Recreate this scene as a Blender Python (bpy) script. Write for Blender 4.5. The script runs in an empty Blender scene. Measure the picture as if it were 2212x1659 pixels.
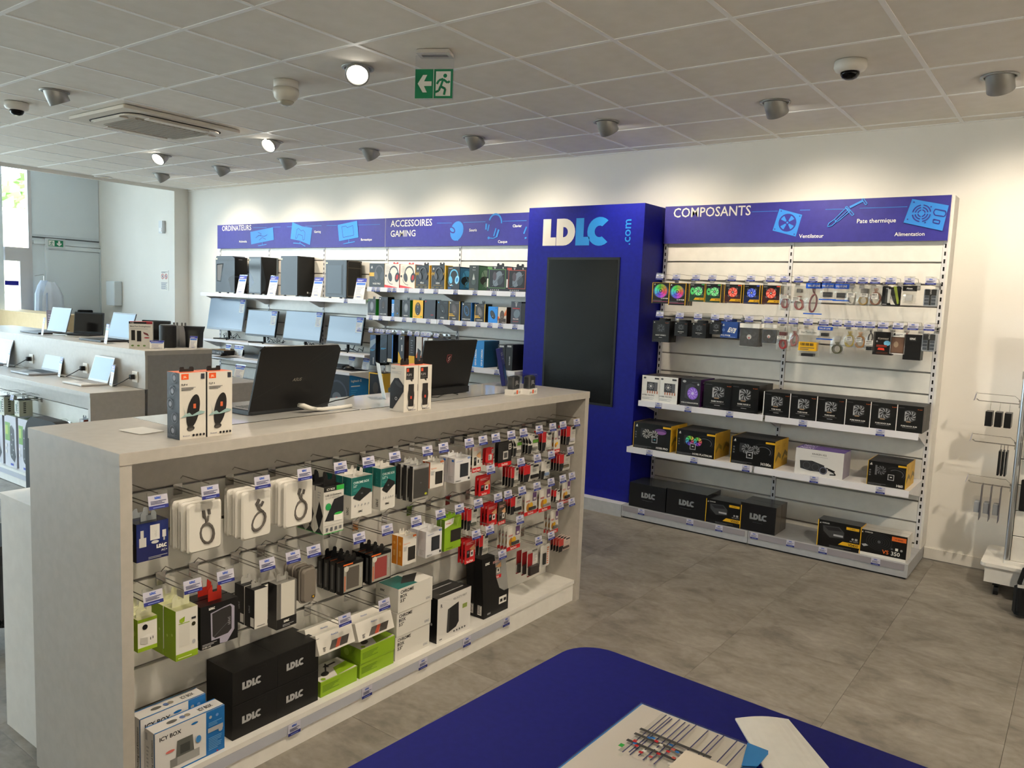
import bpy, math, random
from mathutils import Vector, Matrix
from mathutils.geometry import tessellate_polygon
PI = math.pi
rnd = random.Random(11)
sc = bpy.context.scene
COL = sc.collection

# ------------------------------------------------------------------ camera
FPX, YAW, PITCH, ROLL, EYE = 1696.4243, 0.635004, -0.105715, 0.040489, 1.672
_cy, _sy, _cp, _sp = math.cos(YAW), math.sin(YAW), math.cos(PITCH), math.sin(PITCH)
_r = Vector((_cy, _sy, 0)); _f = Vector((-_sy*_cp, _cy*_cp, _sp)); _u = _r.cross(_f)
_R = math.cos(ROLL)*_r + math.sin(ROLL)*_u
_U = -math.sin(ROLL)*_r + math.cos(ROLL)*_u
cd = bpy.data.cameras.new('camera'); cam = bpy.data.objects.new('camera', cd); COL.objects.link(cam)
cd.sensor_width = 36.0; cd.lens = FPX/2212*36.0; cd.clip_start = 0.05; cd.clip_end = 300
cam.matrix_world = Matrix(((_R.x, _U.x, -_f.x, 0), (_R.y, _U.y, -_f.y, 0), (_R.z, _U.z, -_f.z, EYE), (0, 0, 0, 1)))
sc.camera = cam

# ------------------------------------------------------------------ world (bright overcast day outside the shop front)
wd = bpy.data.worlds.new('overcast_sky'); sc.world = wd; wd.use_nodes = True
nt = wd.node_tree; nt.nodes.clear()
wo = nt.nodes.new('ShaderNodeOutputWorld'); wb = nt.nodes.new('ShaderNodeBackground')
sky = nt.nodes.new('ShaderNodeTexSky'); sky.sky_type = 'NISHITA'; sky.sun_disc = False
sky.sun_elevation = math.radians(50); sky.sun_rotation = math.radians(60); sky.air_density = 1.0; sky.dust_density = 4.0
wmix = nt.nodes.new('ShaderNodeMixRGB'); wmix.inputs[0].default_value = 0.75
wmix.inputs[2].default_value = (0.72, 0.87, 1.0, 1)
wsc = nt.nodes.new('ShaderNodeVectorMath'); wsc.operation = 'SCALE'; wsc.inputs['Scale'].default_value = 0.25
nt.links.new(sky.outputs[0], wsc.inputs[0]); nt.links.new(wsc.outputs[0], wmix.inputs[1])
nt.links.new(wmix.outputs[0], wb.inputs[0]); wb.inputs[1].default_value = 11.0
nt.links.new(wb.outputs[0], wo.inputs[0])

# ------------------------------------------------------------------ colour management and light paths
vs = sc.view_settings; vs.view_transform = 'Standard'; vs.look = 'None'; vs.gamma = 1.0; vs.use_curve_mapping = False
vs.exposure = 0.55
cy = sc.cycles; cy.max_bounces = 7; cy.diffuse_bounces = 4; cy.glossy_bounces = 3; cy.transmission_bounces = 4
cy.transparent_max_bounces = 12; cy.caustics_reflective = False; cy.caustics_refractive = False
cy.sample_clamp_indirect = 6.0; cy.use_denoising = True
SPOT_W = 126.0            # one ceiling spot, watts
SPOT_COL = (1.0, 0.86, 0.67)

# ------------------------------------------------------------------ picture measurements turned into room coordinates
def ray(px, py):
    return _R*((px-1106)/FPX) + _U*(-(py-829.5)/FPX) + _f
def W(px, py, Y):
    d = ray(px, py); t = Y/d.y; return Vector((d.x*t, Y, EYE+d.z*t))
def S(px, py, X):
    d = ray(px, py); t = X/d.x; return Vector((X, d.y*t, EYE+d.z*t))
def Fz(px, py, Z):
    d = ray(px, py); t = (Z-EYE)/d.z; return Vector((d.x*t, d.y*t, Z))

# ------------------------------------------------------------------ materials
_mats = {}
def lin(h):
    h = h.lstrip('#'); h = h if len(h) == 6 else ''.join(c*2 for c in h); o = []
    for i in (0, 2, 4):
        c = int(h[i:i+2], 16)/255.0
        o.append(c/12.92 if c <= .04045 else ((c+.055)/1.055)**2.4)
    return (o[0], o[1], o[2], 1.0)
def newmat(name):
    m = bpy.data.materials.new(name); m.use_nodes = True
    return m, m.node_tree, m.node_tree.nodes['Principled BSDF']
def M(h, rough=.45, metal=0.0, spec=.35):
    k = (h, rough, metal, spec)
    if k in _mats: return _mats[k]
    m, t, b = newmat('surface_'+h.lstrip('#'))
    b.inputs['Base Color'].default_value = lin(h); b.inputs['Roughness'].default_value = rough
    b.inputs['Metallic'].default_value = metal; b.inputs['Specular IOR Level'].default_value = spec
    _mats[k] = m; return m
def grain(name, h1, h2, scale, rough=.5, spec=.4, stretch=(1, 1, 1), bump=0.0, detail=6, coord='Object', lo=.35, hi=.65, bscale=None):
    m, t, b = newmat(name)
    tc = t.nodes.new('ShaderNodeTexCoord'); mp = t.nodes.new('ShaderNodeMapping'); mp.inputs['Scale'].default_value = stretch
    no = t.nodes.new('ShaderNodeTexNoise'); no.inputs['Scale'].default_value = scale; no.inputs['Detail'].default_value = detail
    cr = t.nodes.new('ShaderNodeValToRGB'); cr.color_ramp.elements[0].position = lo; cr.color_ramp.elements[1].position = hi
    cr.color_ramp.elements[0].color = lin(h1); cr.color_ramp.elements[1].color = lin(h2)
    t.links.new(tc.outputs[coord], mp.inputs[0]); t.links.new(mp.outputs[0], no.inputs['Vector'])
    t.links.new(no.outputs[0], cr.inputs[0]); t.links.new(cr.outputs[0], b.inputs['Base Color'])
    b.inputs['Roughness'].default_value = rough; b.inputs['Specular IOR Level'].default_value = spec
    if bump:
        n2 = t.nodes.new('ShaderNodeTexNoise'); n2.inputs['Scale'].default_value = bscale or scale*6; n2.inputs['Detail'].default_value = 3
        bp = t.nodes.new('ShaderNodeBump'); bp.inputs['Strength'].default_value = bump; bp.inputs['Distance'].default_value = .01
        t.links.new(mp.outputs[0], n2.inputs['Vector']); t.links.new(n2.outputs[0], bp.inputs['Height']); t.links.new(bp.outputs[0], b.inputs['Normal'])
    return m
def clearmat(name, tint=(1, 1, 1), gloss=.1, rough=.05, haze=0.0, hazecol=(1, 1, 1)):
    m = bpy.data.materials.new(name); m.use_nodes = True; t = m.node_tree; t.nodes.clear()
    o = t.nodes.new('ShaderNodeOutputMaterial'); tr = t.nodes.new('ShaderNodeBsdfTransparent'); gl = t.nodes.new('ShaderNodeBsdfGlossy')
    tr.inputs[0].default_value = (*tint, 1); gl.inputs['Roughness'].default_value = rough
    mx = t.nodes.new('ShaderNodeMixShader'); mx.inputs[0].default_value = gloss
    t.links.new(tr.outputs[0], mx.inputs[1]); t.links.new(gl.outputs[0], mx.inputs[2]); last = mx
    if haze:
        df = t.nodes.new('ShaderNodeBsdfDiffuse'); df.inputs[0].default_value = (*hazecol, 1)
        m2 = t.nodes.new('ShaderNodeMixShader'); m2.inputs[0].default_value = haze
        t.links.new(mx.outputs[0], m2.inputs[1]); t.links.new(df.outputs[0], m2.inputs[2]); last = m2
    t.links.new(last.outputs[0], o.inputs[0]); return m
def emit(name, col, s):
    m = bpy.data.materials.new(name); m.use_nodes = True; t = m.node_tree; t.nodes.clear()
    o = t.nodes.new('ShaderNodeOutputMaterial'); e = t.nodes.new('ShaderNodeEmission'); e.inputs[0].default_value = (*col, 1); e.inputs[1].default_value = s
    t.links.new(e.outputs[0], o.inputs[0]); return m

WALL = grain('painted_wall', '#e6e3dc', '#ece9e3', 1.3, .75, .2, bump=.03, bscale=180)
CEIL = grain('mineral_ceiling_tile', '#e9e4db', '#eee9e1', 9, .9, .1, bump=.08, bscale=260)
TBAR = M('#fbfaf8', .5)
LAM = grain('grey_laminate', '#aba69e', '#b1aca4', 30, .42, .4)
LAMD = grain('dark_grey_laminate', '#8b8986', '#918f8c', 30, .45, .4)
LAMW = grain('white_laminate', '#dedbd4', '#e4e1da', 20, .35, .45)
SLAT = grain('slatwall_white', '#dbd8d0', '#e2dfd7', 14, .3, .5)
METW = grain('powder_coated_steel', '#cfced0', '#d6d5d6', 25, .4, .5)
METG = grain('grey_powder_steel', '#a3a5a9', '#abadb0', 25, .4, .5)
ALU = M('#c9ccd0', .28, 1.0)
CHROME = M('#d6d6d6', .16, 1.0)
WIRE = M('#a9a7a2', .25, 1.0)
BLUE = grain('deep_blue_panel', '#0a0f78', '#0c1280', 30, .5, .22)
BLUEH = grain('header_blue_print', '#28257f', '#2c2985', 20, .5, .4)
TABLEB = grain('matt_blue_table', '#0d1266', '#10156c', 60, .65, .18)
BLK = M('#0b0b0c', .4); BLKM = M('#131314', .65); SCR = M('#030304', .12, 0, .22)
WHT = M('#e8e6e1', .5); PAPER = grain('paper_white', '#eeebe4', '#f2efe8', 40, .8, .2)
CLEAR = clearmat('clear_plastic', (.97, .97, .97), .06, .08)
CLEARB = clearmat('clear_bag_film', (.96, .96, .95), .055, .15, .035)
ACRYL = clearmat('clear_acrylic', (.96, .97, .98), .12, .03)
GLASS = clearmat('window_glass', (.95, .98, .97), .07, .0)
FROST = clearmat('milky_film', (.96, .97, 1), .10, .2, .42, (.92, .95, 1))
SKYB = M('#2b86d8', .5); LBLUE = M('#1677c0', .5); ORG = M('#e0571c', .5); YEL = M('#e9b81c', .5)

# ------------------------------------------------------------------ mesh builder
_tx = {}
def textmesh(s, bold):
    k = (s, bold)
    if k in _tx: return _tx[k]
    cu = bpy.data.curves.new('lettering', 'FONT'); cu.body = s; cu.resolution_u = 2; cu.offset = {0: 0, 1: .008, 2: .02}[bold]
    ob = bpy.data.objects.new('lettering', cu); me = ob.to_mesh()
    vs_ = [(v.co.x, v.co.y) for v in me.vertices]; fs = [tuple(p.vertices) for p in me.polygons]
    ob.to_mesh_clear(); bpy.data.objects.remove(ob); bpy.data.curves.remove(cu)
    if vs_:
        x0 = min(v[0] for v in vs_); x1 = max(v[0] for v in vs_)
        vs_ = [(x-x0, y) for x, y in vs_]; w = x1-x0
    else: w = .1
    _tx[k] = (vs_, fs, w); return _tx[k]

class MB:
    def __init__(s): s.v = []; s.f = []; s.m = []; s.mats = []
    def mi(s, m):
        if m not in s.mats: s.mats.append(m)
        return s.mats.index(m)
    def face(s, pts, m):
        i = len(s.v); s.v += [tuple(p) for p in pts]; s.f.append(tuple(range(i, i+len(pts)))); s.m.append(s.mi(m)); return s
    def add(s, vs_, fs, m):
        i = len(s.v); s.v += [tuple(p) for p in vs_]; k = s.mi(m)
        for f in fs: s.f.append(tuple(a+i for a in f)); s.m.append(k)
        return s
    def box(s, x0, y0, z0, x1, y1, z1, m, **fm):
        i = len(s.v)
        s.v += [(x0, y0, z0), (x1, y0, z0), (x1, y1, z0), (x0, y1, z0), (x0, y0, z1), (x1, y0, z1), (x1, y1, z1), (x0, y1, z1)]
        for n, f in (('bot', (0, 3, 2, 1)), ('top', (4, 5, 6, 7)), ('front', (0, 1, 5, 4)), ('right', (1, 2, 6, 5)), ('back', (2, 3, 7, 6)), ('left', (3, 0, 4, 7))):
            s.f.append(tuple(a+i for a in f)); s.m.append(s.mi(fm.get(n, m)))
        return s
    def bbox(s, x0, y0, z0, x1, y1, z1, m, b=.004):
        # box with chamfered vertical and top edges
        P = [(x0+b, y0), (x1-b, y0), (x1, y0+b), (x1, y1-b), (x1-b, y1), (x0+b, y1), (x0, y1-b), (x0, y0+b)]
        Q = [(x0+2*b, y0+b), (x1-2*b, y0+b), (x1-b, y0+2*b), (x1-b, y1-2*b), (x1-2*b, y1-b), (x0+2*b, y1-b), (x0+b, y1-2*b), (x0+b, y0+2*b)]
        vs_ = [(x, y, z0) for x, y in P]+[(x, y, z1-b) for x, y in P]+[(x, y, z1) for x, y in Q]
        fs = [tuple(reversed(range(8))), tuple(range(16, 24))]
        for r in (0, 8):
            for k in range(8): fs.append((r+k, r+(k+1) % 8, r+8+(k+1) % 8, r+8+k))
        return s.add(vs_, fs, m)
    def prism(s, poly, y0, y1, m, plane='xz', mside=None):
        # poly in the plane, extruded along the third axis
        def P(a, b, c):
            return {'xz': (a, c, b), 'xy': (a, b, c), 'yz': (c, a, b)}[plane]
        n = len(poly); fs = [tuple(range(n)), tuple(reversed(range(n, 2*n)))]
        s.add([P(a, b, y0) for a, b in poly]+[P(a, b, y1) for a, b in poly], fs, m)
        s.add([P(a, b, y0) for a, b in poly]+[P(a, b, y1) for a, b in poly], [(k, n+k, n+(k+1) % n, (k+1) % n) for k in range(n)], mside or m)
        return s
    def tube(s, path, r, m, n=6, closed=False):
        path = [Vector(p) for p in path]; L = len(path); vs_ = []; up0 = None
        for i, p in enumerate(path):
            a = path[(i-1) % L] if (closed or i) else p; b = path[(i+1) % L] if (closed or i < L-1) else p
            d = (b-a).normalized() if (b-a).length > 1e-9 else Vector((0, 0, 1))
            up = up0 if up0 is not None else (Vector((0, 0, 1)) if abs(d.z) < .9 else Vector((1, 0, 0)))
            sx = d.cross(up); sx = sx.normalized() if sx.length > 1e-6 else d.orthogonal().normalized(); sy_ = sx.cross(d).normalized(); up0 = sy_
            for k in range(n):
                t = 2*PI*k/n; vs_.append(p+sx*(r*math.cos(t))+sy_*(r*math.sin(t)))
        fs = []
        for i in range(L if closed else L-1):
            for k in range(n):
                a = i*n+k; b = i*n+(k+1) % n; c = ((i+1) % L)*n+(k+1) % n; e = ((i+1) % L)*n+k; fs.append((a, b, c, e))
        if not closed: fs += [tuple(reversed(range(n))), tuple(range((L-1)*n, L*n))]
        return s.add(vs_, fs, m)
    def lathe(s, prof, m, n=20, c=(0, 0, 0), ax='z', cap=True):
        vs_ = []
        for r, h in prof:
            for k in range(n):
                t = 2*PI*k/n; a, b = r*math.cos(t), r*math.sin(t)
                vs_.append({'z': (c[0]+a, c[1]+b, c[2]+h), 'y': (c[0]+a, c[1]+h, c[2]+b), 'x': (c[0]+h, c[1]+a, c[2]+b)}[ax])
        fs = []
        for i in range(len(prof)-1):
            for k in range(n): fs.append((i*n+k, i*n+(k+1) % n, (i+1)*n+(k+1) % n, (i+1)*n+k))
        if cap: fs += [tuple(reversed(range(n))), tuple(range((len(prof)-1)*n, len(prof)*n))]
        return s.add(vs_, fs, m)
    def build(s, name, parent=None, loc=None, rz=None, smooth=False):
        return link(s.mesh(name, smooth), name, parent, loc, rz)
    def mesh(s, name, smooth=False):
        me = bpy.data.meshes.new(name); me.from_pydata(s.v, [], s.f)
        for m in s.mats: me.materials.append(m)
        me.polygons.foreach_set('material_index', s.m)
        if smooth: me.polygons.foreach_set('use_smooth', [True]*len(s.f))
        me.update(); return me
def link(me, name, parent=None, loc=None, rz=None):
    o = bpy.data.objects.new(name, me); COL.objects.link(o)
    if parent is not None: o.parent = parent
    if loc is not None: o.location = loc
    if rz is not None: o.rotation_euler = (0, 0, rz) if not isinstance(rz, (tuple, list)) else rz
    return o
def tag(o, label=None, cat=None, group=None, kind=None):
    if label: o['label'] = label
    if cat: o['category'] = cat
    if group: o['group'] = group
    if kind: o['kind'] = kind
    return o
def thing(name, label, cat, loc=(0, 0, 0), rz=0, group=None):
    o = bpy.data.objects.new(name, None); COL.objects.link(o); o.location = loc; o.empty_display_size = .05
    o.rotation_euler = (0, 0, rz) if not isinstance(rz, (tuple, list)) else rz
    return tag(o, label, cat, group)

# printed artwork on one plane: u to the right, v up, fractions of the printed area
class Art:
    def __init__(s, mb, o, ux, uz, w, h, eps=.00025):
        s.mb = mb; s.o = Vector(o); s.ux = Vector(ux); s.uz = Vector(uz); s.n = s.ux.cross(s.uz); s.w = w; s.h = h; s.l = 1; s.ep = eps; s.q = min(w, h)
    def P(s, a, b): return s.o+s.ux*a+s.uz*b+s.n*(s.ep*s.l)
    def pm(s, pts, m, up=True):
        if up: s.l += 1
        s.mb.face([s.P(a, b) for a, b in pts], m); return s
    def r(s, u0, v0, u1, v1, m): return s.pm([(u0*s.w, v0*s.h), (u1*s.w, v0*s.h), (u1*s.w, v1*s.h), (u0*s.w, v1*s.h)], m)
    def poly(s, pts, m):
        s.l += 1; P2 = [Vector((u*s.w, v*s.h, 0)) for u, v in pts]
        s.mb.add([s.P(p.x, p.y) for p in P2], [tuple(t) for t in tessellate_polygon([P2])], m); return s
    def e(s, cu, cv, ru, rv, m, rot=0, n=20, a0=0, a1=2*PI):
        # ellipse, radii in fractions of the smaller side
        k = s.q; c, d = math.cos(rot), math.sin(rot); pts = []
        full = abs(a1-a0-2*PI) < 1e-6
        for i in range(n if full else n+1):
            t = a0+(a1-a0)*i/n; x, y = ru*k*math.cos(t), rv*k*math.sin(t); pts.append((cu*s.w+x*c-y*d, cv*s.h+x*d+y*c))
        if not full: pts.append((cu*s.w, cv*s.h))
        return s.pm(pts, m)
    def c(s, cu, cv, r, m, n=20): return s.e(cu, cv, r, r, m, 0, n)
    def ring(s, cu, cv, r0, r1, m, a0=0, a1=2*PI, n=24, sx=1.0, rot=0):
        s.l += 1; vs_ = []; k = s.q; cc, dd = math.cos(rot), math.sin(rot)
        for i in range(n+1):
            t = a0+(a1-a0)*i/n
            for r in (r0, r1):
                x, y = r*k*math.cos(t)*sx, r*k*math.sin(t); vs_.append(s.P(cu*s.w+x*cc-y*dd, cv*s.h+x*dd+y*cc))
        s.mb.add(vs_, [(2*i, 2*i+1, 2*i+3, 2*i+2) for i in range(n)], m); return s
    def line(s, pts, wd_, m):
        s.l += 1; P2 = [Vector((u*s.w, v*s.h)) for u, v in pts]; hw = wd_*s.q/2
        for a, b in zip(P2, P2[1:]):
            d = (b-a).normalized(); nn = Vector((-d.y, d.x))*hw; s.pm([(a-nn)[:], (b-nn)[:], (b+nn)[:], (a+nn)[:]], m, False)
        return s
    def t(s, txt, u, v, h, m, b=1, al='l', w=None, rot=0, shear=0):
        # cap height h (fraction of the height), optional maximal width w (fraction of the width)
        vs_, fs, tw = textmesh(txt, b); k = h*s.h/.70; kx = k
        if w and tw*k > w*(s.h if rot else s.w): kx = w*(s.h if rot else s.w)/tw
        off = {'l': 0, 'c': -.5, 'r': -1}[al]*tw*kx; s.l += 1; c, d = math.cos(rot), math.sin(rot); out = []
        for x, y in vs_:
            X = x*kx+off+shear*y*k; Y = y*k; out.append(s.P(u*s.w+X*c-Y*d, v*s.h+X*d+Y*c))
        s.mb.add(out, fs, m); return s
    def bars(s, u0, v0, u1, v1, n, m, fill=.45):
        s.l += 1; dv = (v1-v0)/n; rr = random.Random(int(u0*977+v0*331+n))
        for i in range(n):
            a = v0+i*dv; e_ = u0+(u1-u0)*(rr.uniform(.6, 1) if i != n-1 else 1)
            s.pm([(u0*s.w, a*s.h), (e_*s.w, a*s.h), (e_*s.w, (a+dv*fill)*s.h), (u0*s.w, (a+dv*fill)*s.h)], m, False)
        return s
    def fan(s, cu, cv, r, mb_, mh, n=9, bg=None, sw=.9):
        if bg: s.c(cu, cv, r, bg)
        s.l += 1; k = s.q*r; X, Y = cu*s.w, cv*s.h
        for i in range(n):
            t = 2*PI*i/n
            w_ = 2*PI/n*.62*sw; pts = [(.28, 0), (.55, .10), (.78, .24), (.97, .42), (.97, .42+w_), (.78, .24+w_), (.55, .10+w_), (.28, w_*.9)]
            s.pm([(X+k*p*math.cos(t+q), Y+k*p*math.sin(t+q)) for p, q in pts], mb_, False)
        s.c(cu, cv, r*.28, mh, 14); return s
    def pie(s, cu, cv, r, cols):
        s.l += 1; n = len(cols); k = s.q*r; X, Y = cu*s.w, cv*s.h
        for i, m in enumerate(cols):
            a = 2*PI*i/n; b = 2*PI*(i+1)/n; mid = (a+b)/2
            s.pm([(X, Y)]+[(X+k*math.cos(t), Y+k*math.sin(t)) for t in (a, mid, b)], m, False)
        return s
    def logo(s, u, v, h, m, m2=None, al='l'):
        # the four heavy block letters of the shop
        H_ = h*s.h; x0 = u*s.w-({'l': 0, 'c': .5, 'r': 1}[al])*2.92*H_; y0 = v*s.h; s.l += 1
        def tri(loops, mm):
            L3 = [[Vector((a, b, 0)) for a, b in lp] for lp in loops]; flat = [p for lp in L3 for p in lp]
            s.mb.add([s.P(x0+p.x*H_, y0+p.y*H_) for p in flat], [tuple(t) for t in tessellate_polygon(L3)], mm)
        tri([[(0, 0), (.6, 0), (.6, .31), (.36, .31), (.36, 1), (0, 1)]], m)
        arc = lambda cx, cy_, r, a, b, n: [(cx+r*math.cos(math.radians(a+(b-a)*i/n)), cy_+r*math.sin(math.radians(a+(b-a)*i/n))) for i in range(n+1)]
        tri([[(.62, 0)]+arc(.95, .5, .5, -90, 90, 12)+[(.62, 1)], [(.92, .69)]+arc(.94, .5, .19, 90, -90, 8)+[(.92, .31)]], m)
        m2 = m2 or m
        tri([[(1.48, 0), (2.08, 0), (2.08, .31), (1.82, .31), (1.82, 1), (1.48, 1)]], m2)
        tri([arc(2.5, .5, .52, 48, 312, 18)+arc(2.5, .5, .21, 300, 60, 10)], m2)
        return s

def F_(mb, x0, y, z0, x1, z1, eps=.00025):      # artwork on a face looking to -y
    return Art(mb, (x0, y, z0), (1, 0, 0), (0, 0, 1), x1-x0, z1-z0, eps)
def R_(mb, x, y0, z0, y1, z1, eps=.00025):      # artwork on a face looking to +x
    return Art(mb, (x, y0, z0), (0, 1, 0), (0, 0, 1), y1-y0, z1-z0, eps)
def T_(mb, x0, y0, z, x1, y1, eps=.00025):      # artwork on a face looking up
    return Art(mb, (x0, y0, z), (1, 0, 0), (0, 1, 0), x1-x0, y1-y0, eps)
def Lf_(mb, x, y1, z0, y0, z1, eps=.00025):     # artwork on a face looking to -x (u runs from +y to -y)
    return Art(mb, (x, y1, z0), (0, -1, 0), (0, 0, 1), y1-y0, z1-z0, eps)
# ================================================================== THE ROOM
ZC = 2.964; YB = 6.06; XE = -10.04; XF = -12.1; YP = 5.88
def struct(name, mb, label, parent=None):
    o = mb.build(name, parent)
    if parent is None: tag(o, label, None, None, 'structure')
    return o
# floor: vinyl stone-look tiles laid in staggered columns
def floormat():
    m, t, b = newmat('stone_look_vinyl')
    tc = t.nodes.new('ShaderNodeTexCoord'); oi = t.nodes.new('ShaderNodeObjectInfo')
    ge = t.nodes.new('ShaderNodeNewGeometry')
    mp = t.nodes.new('ShaderNodeMapping'); mp.inputs['Scale'].default_value = (1.0, 1.35, 1)
    mul = t.nodes.new('ShaderNodeVectorMath'); mul.operation = 'MULTIPLY_ADD'; mul.inputs[1].default_value = (7, 7, 7)
    cmb = t.nodes.new('ShaderNodeCombineXYZ')
    for i in range(3): t.links.new(oi.outputs['Random'], cmb.inputs[i])
    t.links.new(cmb.outputs[0], mul.inputs[0]); t.links.new(ge.outputs['Position'], mul.inputs[2]); t.links.new(mul.outputs[0], mp.inputs[0])
    n1 = t.nodes.new('ShaderNodeTexNoise'); n1.inputs['Scale'].default_value = 4.6; n1.inputs['Detail'].default_value = 9; n1.inputs['Roughness'].default_value = .62; n1.inputs['Distortion'].default_value = .5
    n2 = t.nodes.new('ShaderNodeTexNoise'); n2.inputs['Scale'].default_value = 26; n2.inputs['Detail'].default_value = 5
    t.links.new(mp.outputs[0], n1.inputs['Vector']); t.links.new(mp.outputs[0], n2.inputs['Vector'])
    cr = t.nodes.new('ShaderNodeValToRGB'); E = cr.color_ramp.elements
    E[0].position = .30; E[0].color = lin('#69645d'); E[1].position = .70; E[1].color = lin('#969088')
    e3 = E.new(.48); e3.color = lin('#847e75')
    t.links.new(n1.outputs[0], cr.inputs[0])
    mx = t.nodes.new('ShaderNodeMixRGB'); mx.blend_type = 'OVERLAY'; mx.inputs[0].default_value = .28
    t.links.new(cr.outputs[0], mx.inputs[1]); t.links.new(n2.outputs[0], mx.inputs[2])
    t.links.new(mx.outputs[0], b.inputs['Base Color']); b.inputs['Roughness'].default_value = .48; b.inputs['Specular IOR Level'].default_value = .35
    bp = t.nodes.new('ShaderNodeBump'); bp.inputs['Strength'].default_value = .08; bp.inputs['Distance'].default_value = .005
    t.links.new(n2.outputs[0], bp.inputs['Height']); t.links.new(bp.outputs[0], b.inputs['Normal'])
    return m
FLOOR = floormat()
fl = struct('floor', MB().box(XF-.1, -5, -.12, 4, YB+.1, -.004, FLOOR), 'grey brown stone look vinyl floor of the shop')
tw = .61; g = .0006
tme = MB().bbox(g, g, -.006, tw-g, tw-g, 0, FLOOR, .0006).mesh('floor_tile')
ntile = 0
for i in range(-9, 6):
    x = -1.355+tw*i
    for j in range(-8, 12):
        y = 4.18+tw*(j-9)+(0 if i % 2 else tw/2)
        if y+tw > YB or x > .6 or y < -.5: continue
        link(tme, 'floor_tile', fl, (x, y, 0)); ntile += 1
# ceiling of square tiles in a T-bar grid
ce = struct('ceiling', MB().box(XE, -5, ZC+.03, 4, YB, ZC+.12, CEIL), 'suspended ceiling of square mineral tiles in a white grid')
cme = MB().bbox(.011, .011, 0, .589, .589, .016, CEIL, .001).mesh('ceiling_tile')
hme = MB().bbox(.011, .011, 0, .589, .155, .016, CEIL, .001).mesh('ceiling_tile')
cx0, cy0 = -1.4404, 3.4945
gx = [cx0+.6*k for k in range(-14, 5)]; gy = [cy0+.6*k for k in range(-7, 5)]
for x in gx[:-1]:
    for y in gy:
        link(hme if y > 5.8 else cme, 'ceiling_tile', ce, (x, y, ZC+.003))
link(MB().box(XE, -5, ZC+.003, 4, gy[0]-.012, ZC+.02, CEIL).box(gx[-1]+.012, gy[0], ZC+.003, 4, YB, ZC+.02, CEIL).mesh('ceiling_panel'), 'ceiling_panel', ce)
mb = MB()
for x in gx: mb.box(x-.012, gy[0], ZC, x+.012, YB, ZC+.004, TBAR)
for y in gy: mb.box(gx[0], y-.012, ZC-.0004, gx[-1], y+.012, ZC+.0036, TBAR)
mb.box(XE, YB-.02, ZC-.001, 4, YB, ZC+.004, TBAR)
mb.build('ceiling_grid', ce)
# walls
struct('wall_back', MB().box(XE-.2, YB, 0, 4, YB+.12, ZC+.12, WALL), 'long painted wall behind the wall displays')
struct('wall_return', MB().box(XE-.12, 5.872, 0, XE, YB-.001, 3.6, WALL), 'short white return at the corner of the long wall')
struct('wall_entrance', MB().box(XF, 5.86, 0, XE-.001, 5.98, 3.6, WALL), 'white wall of the entrance recess')
struct('wall_right', MB().box(4, -5, 0, 4.12, YB, ZC+.1, WALL), 'plain wall at the far right of the shop')
struct('wall_front', MB().box(XF, -5.12, 0, 4.12, -5, 3.6, WALL), 'plain wall behind the photographer')
struct('ceiling_entrance', MB().box(XF-.1, -5, 3.5, XE-.002, 5.86, 3.6, WALL), 'higher plain ceiling over the entrance')
struct('trim_1', MB().box(XE-.03, -5, ZC-.02, XE-.001, 5.86, 3.5, WALL), 'white edge where the suspended ceiling ends')
bb = MB().box(-.82, YB-.014, 0, 4, YB-.0005, .075, LAMW)
struct('baseboard_back', bb, 'low white skirting board along the long wall')
# shop front
FR = M('#c4c2c4', .4); FRD = M('#8f9498', .4)
struct('wall_facade', MB().box(XF-.12, 4.925, 0, XF, 5.86, 3.5, M('#dde5ea', .6)).box(XF, 4.93, 2.285, XF+.012, 5.855, 2.30, M('#4c5154', .6)).box(XF, 4.93, 2.33, XF+.01, 5.855, 3.5, M('#dde5ea', .6)),
       'pale solid panel of the shop front beside the window')
ys = [4.925, 4.58]+[4.58-1.15*k for k in range(1, 8)]+[-5]
struct('wall_facade_panel', MB().box(XF-.12, 3.44, 0, XF, 4.57, 3.5, M('#dde5ea', .6)), 'pale solid panel of the shop front out to the left')  # added out of view, keeps daylight off the entrance wall
for k in range(len(ys)-1):
    a, b_ = ys[k+1], ys[k]
    if k == 1: continue
    w = tag(bpy.data.objects.new('window_%d' % (k+1), None), 'tall shop window pane in a grey metal frame', None, None, 'structure'); COL.objects.link(w)
    f = MB().box(XF-.06, b_-.045, 0, XF+.02, b_, 3.5, FR).box(XF-.06, a, 2.03, XF+.02, b_-.045, 2.13, FR).box(XF-.06, a, 0, XF+.02, b_-.045, .12, FR).box(XF-.06, a, 3.38, XF+.02, b_-.045, 3.5, FR)
    f.build('window_frame', w)
    MB().box(XF-.025, a, 2.13, XF-.018, b_-.045, 3.38, GLASS).build('pane', w)
    MB().box(XF-.025, a, .12, XF-.018, b_-.045, 2.03, GLASS).build('pane', w)
    if k == 0:
        MB().box(XF-.05, b_-.165, .12, XF+.03, b_-.045, 2.03, FR).box(XF-.05, a, 1.94, XF+.03, b_-.165, 2.03, FR).build('door_leaf_frame', w)
        p = MB(); A = R_(p, XF-.016, a, .12, b_-.165, 1.94)
        A.r(0, .815, .97, .85, M('#0a0a86', .4)); A.r(0, .60, .30, .615, M('#0a0a86', .4)); A.r(.24, .52, .30, .61, M('#0a0a86', .4)); A.r(.24, .45, .31, .50, M('#1668c8', .4))
        A.t('SERVICES', .05, .93, .035, M('#f4f6ff', .4), 1, w=.88)
        p.build('window_lettering', w)
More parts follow.
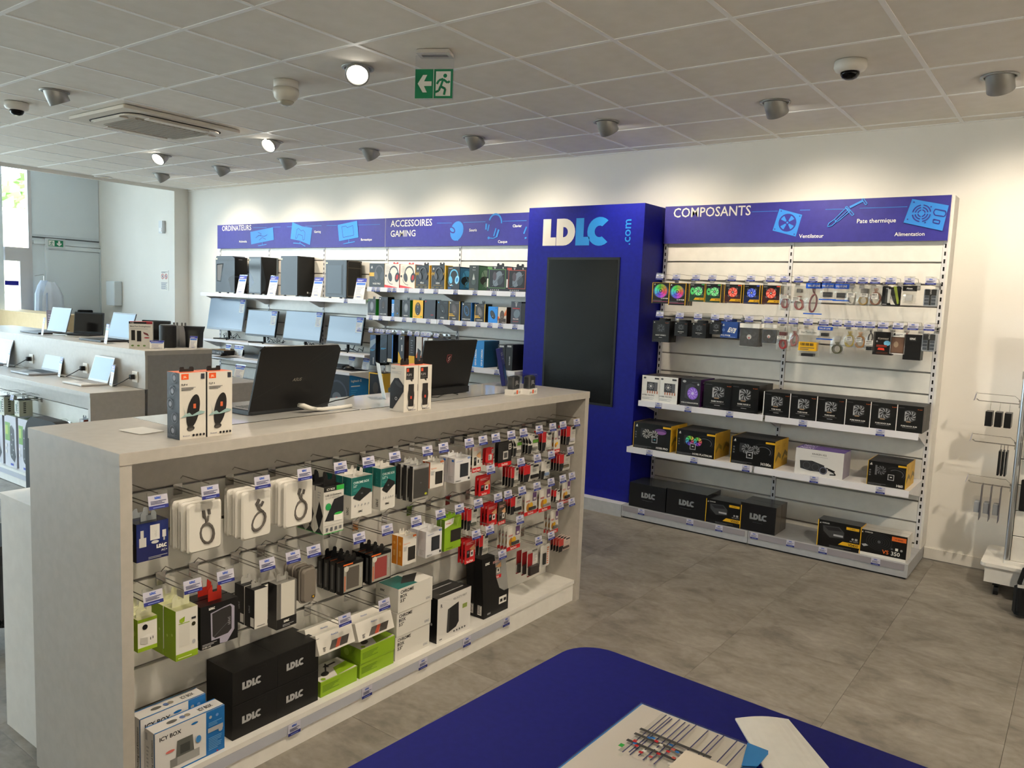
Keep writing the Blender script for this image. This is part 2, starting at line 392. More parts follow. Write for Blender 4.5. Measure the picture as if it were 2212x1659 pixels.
# service door in the facade panel
d1 = tag(bpy.data.objects.new('door_1', None), 'plain pale service door below a green exit sign', None, None, 'structure'); COL.objects.link(d1)
DM = M('#dfe7eb', .55)
MB().box(XF+.001, 5.13, 0, XF+.035, 5.84, 2.13, DM).build('door_leaf', d1)
MB().box(XF+.001, 5.09, 0, XF+.05, 5.125, 2.19, DM).box(XF+.001, 5.845, 0, XF+.05, 5.858, 2.19, DM).box(XF+.001, 5.125, 2.135, XF+.05, 5.845, 2.19, DM).build('door_frame', d1)
MB().box(XF+.001, 4.94, 2.20, XF+.04, 5.855, 2.24, DM).build('cover_strip', d1)
def runner(A, u, v, k, m):
    # running figure of an exit pictogram, k = height in fractions of the panel height
    a = A.h/A.w*k; Z = lambda x, y: (u+x*a, v+y*k)
    A.e(u+.08*a, v+.86*k, .09*k*A.h/A.q, .09*k*A.h/A.q, m)
    for pts in ([(.0, .72), (-.12, .38)], [(.0, .70), (.2, .55), (.3, .62)], [(.0, .72), (-.2, .66), (-.3, .5)], [(-.12, .4), (.1, .28), (.05, .02)], [(-.12, .4), (-.2, .2), (-.42, .12)]):
        A.line([Z(x, y) for x, y in pts], .1*k*A.h/A.q, m)
GRN = M('#0f7a52', .45); GRN2 = M('#12a07c', .4)
def exit_print(A, arrow, fig_first):
    A.r(0, 0, 1, 1, GRN)
    uf, ua = (.22, .72) if fig_first else (.75, .26)
    A.r(uf-.2, .08, uf+.19, .92, WHT); runner(A, uf, .1, .78, GRN)
    if arrow == 'down': A.poly([(ua-.07, .9), (ua+.07, .9), (ua+.07, .5), (ua+.16, .6), (ua+.16, .38), (ua, .1), (ua-.16, .38), (ua-.16, .6), (ua-.07, .5)], WHT)
    else: A.poly([(ua+.18, .58), (ua+.18, .42), (ua-.02, .42), (ua+.06, .2), (ua-.05, .2), (ua-.19, .5), (ua-.05, .8), (ua+.06, .8), (ua-.02, .58)], WHT)
e = thing('exit_sign', 'flat green exit sign above the pale service door', 'sign', (XF+.045, 5.215, 2.22)); 
MB().box(0, -.13, -.065, .03, .13, .065, M('#d5dadd')).build('housing', e)
p = MB(); exit_print(R_(p, .031, -.1, -.045, .1, .045), 'down', True); p.build('pictogram', e)
e = thing('exit_sign', 'green exit sign with down arrow hanging at the shop front window', 'sign', (XF+.9, 4.28, 3.09))
MB().box(-.02, -.14, 0, .02, .14, .14, M('#d5dadd')).box(-.008, -.02, .14, .008, .02, .41, WHT).build('housing', e)
p = MB(); exit_print(R_(p, .021, -.13, .005, .13, .135), 'down', True); p.build('pictogram', e)
# wall fittings in the entrance recess
e = thing('motion_detector', 'small white alarm detector high on the entrance wall', 'detector', (-10.31, 5.859, 2.39))
MB().prism([(-.045, 0), (.045, 0), (.045, .165), (-.045, .165)], -.045, 0, M('#dcdfe2')).build('housing', e)
MB().box(-.03, -.05, .02, .03, -.0455, .07, M('#f2f2f2')).lathe([(.006, -.001), (.006, .0)], M('#a03030'), 8, (.03, -.0465, .03), 'y').build('lens', e)
e = thing('notice', 'printed notice with two red prohibition circles on entrance wall', 'notice', (-10.29, 5.859, 1.62))
MB().box(-.1, -.003, 0, .1, 0, .27, PAPER).build('sheet', e)
p = MB(); A = F_(p, -.1, -.0032, 0, .1, .27); RED = M('#c03038')
A.bars(.12, .88, .9, .96, 2, M('#50506a'))
for u in (.28, .72): A.ring(u, .70, .14, .18, RED); A.line([(u-.1, .78), (u+.1, .62)], .035, RED); A.e(u, .70, .06, .09, M('#7a7a90'))
A.bars(.1, .06, .9, .42, 8, M('#8a8aa0')); p.build('print', e)
e = thing('dispenser', 'white towel dispenser box on the entrance wall', 'dispenser', (-11.55, 5.859, 1.37))
MB().bbox(-.12, -.12, 0, .12, 0, .35, M('#d6dcdf'), .008).build('housing', e)
MB().box(-.08, -.1, -.004, .08, -.03, .0, M('#888')).build('slot', e)
# outside, seen through the shop window
struct('ground_outside', MB().box(-70, -40, -.15, XF-.12, 60, -.02, M('#b9b6ae', .9)), 'pale parking ground outside the shop front')
e = thing('parked_car', 'white parked car outside the shop front', 'car', (-16.6, 5.75, -.02), .3)
CW = M('#eceef0', .25)
prof = [(-2.1, .28), (-2.1, .72), (-1.9, .86), (-1.1, .95), (-.5, 1.42), (.9, 1.45), (1.6, 1.0), (2.0, .9), (2.1, .6), (2.1, .28)]
MB().prism(prof, -.85, .85, CW).build('body', e)
MB().prism([(-.95, .98), (-.45, 1.36), (.2, 1.38), (.2, .98)], -.86, .86, SCR).prism([(.26, .98), (.26, 1.38), (.85, 1.38), (1.4, 1.0)], -.86, .86, SCR).build('side_window', e)
for x in (-1.3, 1.3):
    for y in (-.86, .7): MB().lathe([(.31, 0), (.31, .16)], BLKM, 18, (x, y, .31), 'y').build('wheel', e)
e = thing('shop_building', 'low building with orange and yellow fascia across the parking', 'building', (-34, 13.2, -.02))
MB().box(-3, -7, 0, 4, 7, 3.6, M('#d9cfa0', .8)).build('wall', e)
MB().box(3, -7, 2.2, 3.1, 7, 3.6, M('#e07848', .7)).build('fascia', e)
MB().box(-3.3, -7.3, 3.6, 3.3, 7.3, 4.2, M('#f2f2f0', .7)).build('roof', e)
def leafball(c, rx, rz, n, m, seed):
    r_ = random.Random(seed); mb_ = MB()
    for k in range(n):
        u = r_.uniform(-1, 1); t = r_.uniform(0, 2*PI); q = math.sqrt(1-u*u); rr = r_.uniform(.55, 1)
        P = Vector((c[0]+rx*rr*q*math.cos(t), c[1]+rx*rr*q*math.sin(t), c[2]+rz*rr*u)); a = Vector((r_.gauss(0, 1), r_.gauss(0, 1), r_.gauss(0, 1))).normalized(); b_ = a.orthogonal().normalized(); s_ = r_.uniform(.25, .5)
        mb_.face([P+a*s_, P+b_*s_*.6, P-a*s_, P-b_*s_*.6], m)
    return mb_
for k, (x, y, h, lb) in enumerate(((-52, 21.6, 8.0, 'tall broad green tree behind the low building'), (-43, 16.0, 6.0, 'shorter green tree beside the lamp post'))):
    e = thing('tree', lb, 'tree', (x, y, 0))
    leafball((0, 0, h*.62), 3.4, h*.42, 900, M(('#7f9c58', '#8fae66')[k], .9), k+3).build('foliage', e)
    MB().tube([(0, 0, 0), (.1, 0, h*.3), (0, .1, h*.7)], .18, M('#6b5a48', .9), 7).build('trunk', e)
e = thing('lamp_post', 'white street lamp post in front of the trees', 'lamp post', (-28, 10.0, 0))
MB().tube([(0, 0, 0), (0, 0, 5.4)], .09, M('#e6e6e2'), 8).build('pole', e)
MB().box(-.15, -.45, 5.4, .15, .45, 5.5, M('#e6e6e2')).build('head', e)
# garment bag hanging by the door
e = thing('coat', 'white clothes under clear film hanging beside the service door', 'coat', (XF+.35, 4.93, .55))
r_ = random.Random(4); n = 22; ring = []
mb = MB(); lv = [(0, .95), (.35, 1.0), (.7, .96), (.95, .9), (1.06, .7), (1.14, .35)]
vs_ = []
for z, s_ in lv:
    for k in range(n):
        t = 2*PI*k/n; q = 1+.16*math.sin(k*2.7+1)*(1 if z < 1 else .4)
        vs_.append((.10*s_*q*math.cos(t), .12*s_*q*math.sin(t), z))
fs = [(i*n+k, i*n+(k+1) % n, (i+1)*n+(k+1) % n, (i+1)*n+k) for i in range(len(lv)-1) for k in range(n)]
mb.add(vs_, fs, M('#c3d2ea', .6)); mb.face(vs_[-n:], M('#c3d2ea', .6)); mb.build('garment', e, smooth=True)
mb = MB(); mb.add([(x*1.25+.02, y*1.35+.07, z*1.03-.05) for x, y, z in vs_], fs, FROST); mb.build('film', e, smooth=True)
MB().tube([(0, 0, 1.1), (0, 0, 1.2), (-.05, .02, 1.22), (-.33, .02, 1.2)], .005, CHROME, 6).build('hanger_hook', e)

# ================================================================== CEILING FITTINGS
LENS = emit('lamp_lens', (1.0, .93, .8), 14.0)
SILV = M('#9b9b98', .42, .6)
def spot(x, y, aim, label, pw=1.0, size=100):
    e = thing('ceiling_spot', label, 'spot light', (x, y, ZC), 0, 'ceiling spots')
    d = (Vector(aim)-Vector((x, y, ZC))).normalized()
    q = Vector((0, 0, 1)).rotation_difference(d)
    MB().lathe([(.093, 0), (.093, -.004), (.074, -.006), (.074, 0)], SILV, 24, cap=False).build('trim_ring', e, smooth=True)
    n = 22; vs_ = []; prof = [(.060, -.05), (.068, .0), (.068, .078), (.062, .080), (.058, .066)]
    for r, h in prof:
        for k in range(n): vs_.append(tuple(q @ Vector((r*math.cos(2*PI*k/n), r*math.sin(2*PI*k/n), h))))
    MB().add(vs_, [(i*n+k, i*n+(k+1) % n, (i+1)*n+(k+1) % n, (i+1)*n+k) for i in range(len(prof)-1) for k in range(n)], SILV).build('can', e, smooth=True)
    MB().face([tuple(q @ Vector((.058*math.cos(2*PI*k/n), .058*math.sin(2*PI*k/n), .067))) for k in range(n)], LENS).build('lens', e)
    ld = bpy.data.lights.new('spot_beam', 'SPOT'); ld.energy = SPOT_W*pw; ld.color = SPOT_COL; ld.spot_size = math.radians(size); ld.spot_blend = 1.0; ld.shadow_soft_size = .045
    lo = bpy.data.objects.new('spot_beam', ld); COL.objects.link(lo); lo.parent = e; lo.location = d*.085; lo.rotation_euler = d.to_track_quat('-Z', 'Y').to_euler()
for x in (-8.85, -7.66, -6.55, -5.377, -4.17, -2.945, -1.739, -.54, .66):  # last two are added, carrying the wash further along the wall
    spot(x, 5.0, (x+.12, 6.0, 1.72), 'silver tilting ceiling spot in the row washing the long wall', .42, 100)
spot(-3.545, 3.195, (-1.5, 1.2, .1), 'lit ceiling spot beside the hanging green exit sign', .3)
spot(-5.91, 4.36, (-5.2, 2.2, 1.2), 'lit ceiling spot between air conditioner and wall, tilted towards the aisle', .4)
spot(-7.61, 4.31, (-6.9, 2.4, 1.2), 'lit ceiling spot beyond the air conditioner, tilted towards the aisle', .4)
spot(-5.86, 2.553, (-5.9, 3.6, .9), 'unlit looking silver ceiling spot before the air conditioner', .5)
for x, y in ((-.85, .7), (-.85, 1.7), (-.9, 2.75)):  # unseen spots, added to brighten the counter front
    spot(x, y, (-2.5, y+.35, .55), 'silver ceiling spot over the aisle, aimed at the counter front', .5)
spot(.9, 2.6, (.2, 4.6, 0), 'silver ceiling spot over the right aisle', 1.3)  # added outside the view to brighten the aisle floor
spot(-.2, .2, (-.7, 2.6, 0), 'silver ceiling spot above the blue table', .25)  # another added spot, out of view
for k in range(8): spot(2.9, -3.9+1.2*k, (3.95, -3.9+1.2*k, 1.8), 'silver ceiling spot washing the right hand wall', 1.6)  # added unseen row, its bounce brightens the ceiling
for k in range(11): spot(-9.0+1.2*k, -3.9, (-9.0+1.2*k, -4.95, 1.8), 'silver ceiling spot washing the wall behind the photographer', .3)  # second added unseen row, bouncing light off the rear wall
# recessed round light at the ceiling edge
e = thing('recessed_light', 'flat round recessed light at the edge of the ceiling', 'ceiling light', (-9.85, 4.83, ZC))
MB().lathe([(.10, 0), (.10, -.006), (.075, -.008), (.07, 0)], WHT, 24, cap=False).build('trim_ring', e)
MB().lathe([(.07, -.003), (.0, -.003)], M('#c9b898', .4), 24, cap=False).build('lens', e)
# camera domes
for x, y, lb in ((-1.143, 4.375, 'white dome camera on the ceiling near the component display'), (-6.49, 2.564, 'white dome camera on the ceiling beside the air conditioner')):
    e = thing('dome_camera', lb, 'camera', (x, y, ZC), 0)
    MB().lathe([(.078, 0), (.08, -.03), (.072, -.045), (.045, -.055)], M('#dedad2', .4), 24).build('housing', e, smooth=True)
    MB().lathe([(.047, -.052), (.046, -.066), (.036, -.082), (.018, -.09), (.001, -.091)], SCR, 20).build('dome', e, smooth=True)
e = thing('motion_detector', 'round white motion detector hanging under the ceiling', 'detector', (-4.169, 3.174, ZC))
MB().lathe([(.075, 0), (.075, -.04), (.07, -.045)], M('#dcd8d0', .4), 24).build('base', e, smooth=True)
MB().lathe([(.078, -.045), (.08, -.07), (.07, -.1), (.05, -.12)], M('#d8d3c6', .35), 24).build('housing', e, smooth=True)
MB().lathe([(.05, -.118), (.04, -.135), (.02, -.145), (.001, -.147)], M('#a8a496', .2), 20).build('lens', e, smooth=True)
# hanging exit sign
e = thing('exit_sign', 'hanging clear exit sign with green arrow and running figure', 'sign', (-2.946, 3.193, ZC), math.radians(27))
MB().bbox(-.09, -.055, -.02, .09, .055, 0, M('#c9c6c0', .35), .004).box(-.07, -.02, -.024, .07, .02, -.02, CLEAR).build('housing', e)
MB().box(-.105, -.006, -.245, .105, .006, -.02, ACRYL).build('clear_plate', e)
p = MB(); exit_print(F_(p, -.103, -.0065, -.24, .103, -.09), 'left', False); A = F_(p, -.103, -.0085, -.24, .103, -.09); A.r(.485, 0, .5, 1, WHT); p.build('pictogram', e)
# air conditioner cassette
e = thing('air_conditioner', 'square white air conditioner cassette set in the ceiling', 'air conditioner', (-6.16, 3.447, ZC))
ACM = M('#d9d2c6', .45)
a = .42; b_ = .48
MB().bbox(-a, -b_, -.028, a, b_, 0, ACM, .006).build('frame', e)
def rr(w_, h_, r, n=5):
    P = []
    for cx_, cy_, a0 in ((w_-r, h_-r, 0), (-w_+r, h_-r, 90), (-w_+r, -h_+r, 180), (w_-r, -h_+r, 270)):
        for i in range(n+1): t = math.radians(a0+90*i/n); P.append((cx_+r*math.cos(t), cy_+r*math.sin(t)))
    return P
MB().prism(rr(.345, .405, .12), -.032, -.0285, M('#2c2a28', .7), 'xy').build('air_gap', e)
MB().prism(rr(.335, .395, .12), -.044, -.033, ACM, 'xy').build('inner_frame', e)
MB().box(-.24, -.3, -.052, .24, .3, -.045, M('#a39b8f', .6)).build('intake_grille', e)
for k in range(14): MB().box(-.235, -.29+.0425*k, -.055, .235, -.275+.0425*k, -.052, M('#988f83', .6)).build('grille_slat', e)
for (x0, y0, x1, y1) in ((-.2, -.40, .2, -.33), (-.2, .33, .2, .40), (-.345, -.25, -.275, .25), (.275, -.25, .345, .25)):
    MB().bbox(x0, y0, -.056, x1, y1, -.0452, ACM, .003).build('louvre', e)
# ================================================================== SHOP FITTINGS
GRV = M('#8b8781', .5); GRVD = M('#55524e', .6); NAVY = M('#232a74', .5); INK = M('#3a3f63', .6)
def tagmesh(w=.062, h=.042):
    mb = MB(); mb.box(-w/2, -.0012, 0, w/2, 0, h, M('#bfbdcb', .6)); A = F_(mb, -w/2, -.0014, 0, w/2, h)
    A.r(0, 0, 1, .26, NAVY); A.logo(.5, .72, .17, M('#2a52b0', .5), None, 'c'); A.bars(.1, .36, .9, .64, 3, INK, .5); A.bars(.2, .09, .8, .19, 1, M('#8fa0d8'))
    return mb.mesh('price_tag')
TAG = tagmesh(); TAGS = tagmesh(.055, .045)
def labels_on(parent, xs, z, y):
    for x in xs: link(TAGS, 'price_label', parent, (x, y-.0015, z))
GZ = [2.035-.1464*k for k in range(14)]           # groove heights of the slatwall
def slatwall(parent, x0, x1, ztop, zbot, y, zs=GZ):
    MB().box(x0, y+.019, zbot, x1, y+.035, ztop, GRV).build('back_board', parent)
    edge = [ztop]+[z for z in zs if zbot+.03 < z < ztop-.03]+[zbot]
    for a, b in zip(edge, edge[1:]):
        MB().bbox(x0+.001, y, b+(.006 if b != zbot else 0), x1-.001, y+.018, a-(.006 if a != ztop else 0), SLAT, .0015).build('slat_panel', parent)
def upright(parent, x, y, z0, z1):
    mb = MB().box(x-.015, y-.004, z0, x+.015, y+.03, z1, METW)
    z = z0+.03
    while z < z1-.03:
        mb.box(x-.005, y-.0055, z, x+.005, y-.004, z+.026, BLK); z += .05
    return mb.build('upright', parent)
def shelf(parent, x0, x1, z, yf, y, lab=(), lip=.042, thick=.022, m=None, brackets=True):
    m = m or METW
    s = MB().box(x0+.003, yf, z-thick, x1-.003, y-.002, z, m).box(x0+.003, yf-.006, z-lip, x1-.003, yf, z+.002, M('#dddbdf', .35)).build('shelf', parent)
    labels_on(s, lab, z-lip-.001, yf-.006)
    if brackets:
        for x in (x0+.004, x1-.008):
            MB().prism([(yf+.02, z-thick), (y-.002, z-thick), (y-.002, z-.11), (y-.05, z-.11)], x, x+.004, m, 'yz').build('shelf_bracket', parent)
    return s
def header(parent, x0, x1, label):
    o = MB().box(x0, YP-.032, 2.175, x1, YP-.012, 2.468, M('#e8e6e2'), front=BLUEH).build('header_panel', parent)
    o['label'] = label; return o
HWT = M('#d9d6cf', .5); HICO = M('#2f7fd0', .5)
class HU:      # header coordinates measured in the picture
    def __init__(s, x0, x1): s.x0, s.x1 = x0, x1
    def __call__(s, px, py):
        p = W(px, py, YP-.032); return ((p.x-s.x0)/(s.x1-s.x0), (p.z-2.175)/.293)
def htext(A_, U, txt, px, py, ph, m, b=1, pw=None, al='l'):
    u, v = U(px, py); u2, v2 = U(px, py-ph); w = None
    if pw: w = abs(U(px+pw, py)[0]-u)
    TXT.t(txt, u, v, v2-v, m, b, al, w)

# ---------------------------------------------------------------- component display
gc = thing('wall_display', 'two bay slatwall display of computer components under a purple header', 'display unit', (0, 0, 0))
UX = [-2.845, -1.842, -.843]
for a, b in zip(UX, UX[1:]): slatwall(gc, a+.015, b-.015, 2.175, .1, YP)
for x in UX: upright(gc, x, YP, .1, 2.46)
MB().box(-.828, YP-.002, .1, -.815, YB-.002, 2.47, LAMW).build('side_panel', gc)
MB().box(-2.83, YP+.036, .1, -.83, YB-.004, 2.44, LAMW).build('rear_panel', gc)
hd = header(gc, -2.855, -.832, 'purple blue header panel reading COMPOSANTS with blue icons')
U = HU(-2.855, -.832); p = MB(); A = F_(p, -2.855, YP-.0325, 2.175, -.832, 2.468); pt = MB(); TXT = F_(pt, -2.855, YP-.0332, 2.175, -.832, 2.468)
htext(A, U, 'COMPOSANTS', 1455, 470, 20, HWT, 1, 166)
htext(A, U, 'Ventilateur', 1726, 514, 8, WHT, 1, 54); htext(A, U, 'Pate thermique', 1851, 482, 9, WHT, 1, 84); htext(A, U, 'Alimentation', 1932, 510, 8, WHT, 1, 74)
for q in (((1624, 457.5), (1680, 456)), ((1728, 454), (1750, 453.5)), ((1783, 452.5), (1823, 451.5)), ((1857, 450), (1960, 446.5))): A.line([U(*q[0]), U(*q[1])], .012, HICO)
A.poly([U(1684, 451), U(1733, 464), U(1719, 511), U(1669, 498)], HICO)
c = U(1701, 481); A.c(c[0], c[1], .22, BLUEH, 24)
for k in range(4): A.e(c[0], c[1], .185, .185, HICO, 0, 6, PI/4+k*PI/2-.32, PI/4+k*PI/2+.32)
A.c(c[0], c[1], .05, BLUEH, 12); A.c(c[0], c[1], .025, HICO, 10)
for q in ((1688, 456), (1728, 467), (1716, 506), (1674, 495)): A.c(*U(*q), .016, BLUEH, 8)
def outl(pts, w_=.018): A.line([U(*q) for q in pts+[pts[0]]], w_, HICO)
outl([(1803, 474), (1828, 449), (1837, 456), (1808, 480)]); outl([(1826, 448), (1830, 446), (1845, 463), (1841, 466)]); A.line([U(1836, 448), U(1864, 434)], .05, HICO)
outl([(1862, 430), (1866, 429), (1874, 440), (1870, 443)]); outl([(1788, 490), (1791, 482), (1803, 474), (1806, 480), (1797, 488)]); A.line([U(1806, 478), U(1833, 453)], .012, HICO)
A.poly([U(1971, 430), U(2050, 444), U(2036, 499), U(1952, 481)], HICO)
c = U(1991, 461)
for r0, r1 in ((.06, .085), (.115, .14), (.17, .195)):
    for k in range(4): A.ring(c[0], c[1], r0, r1, BLUEH, k*PI/2+.15, k*PI/2+1.42, 8)
outl2 = lambda pts: A.line([U(*q) for q in pts+[pts[0]]], .022, BLUEH)
outl2([(2021, 452), (2043, 456), (2044, 463), (2040, 468), (2020, 465), (2017, 459)]); outl2([(2017, 474), (2031, 477), (2029, 484), (2016, 481)])
for q in ((1975, 437), (2012, 447), (1999, 481), (1961, 474)): A.c(*U(*q), .016, BLUEH, 8)
p.build('header_icons', hd); pt.build('header_lettering', hd)
lx = lambda pts, Y: [W(a, b, Y).x for a, b in pts]
s1 = shelf(gc, UX[0], UX[1]-.005, .93, 5.55, YP, lx([(1423, 876), (1487, 884), (1577, 893)], 5.55))
s1 = shelf(gc, UX[1]+.005, UX[2], .93, 5.55, YP, lx([(1735, 913), (1902, 935)], 5.55))
s2 = shelf(gc, UX[0], UX[1]-.005, .58, 5.40, YP, lx([(1404, 975), (1500, 992), (1612, 1013)], 5.40))
s2 = shelf(gc, UX[1]+.005, UX[2], .58, 5.40, YP, lx([(1759, 1036), (1902, 1062)], 5.40))
for a, b, lab in ((-2.88, -1.862, [(1386, 1100), (1491, 1122), (1554, 1135)]), (-1.858, -.818, [(1630, 1152), (1708, 1170), (1778, 1184), (1892, 1209)])):
    o = MB().box(a, 5.44, .012, b, YB-.06, .1, METG).box(a+.01, 5.434, .058, b-.02, 5.44, .098, M('#8e8a90', .3)).box(a+.01, 5.45, 0, b-.01, YB-.08, .012, BLKM).build('base_plinth', gc)
    labels_on(o, lx(lab, 5.434), .057, 5.433)

# ---------------------------------------------------------------- computer and gaming display
gl = thing('wall_display', 'three bay slatwall display of computers and screens by the corner', 'display unit', (0, 0, 0))
gg = thing('wall_display', 'two bay slatwall display of gaming accessories beside the blue tower', 'display unit', (0, 0, 0))
VX = [-9.01, -8.01, -7.015, -6.02, -5.02, -4.0]
for k in range(5):
    slatwall(gl if k < 3 else gg, VX[k]+.015, VX[k+1]-.015, 2.175, .1, YP)
for k, x in enumerate(VX): upright(gl if k < 3 else gg, x, YP, .1, 2.46)
MB().box(-9.0, YP+.036, .1, -6.04, YB-.004, 2.44, LAMW).build('rear_panel', gl)
MB().box(-6.03, YP+.036, .1, -4.0, YB-.004, 2.44, LAMW).build('rear_panel', gg)
hd = header(gl, -9.03, -6.025, 'blue header panel reading ORDINATEURS with screen icons')
U = HU(-9.03, -6.025); p = MB(); A = F_(p, -9.03, YP-.0325, 2.175, -6.025, 2.468); pt = MB(); TXT = F_(pt, -9.03, YP-.0332, 2.175, -6.025, 2.468)
htext(A, U, 'ORDINATEURS', 480, 499, 11, HWT, 1, 66); htext(A, U, 'Multimédia', 517, 524, 4.4, WHT, 1, 20); htext(A, U, 'Gaming', 679, 503, 5, WHT, 1, 17); htext(A, U, 'Bureautique', 780, 520, 5, WHT, 1, 28)
for q in (((547, 492), (576, 491.5)), ((590, 491), (606, 490.5)), ((620, 490), (632, 489.7)), ((660, 488.5), (695, 487.7)), ((706, 487.5), (728, 487)), ((774, 486), (821, 484.6))): A.line([U(*a) for a in q], .012, HICO)
A.poly([U(541, 501), U(590, 491), U(592, 518), U(543, 528)], HICO); A.line([U(567, 523), U(567, 529)], .03, HICO); A.line([U(558, 531), U(576, 528)], .03, HICO)
A.poly([U(632, 480), U(653, 489), U(675, 492), U(670, 529), U(648, 520), U(628, 516)], HICO); A.line([U(649, 522), U(648, 526)], .03, HICO); A.line([U(634, 525), U(650, 526), U(660, 532)], .03, HICO)
A.poly([U(730, 486), U(772, 477), U(775, 513), U(733, 521)], HICO); A.line([U(754, 517), U(754, 524)], .03, HICO); A.line([U(742, 527), U(767, 522)], .03, HICO)
ol = lambda pts: A.line([U(*q) for q in pts], .016, BLUEH)
ol([(553, 514), (560, 508), (571, 511), (578, 507)]); ol([(560, 519), (567, 513), (575, 517)]); ol([(558, 502), (565, 505), (563, 510)])
ol([(639, 515), (642, 496), (646, 493), (651, 499), (656, 497), (660, 503), (658, 518), (655, 519), (654, 509), (645, 506), (642, 515), (639, 515)])
ol([(739, 490), (748, 488), (751, 492), (763, 487), (765, 508), (742, 513), (739, 490)])
p.build('header_icons', hd); pt.build('header_lettering', hd)
hd = header(gg, -6.02, -4.0, 'blue header panel reading ACCESSOIRES GAMING with icons')
U = HU(-6.02, -4.0); p = MB(); A = F_(p, -6.02, YP-.0325, 2.175, -4.0, 2.468); pt = MB(); TXT = F_(pt, -6.02, YP-.0332, 2.175, -4.0, 2.468)
htext(A, U, 'ACCESSOIRES', 844, 490, 14, HWT, 1, 96); htext(A, U, 'GAMING', 844, 511.5, 13.5, HWT, 1, 56)
htext(A, U, 'Souris', 1014, 500, 6, WHT, 1, 17); htext(A, U, 'Casque', 1076, 525, 6, WHT, 1, 22); htext(A, U, 'Clavier', 1108, 491, 6, WHT, 1, 20)
for q in (((944, 482), (976, 481.5)), ((1001, 480.5), (1049, 479)), ((1086, 478), (1138, 476.5))): A.line([U(*a) for a in q], .014, HICO)
c = U(987, 499); A.e(c[0], c[1], .27, .33, HICO, -.5); A.e(c[0]-.03, c[1]+.04, .15, .1, BLUEH, -.5); A.e(c[0]-.03, c[1]+.04, .1, .055, HICO, -.5); A.line([U(978, 512), U(990, 519)], .05, HICO)
c = U(1070, 482); A.ring(c[0], c[1], .25, .31, HICO, .1, PI-.2, 18, .9, -.15); A.line([U(1051, 483), U(1050, 496)], .07, HICO); A.line([U(1057, 485), U(1054, 499)], .05, HICO)
A.line([U(1072, 493), U(1067, 510)], .05, HICO); A.line([U(1078, 496), U(1073, 512)], .07, HICO); A.line([U(1074, 511), U(1066, 515), U(1057, 514)], .03, HICO); A.c(*U(1056, 514), .045, HICO, 10)
A.line([U(1132, 505), U(1138, 490)], .05, HICO); A.line([U(1134, 515), U(1138, 513)], .05, HICO)
p.build('header_icons', hd); pt.build('header_lettering', hd)
shelf(gl, VX[0], VX[1], 1.62, 5.60, YP); shelf(gl, VX[1], VX[2], 1.62, 5.60, YP); shelf(gl, VX[2], VX[3], 1.62, 5.60, YP, lx([(748, 648)], 5.6))
for a, b in ((0, 1), (1, 2), (2, 3)): shelf(gl, VX[a], VX[b]-.003, 1.05, 5.60, YP, (), .026, .024)
for a, b in ((0, 1), (1, 2), (2, 3)): shelf(gl, VX[a], VX[b]-.003, .876, 5.40, YP, (), .026, .024)
shelf(gg, VX[3]+.03, VX[4], 1.75, 5.58, YP, lx([(808, 626), (818, 626), (842, 628), (853, 628), (879, 629), (912, 631), (942, 633)], 5.58))
shelf(gg, VX[4], VX[5], 1.75, 5.58, YP, lx([(985, 634), (1027, 637), (1068, 640), (1109, 643)], 5.58))
shelf(gg, VX[3]+.03, VX[4], 1.465, 5.58, YP, lx([(802, 686), (823, 688), (849, 690), (874, 692), (896, 694), (926, 696), (953, 698)], 5.58))
shelf(gg, VX[4], VX[5], 1.465, 5.58, YP, lx([(978, 699), (1004, 701), (1034, 704), (1059, 706), (1082, 708), (1113, 711)], 5.58))
shelf(gg, VX[4], VX[5], 1.06, 5.47, YP, lx([(1020, 799), (1074, 808)], 5.47))
shelf(gg, VX[3]+.03, VX[4], .60, 5.45, YP); shelf(gg, VX[4], VX[5], .72, 5.45, YP)
shelf(gl, VX[2], VX[3], .50, 5.38, YP); 
for a, b, pr_ in ((-9.03, -6.03, gl), (-6.02, -4.0, gg)):
    MB().box(a, 5.44, 0, b, YB-.06, .1, METG).build('base_plinth', pr_)

# ---------------------------------------------------------------- blue tower with screen
tw_ = thing('screen_tower', 'deep blue tower with large white and blue letters above an upright screen', 'tower', (0, 0, 0))
X0, X1, YT = -3.965, -2.872, 5.53
MB().box(X0, YT, .1, X1, YB-.01, 2.46, BLUE).build('cabinet', tw_)
MB().box(X0-.01, 5.44, 0, X1-.012, YB-.02, .1, METG, top=METW).build('base_plinth', tw_)
MB().box(-3.752, YT-.008, .853, -3.062, YT, 2.045, BLK).build('screen_frame', tw_)
MB().box(-3.735, YT-.0092, .872, -3.079, YT-.008, 2.026, SCR).build('screen', tw_)
u0 = (W(1172, 531, YT).x-X0)/(X1-X0); v0 = (W(1172, 531, YT).z-.1)/2.36; hh = (W(1172, 474, YT).z-W(1172, 531, YT).z)/2.36
p = MB(); A = F_(p, X0, YT-.001, .1, X1, 2.46); A.logo(u0, v0, hh, M('#cfc9c0', .45), M('#1c7cc4', .45))
p.build('tower_letters', tw_); p = MB(); A = F_(p, X0, YT-.001, .1, X1, 2.46); A.t('.com', (W(1361, 531, YT).x-X0)/(X1-X0), v0, .031, M('#1c7cc4', .45), 1, 'l', .099, PI/2); p.build('tower_suffix', tw_)

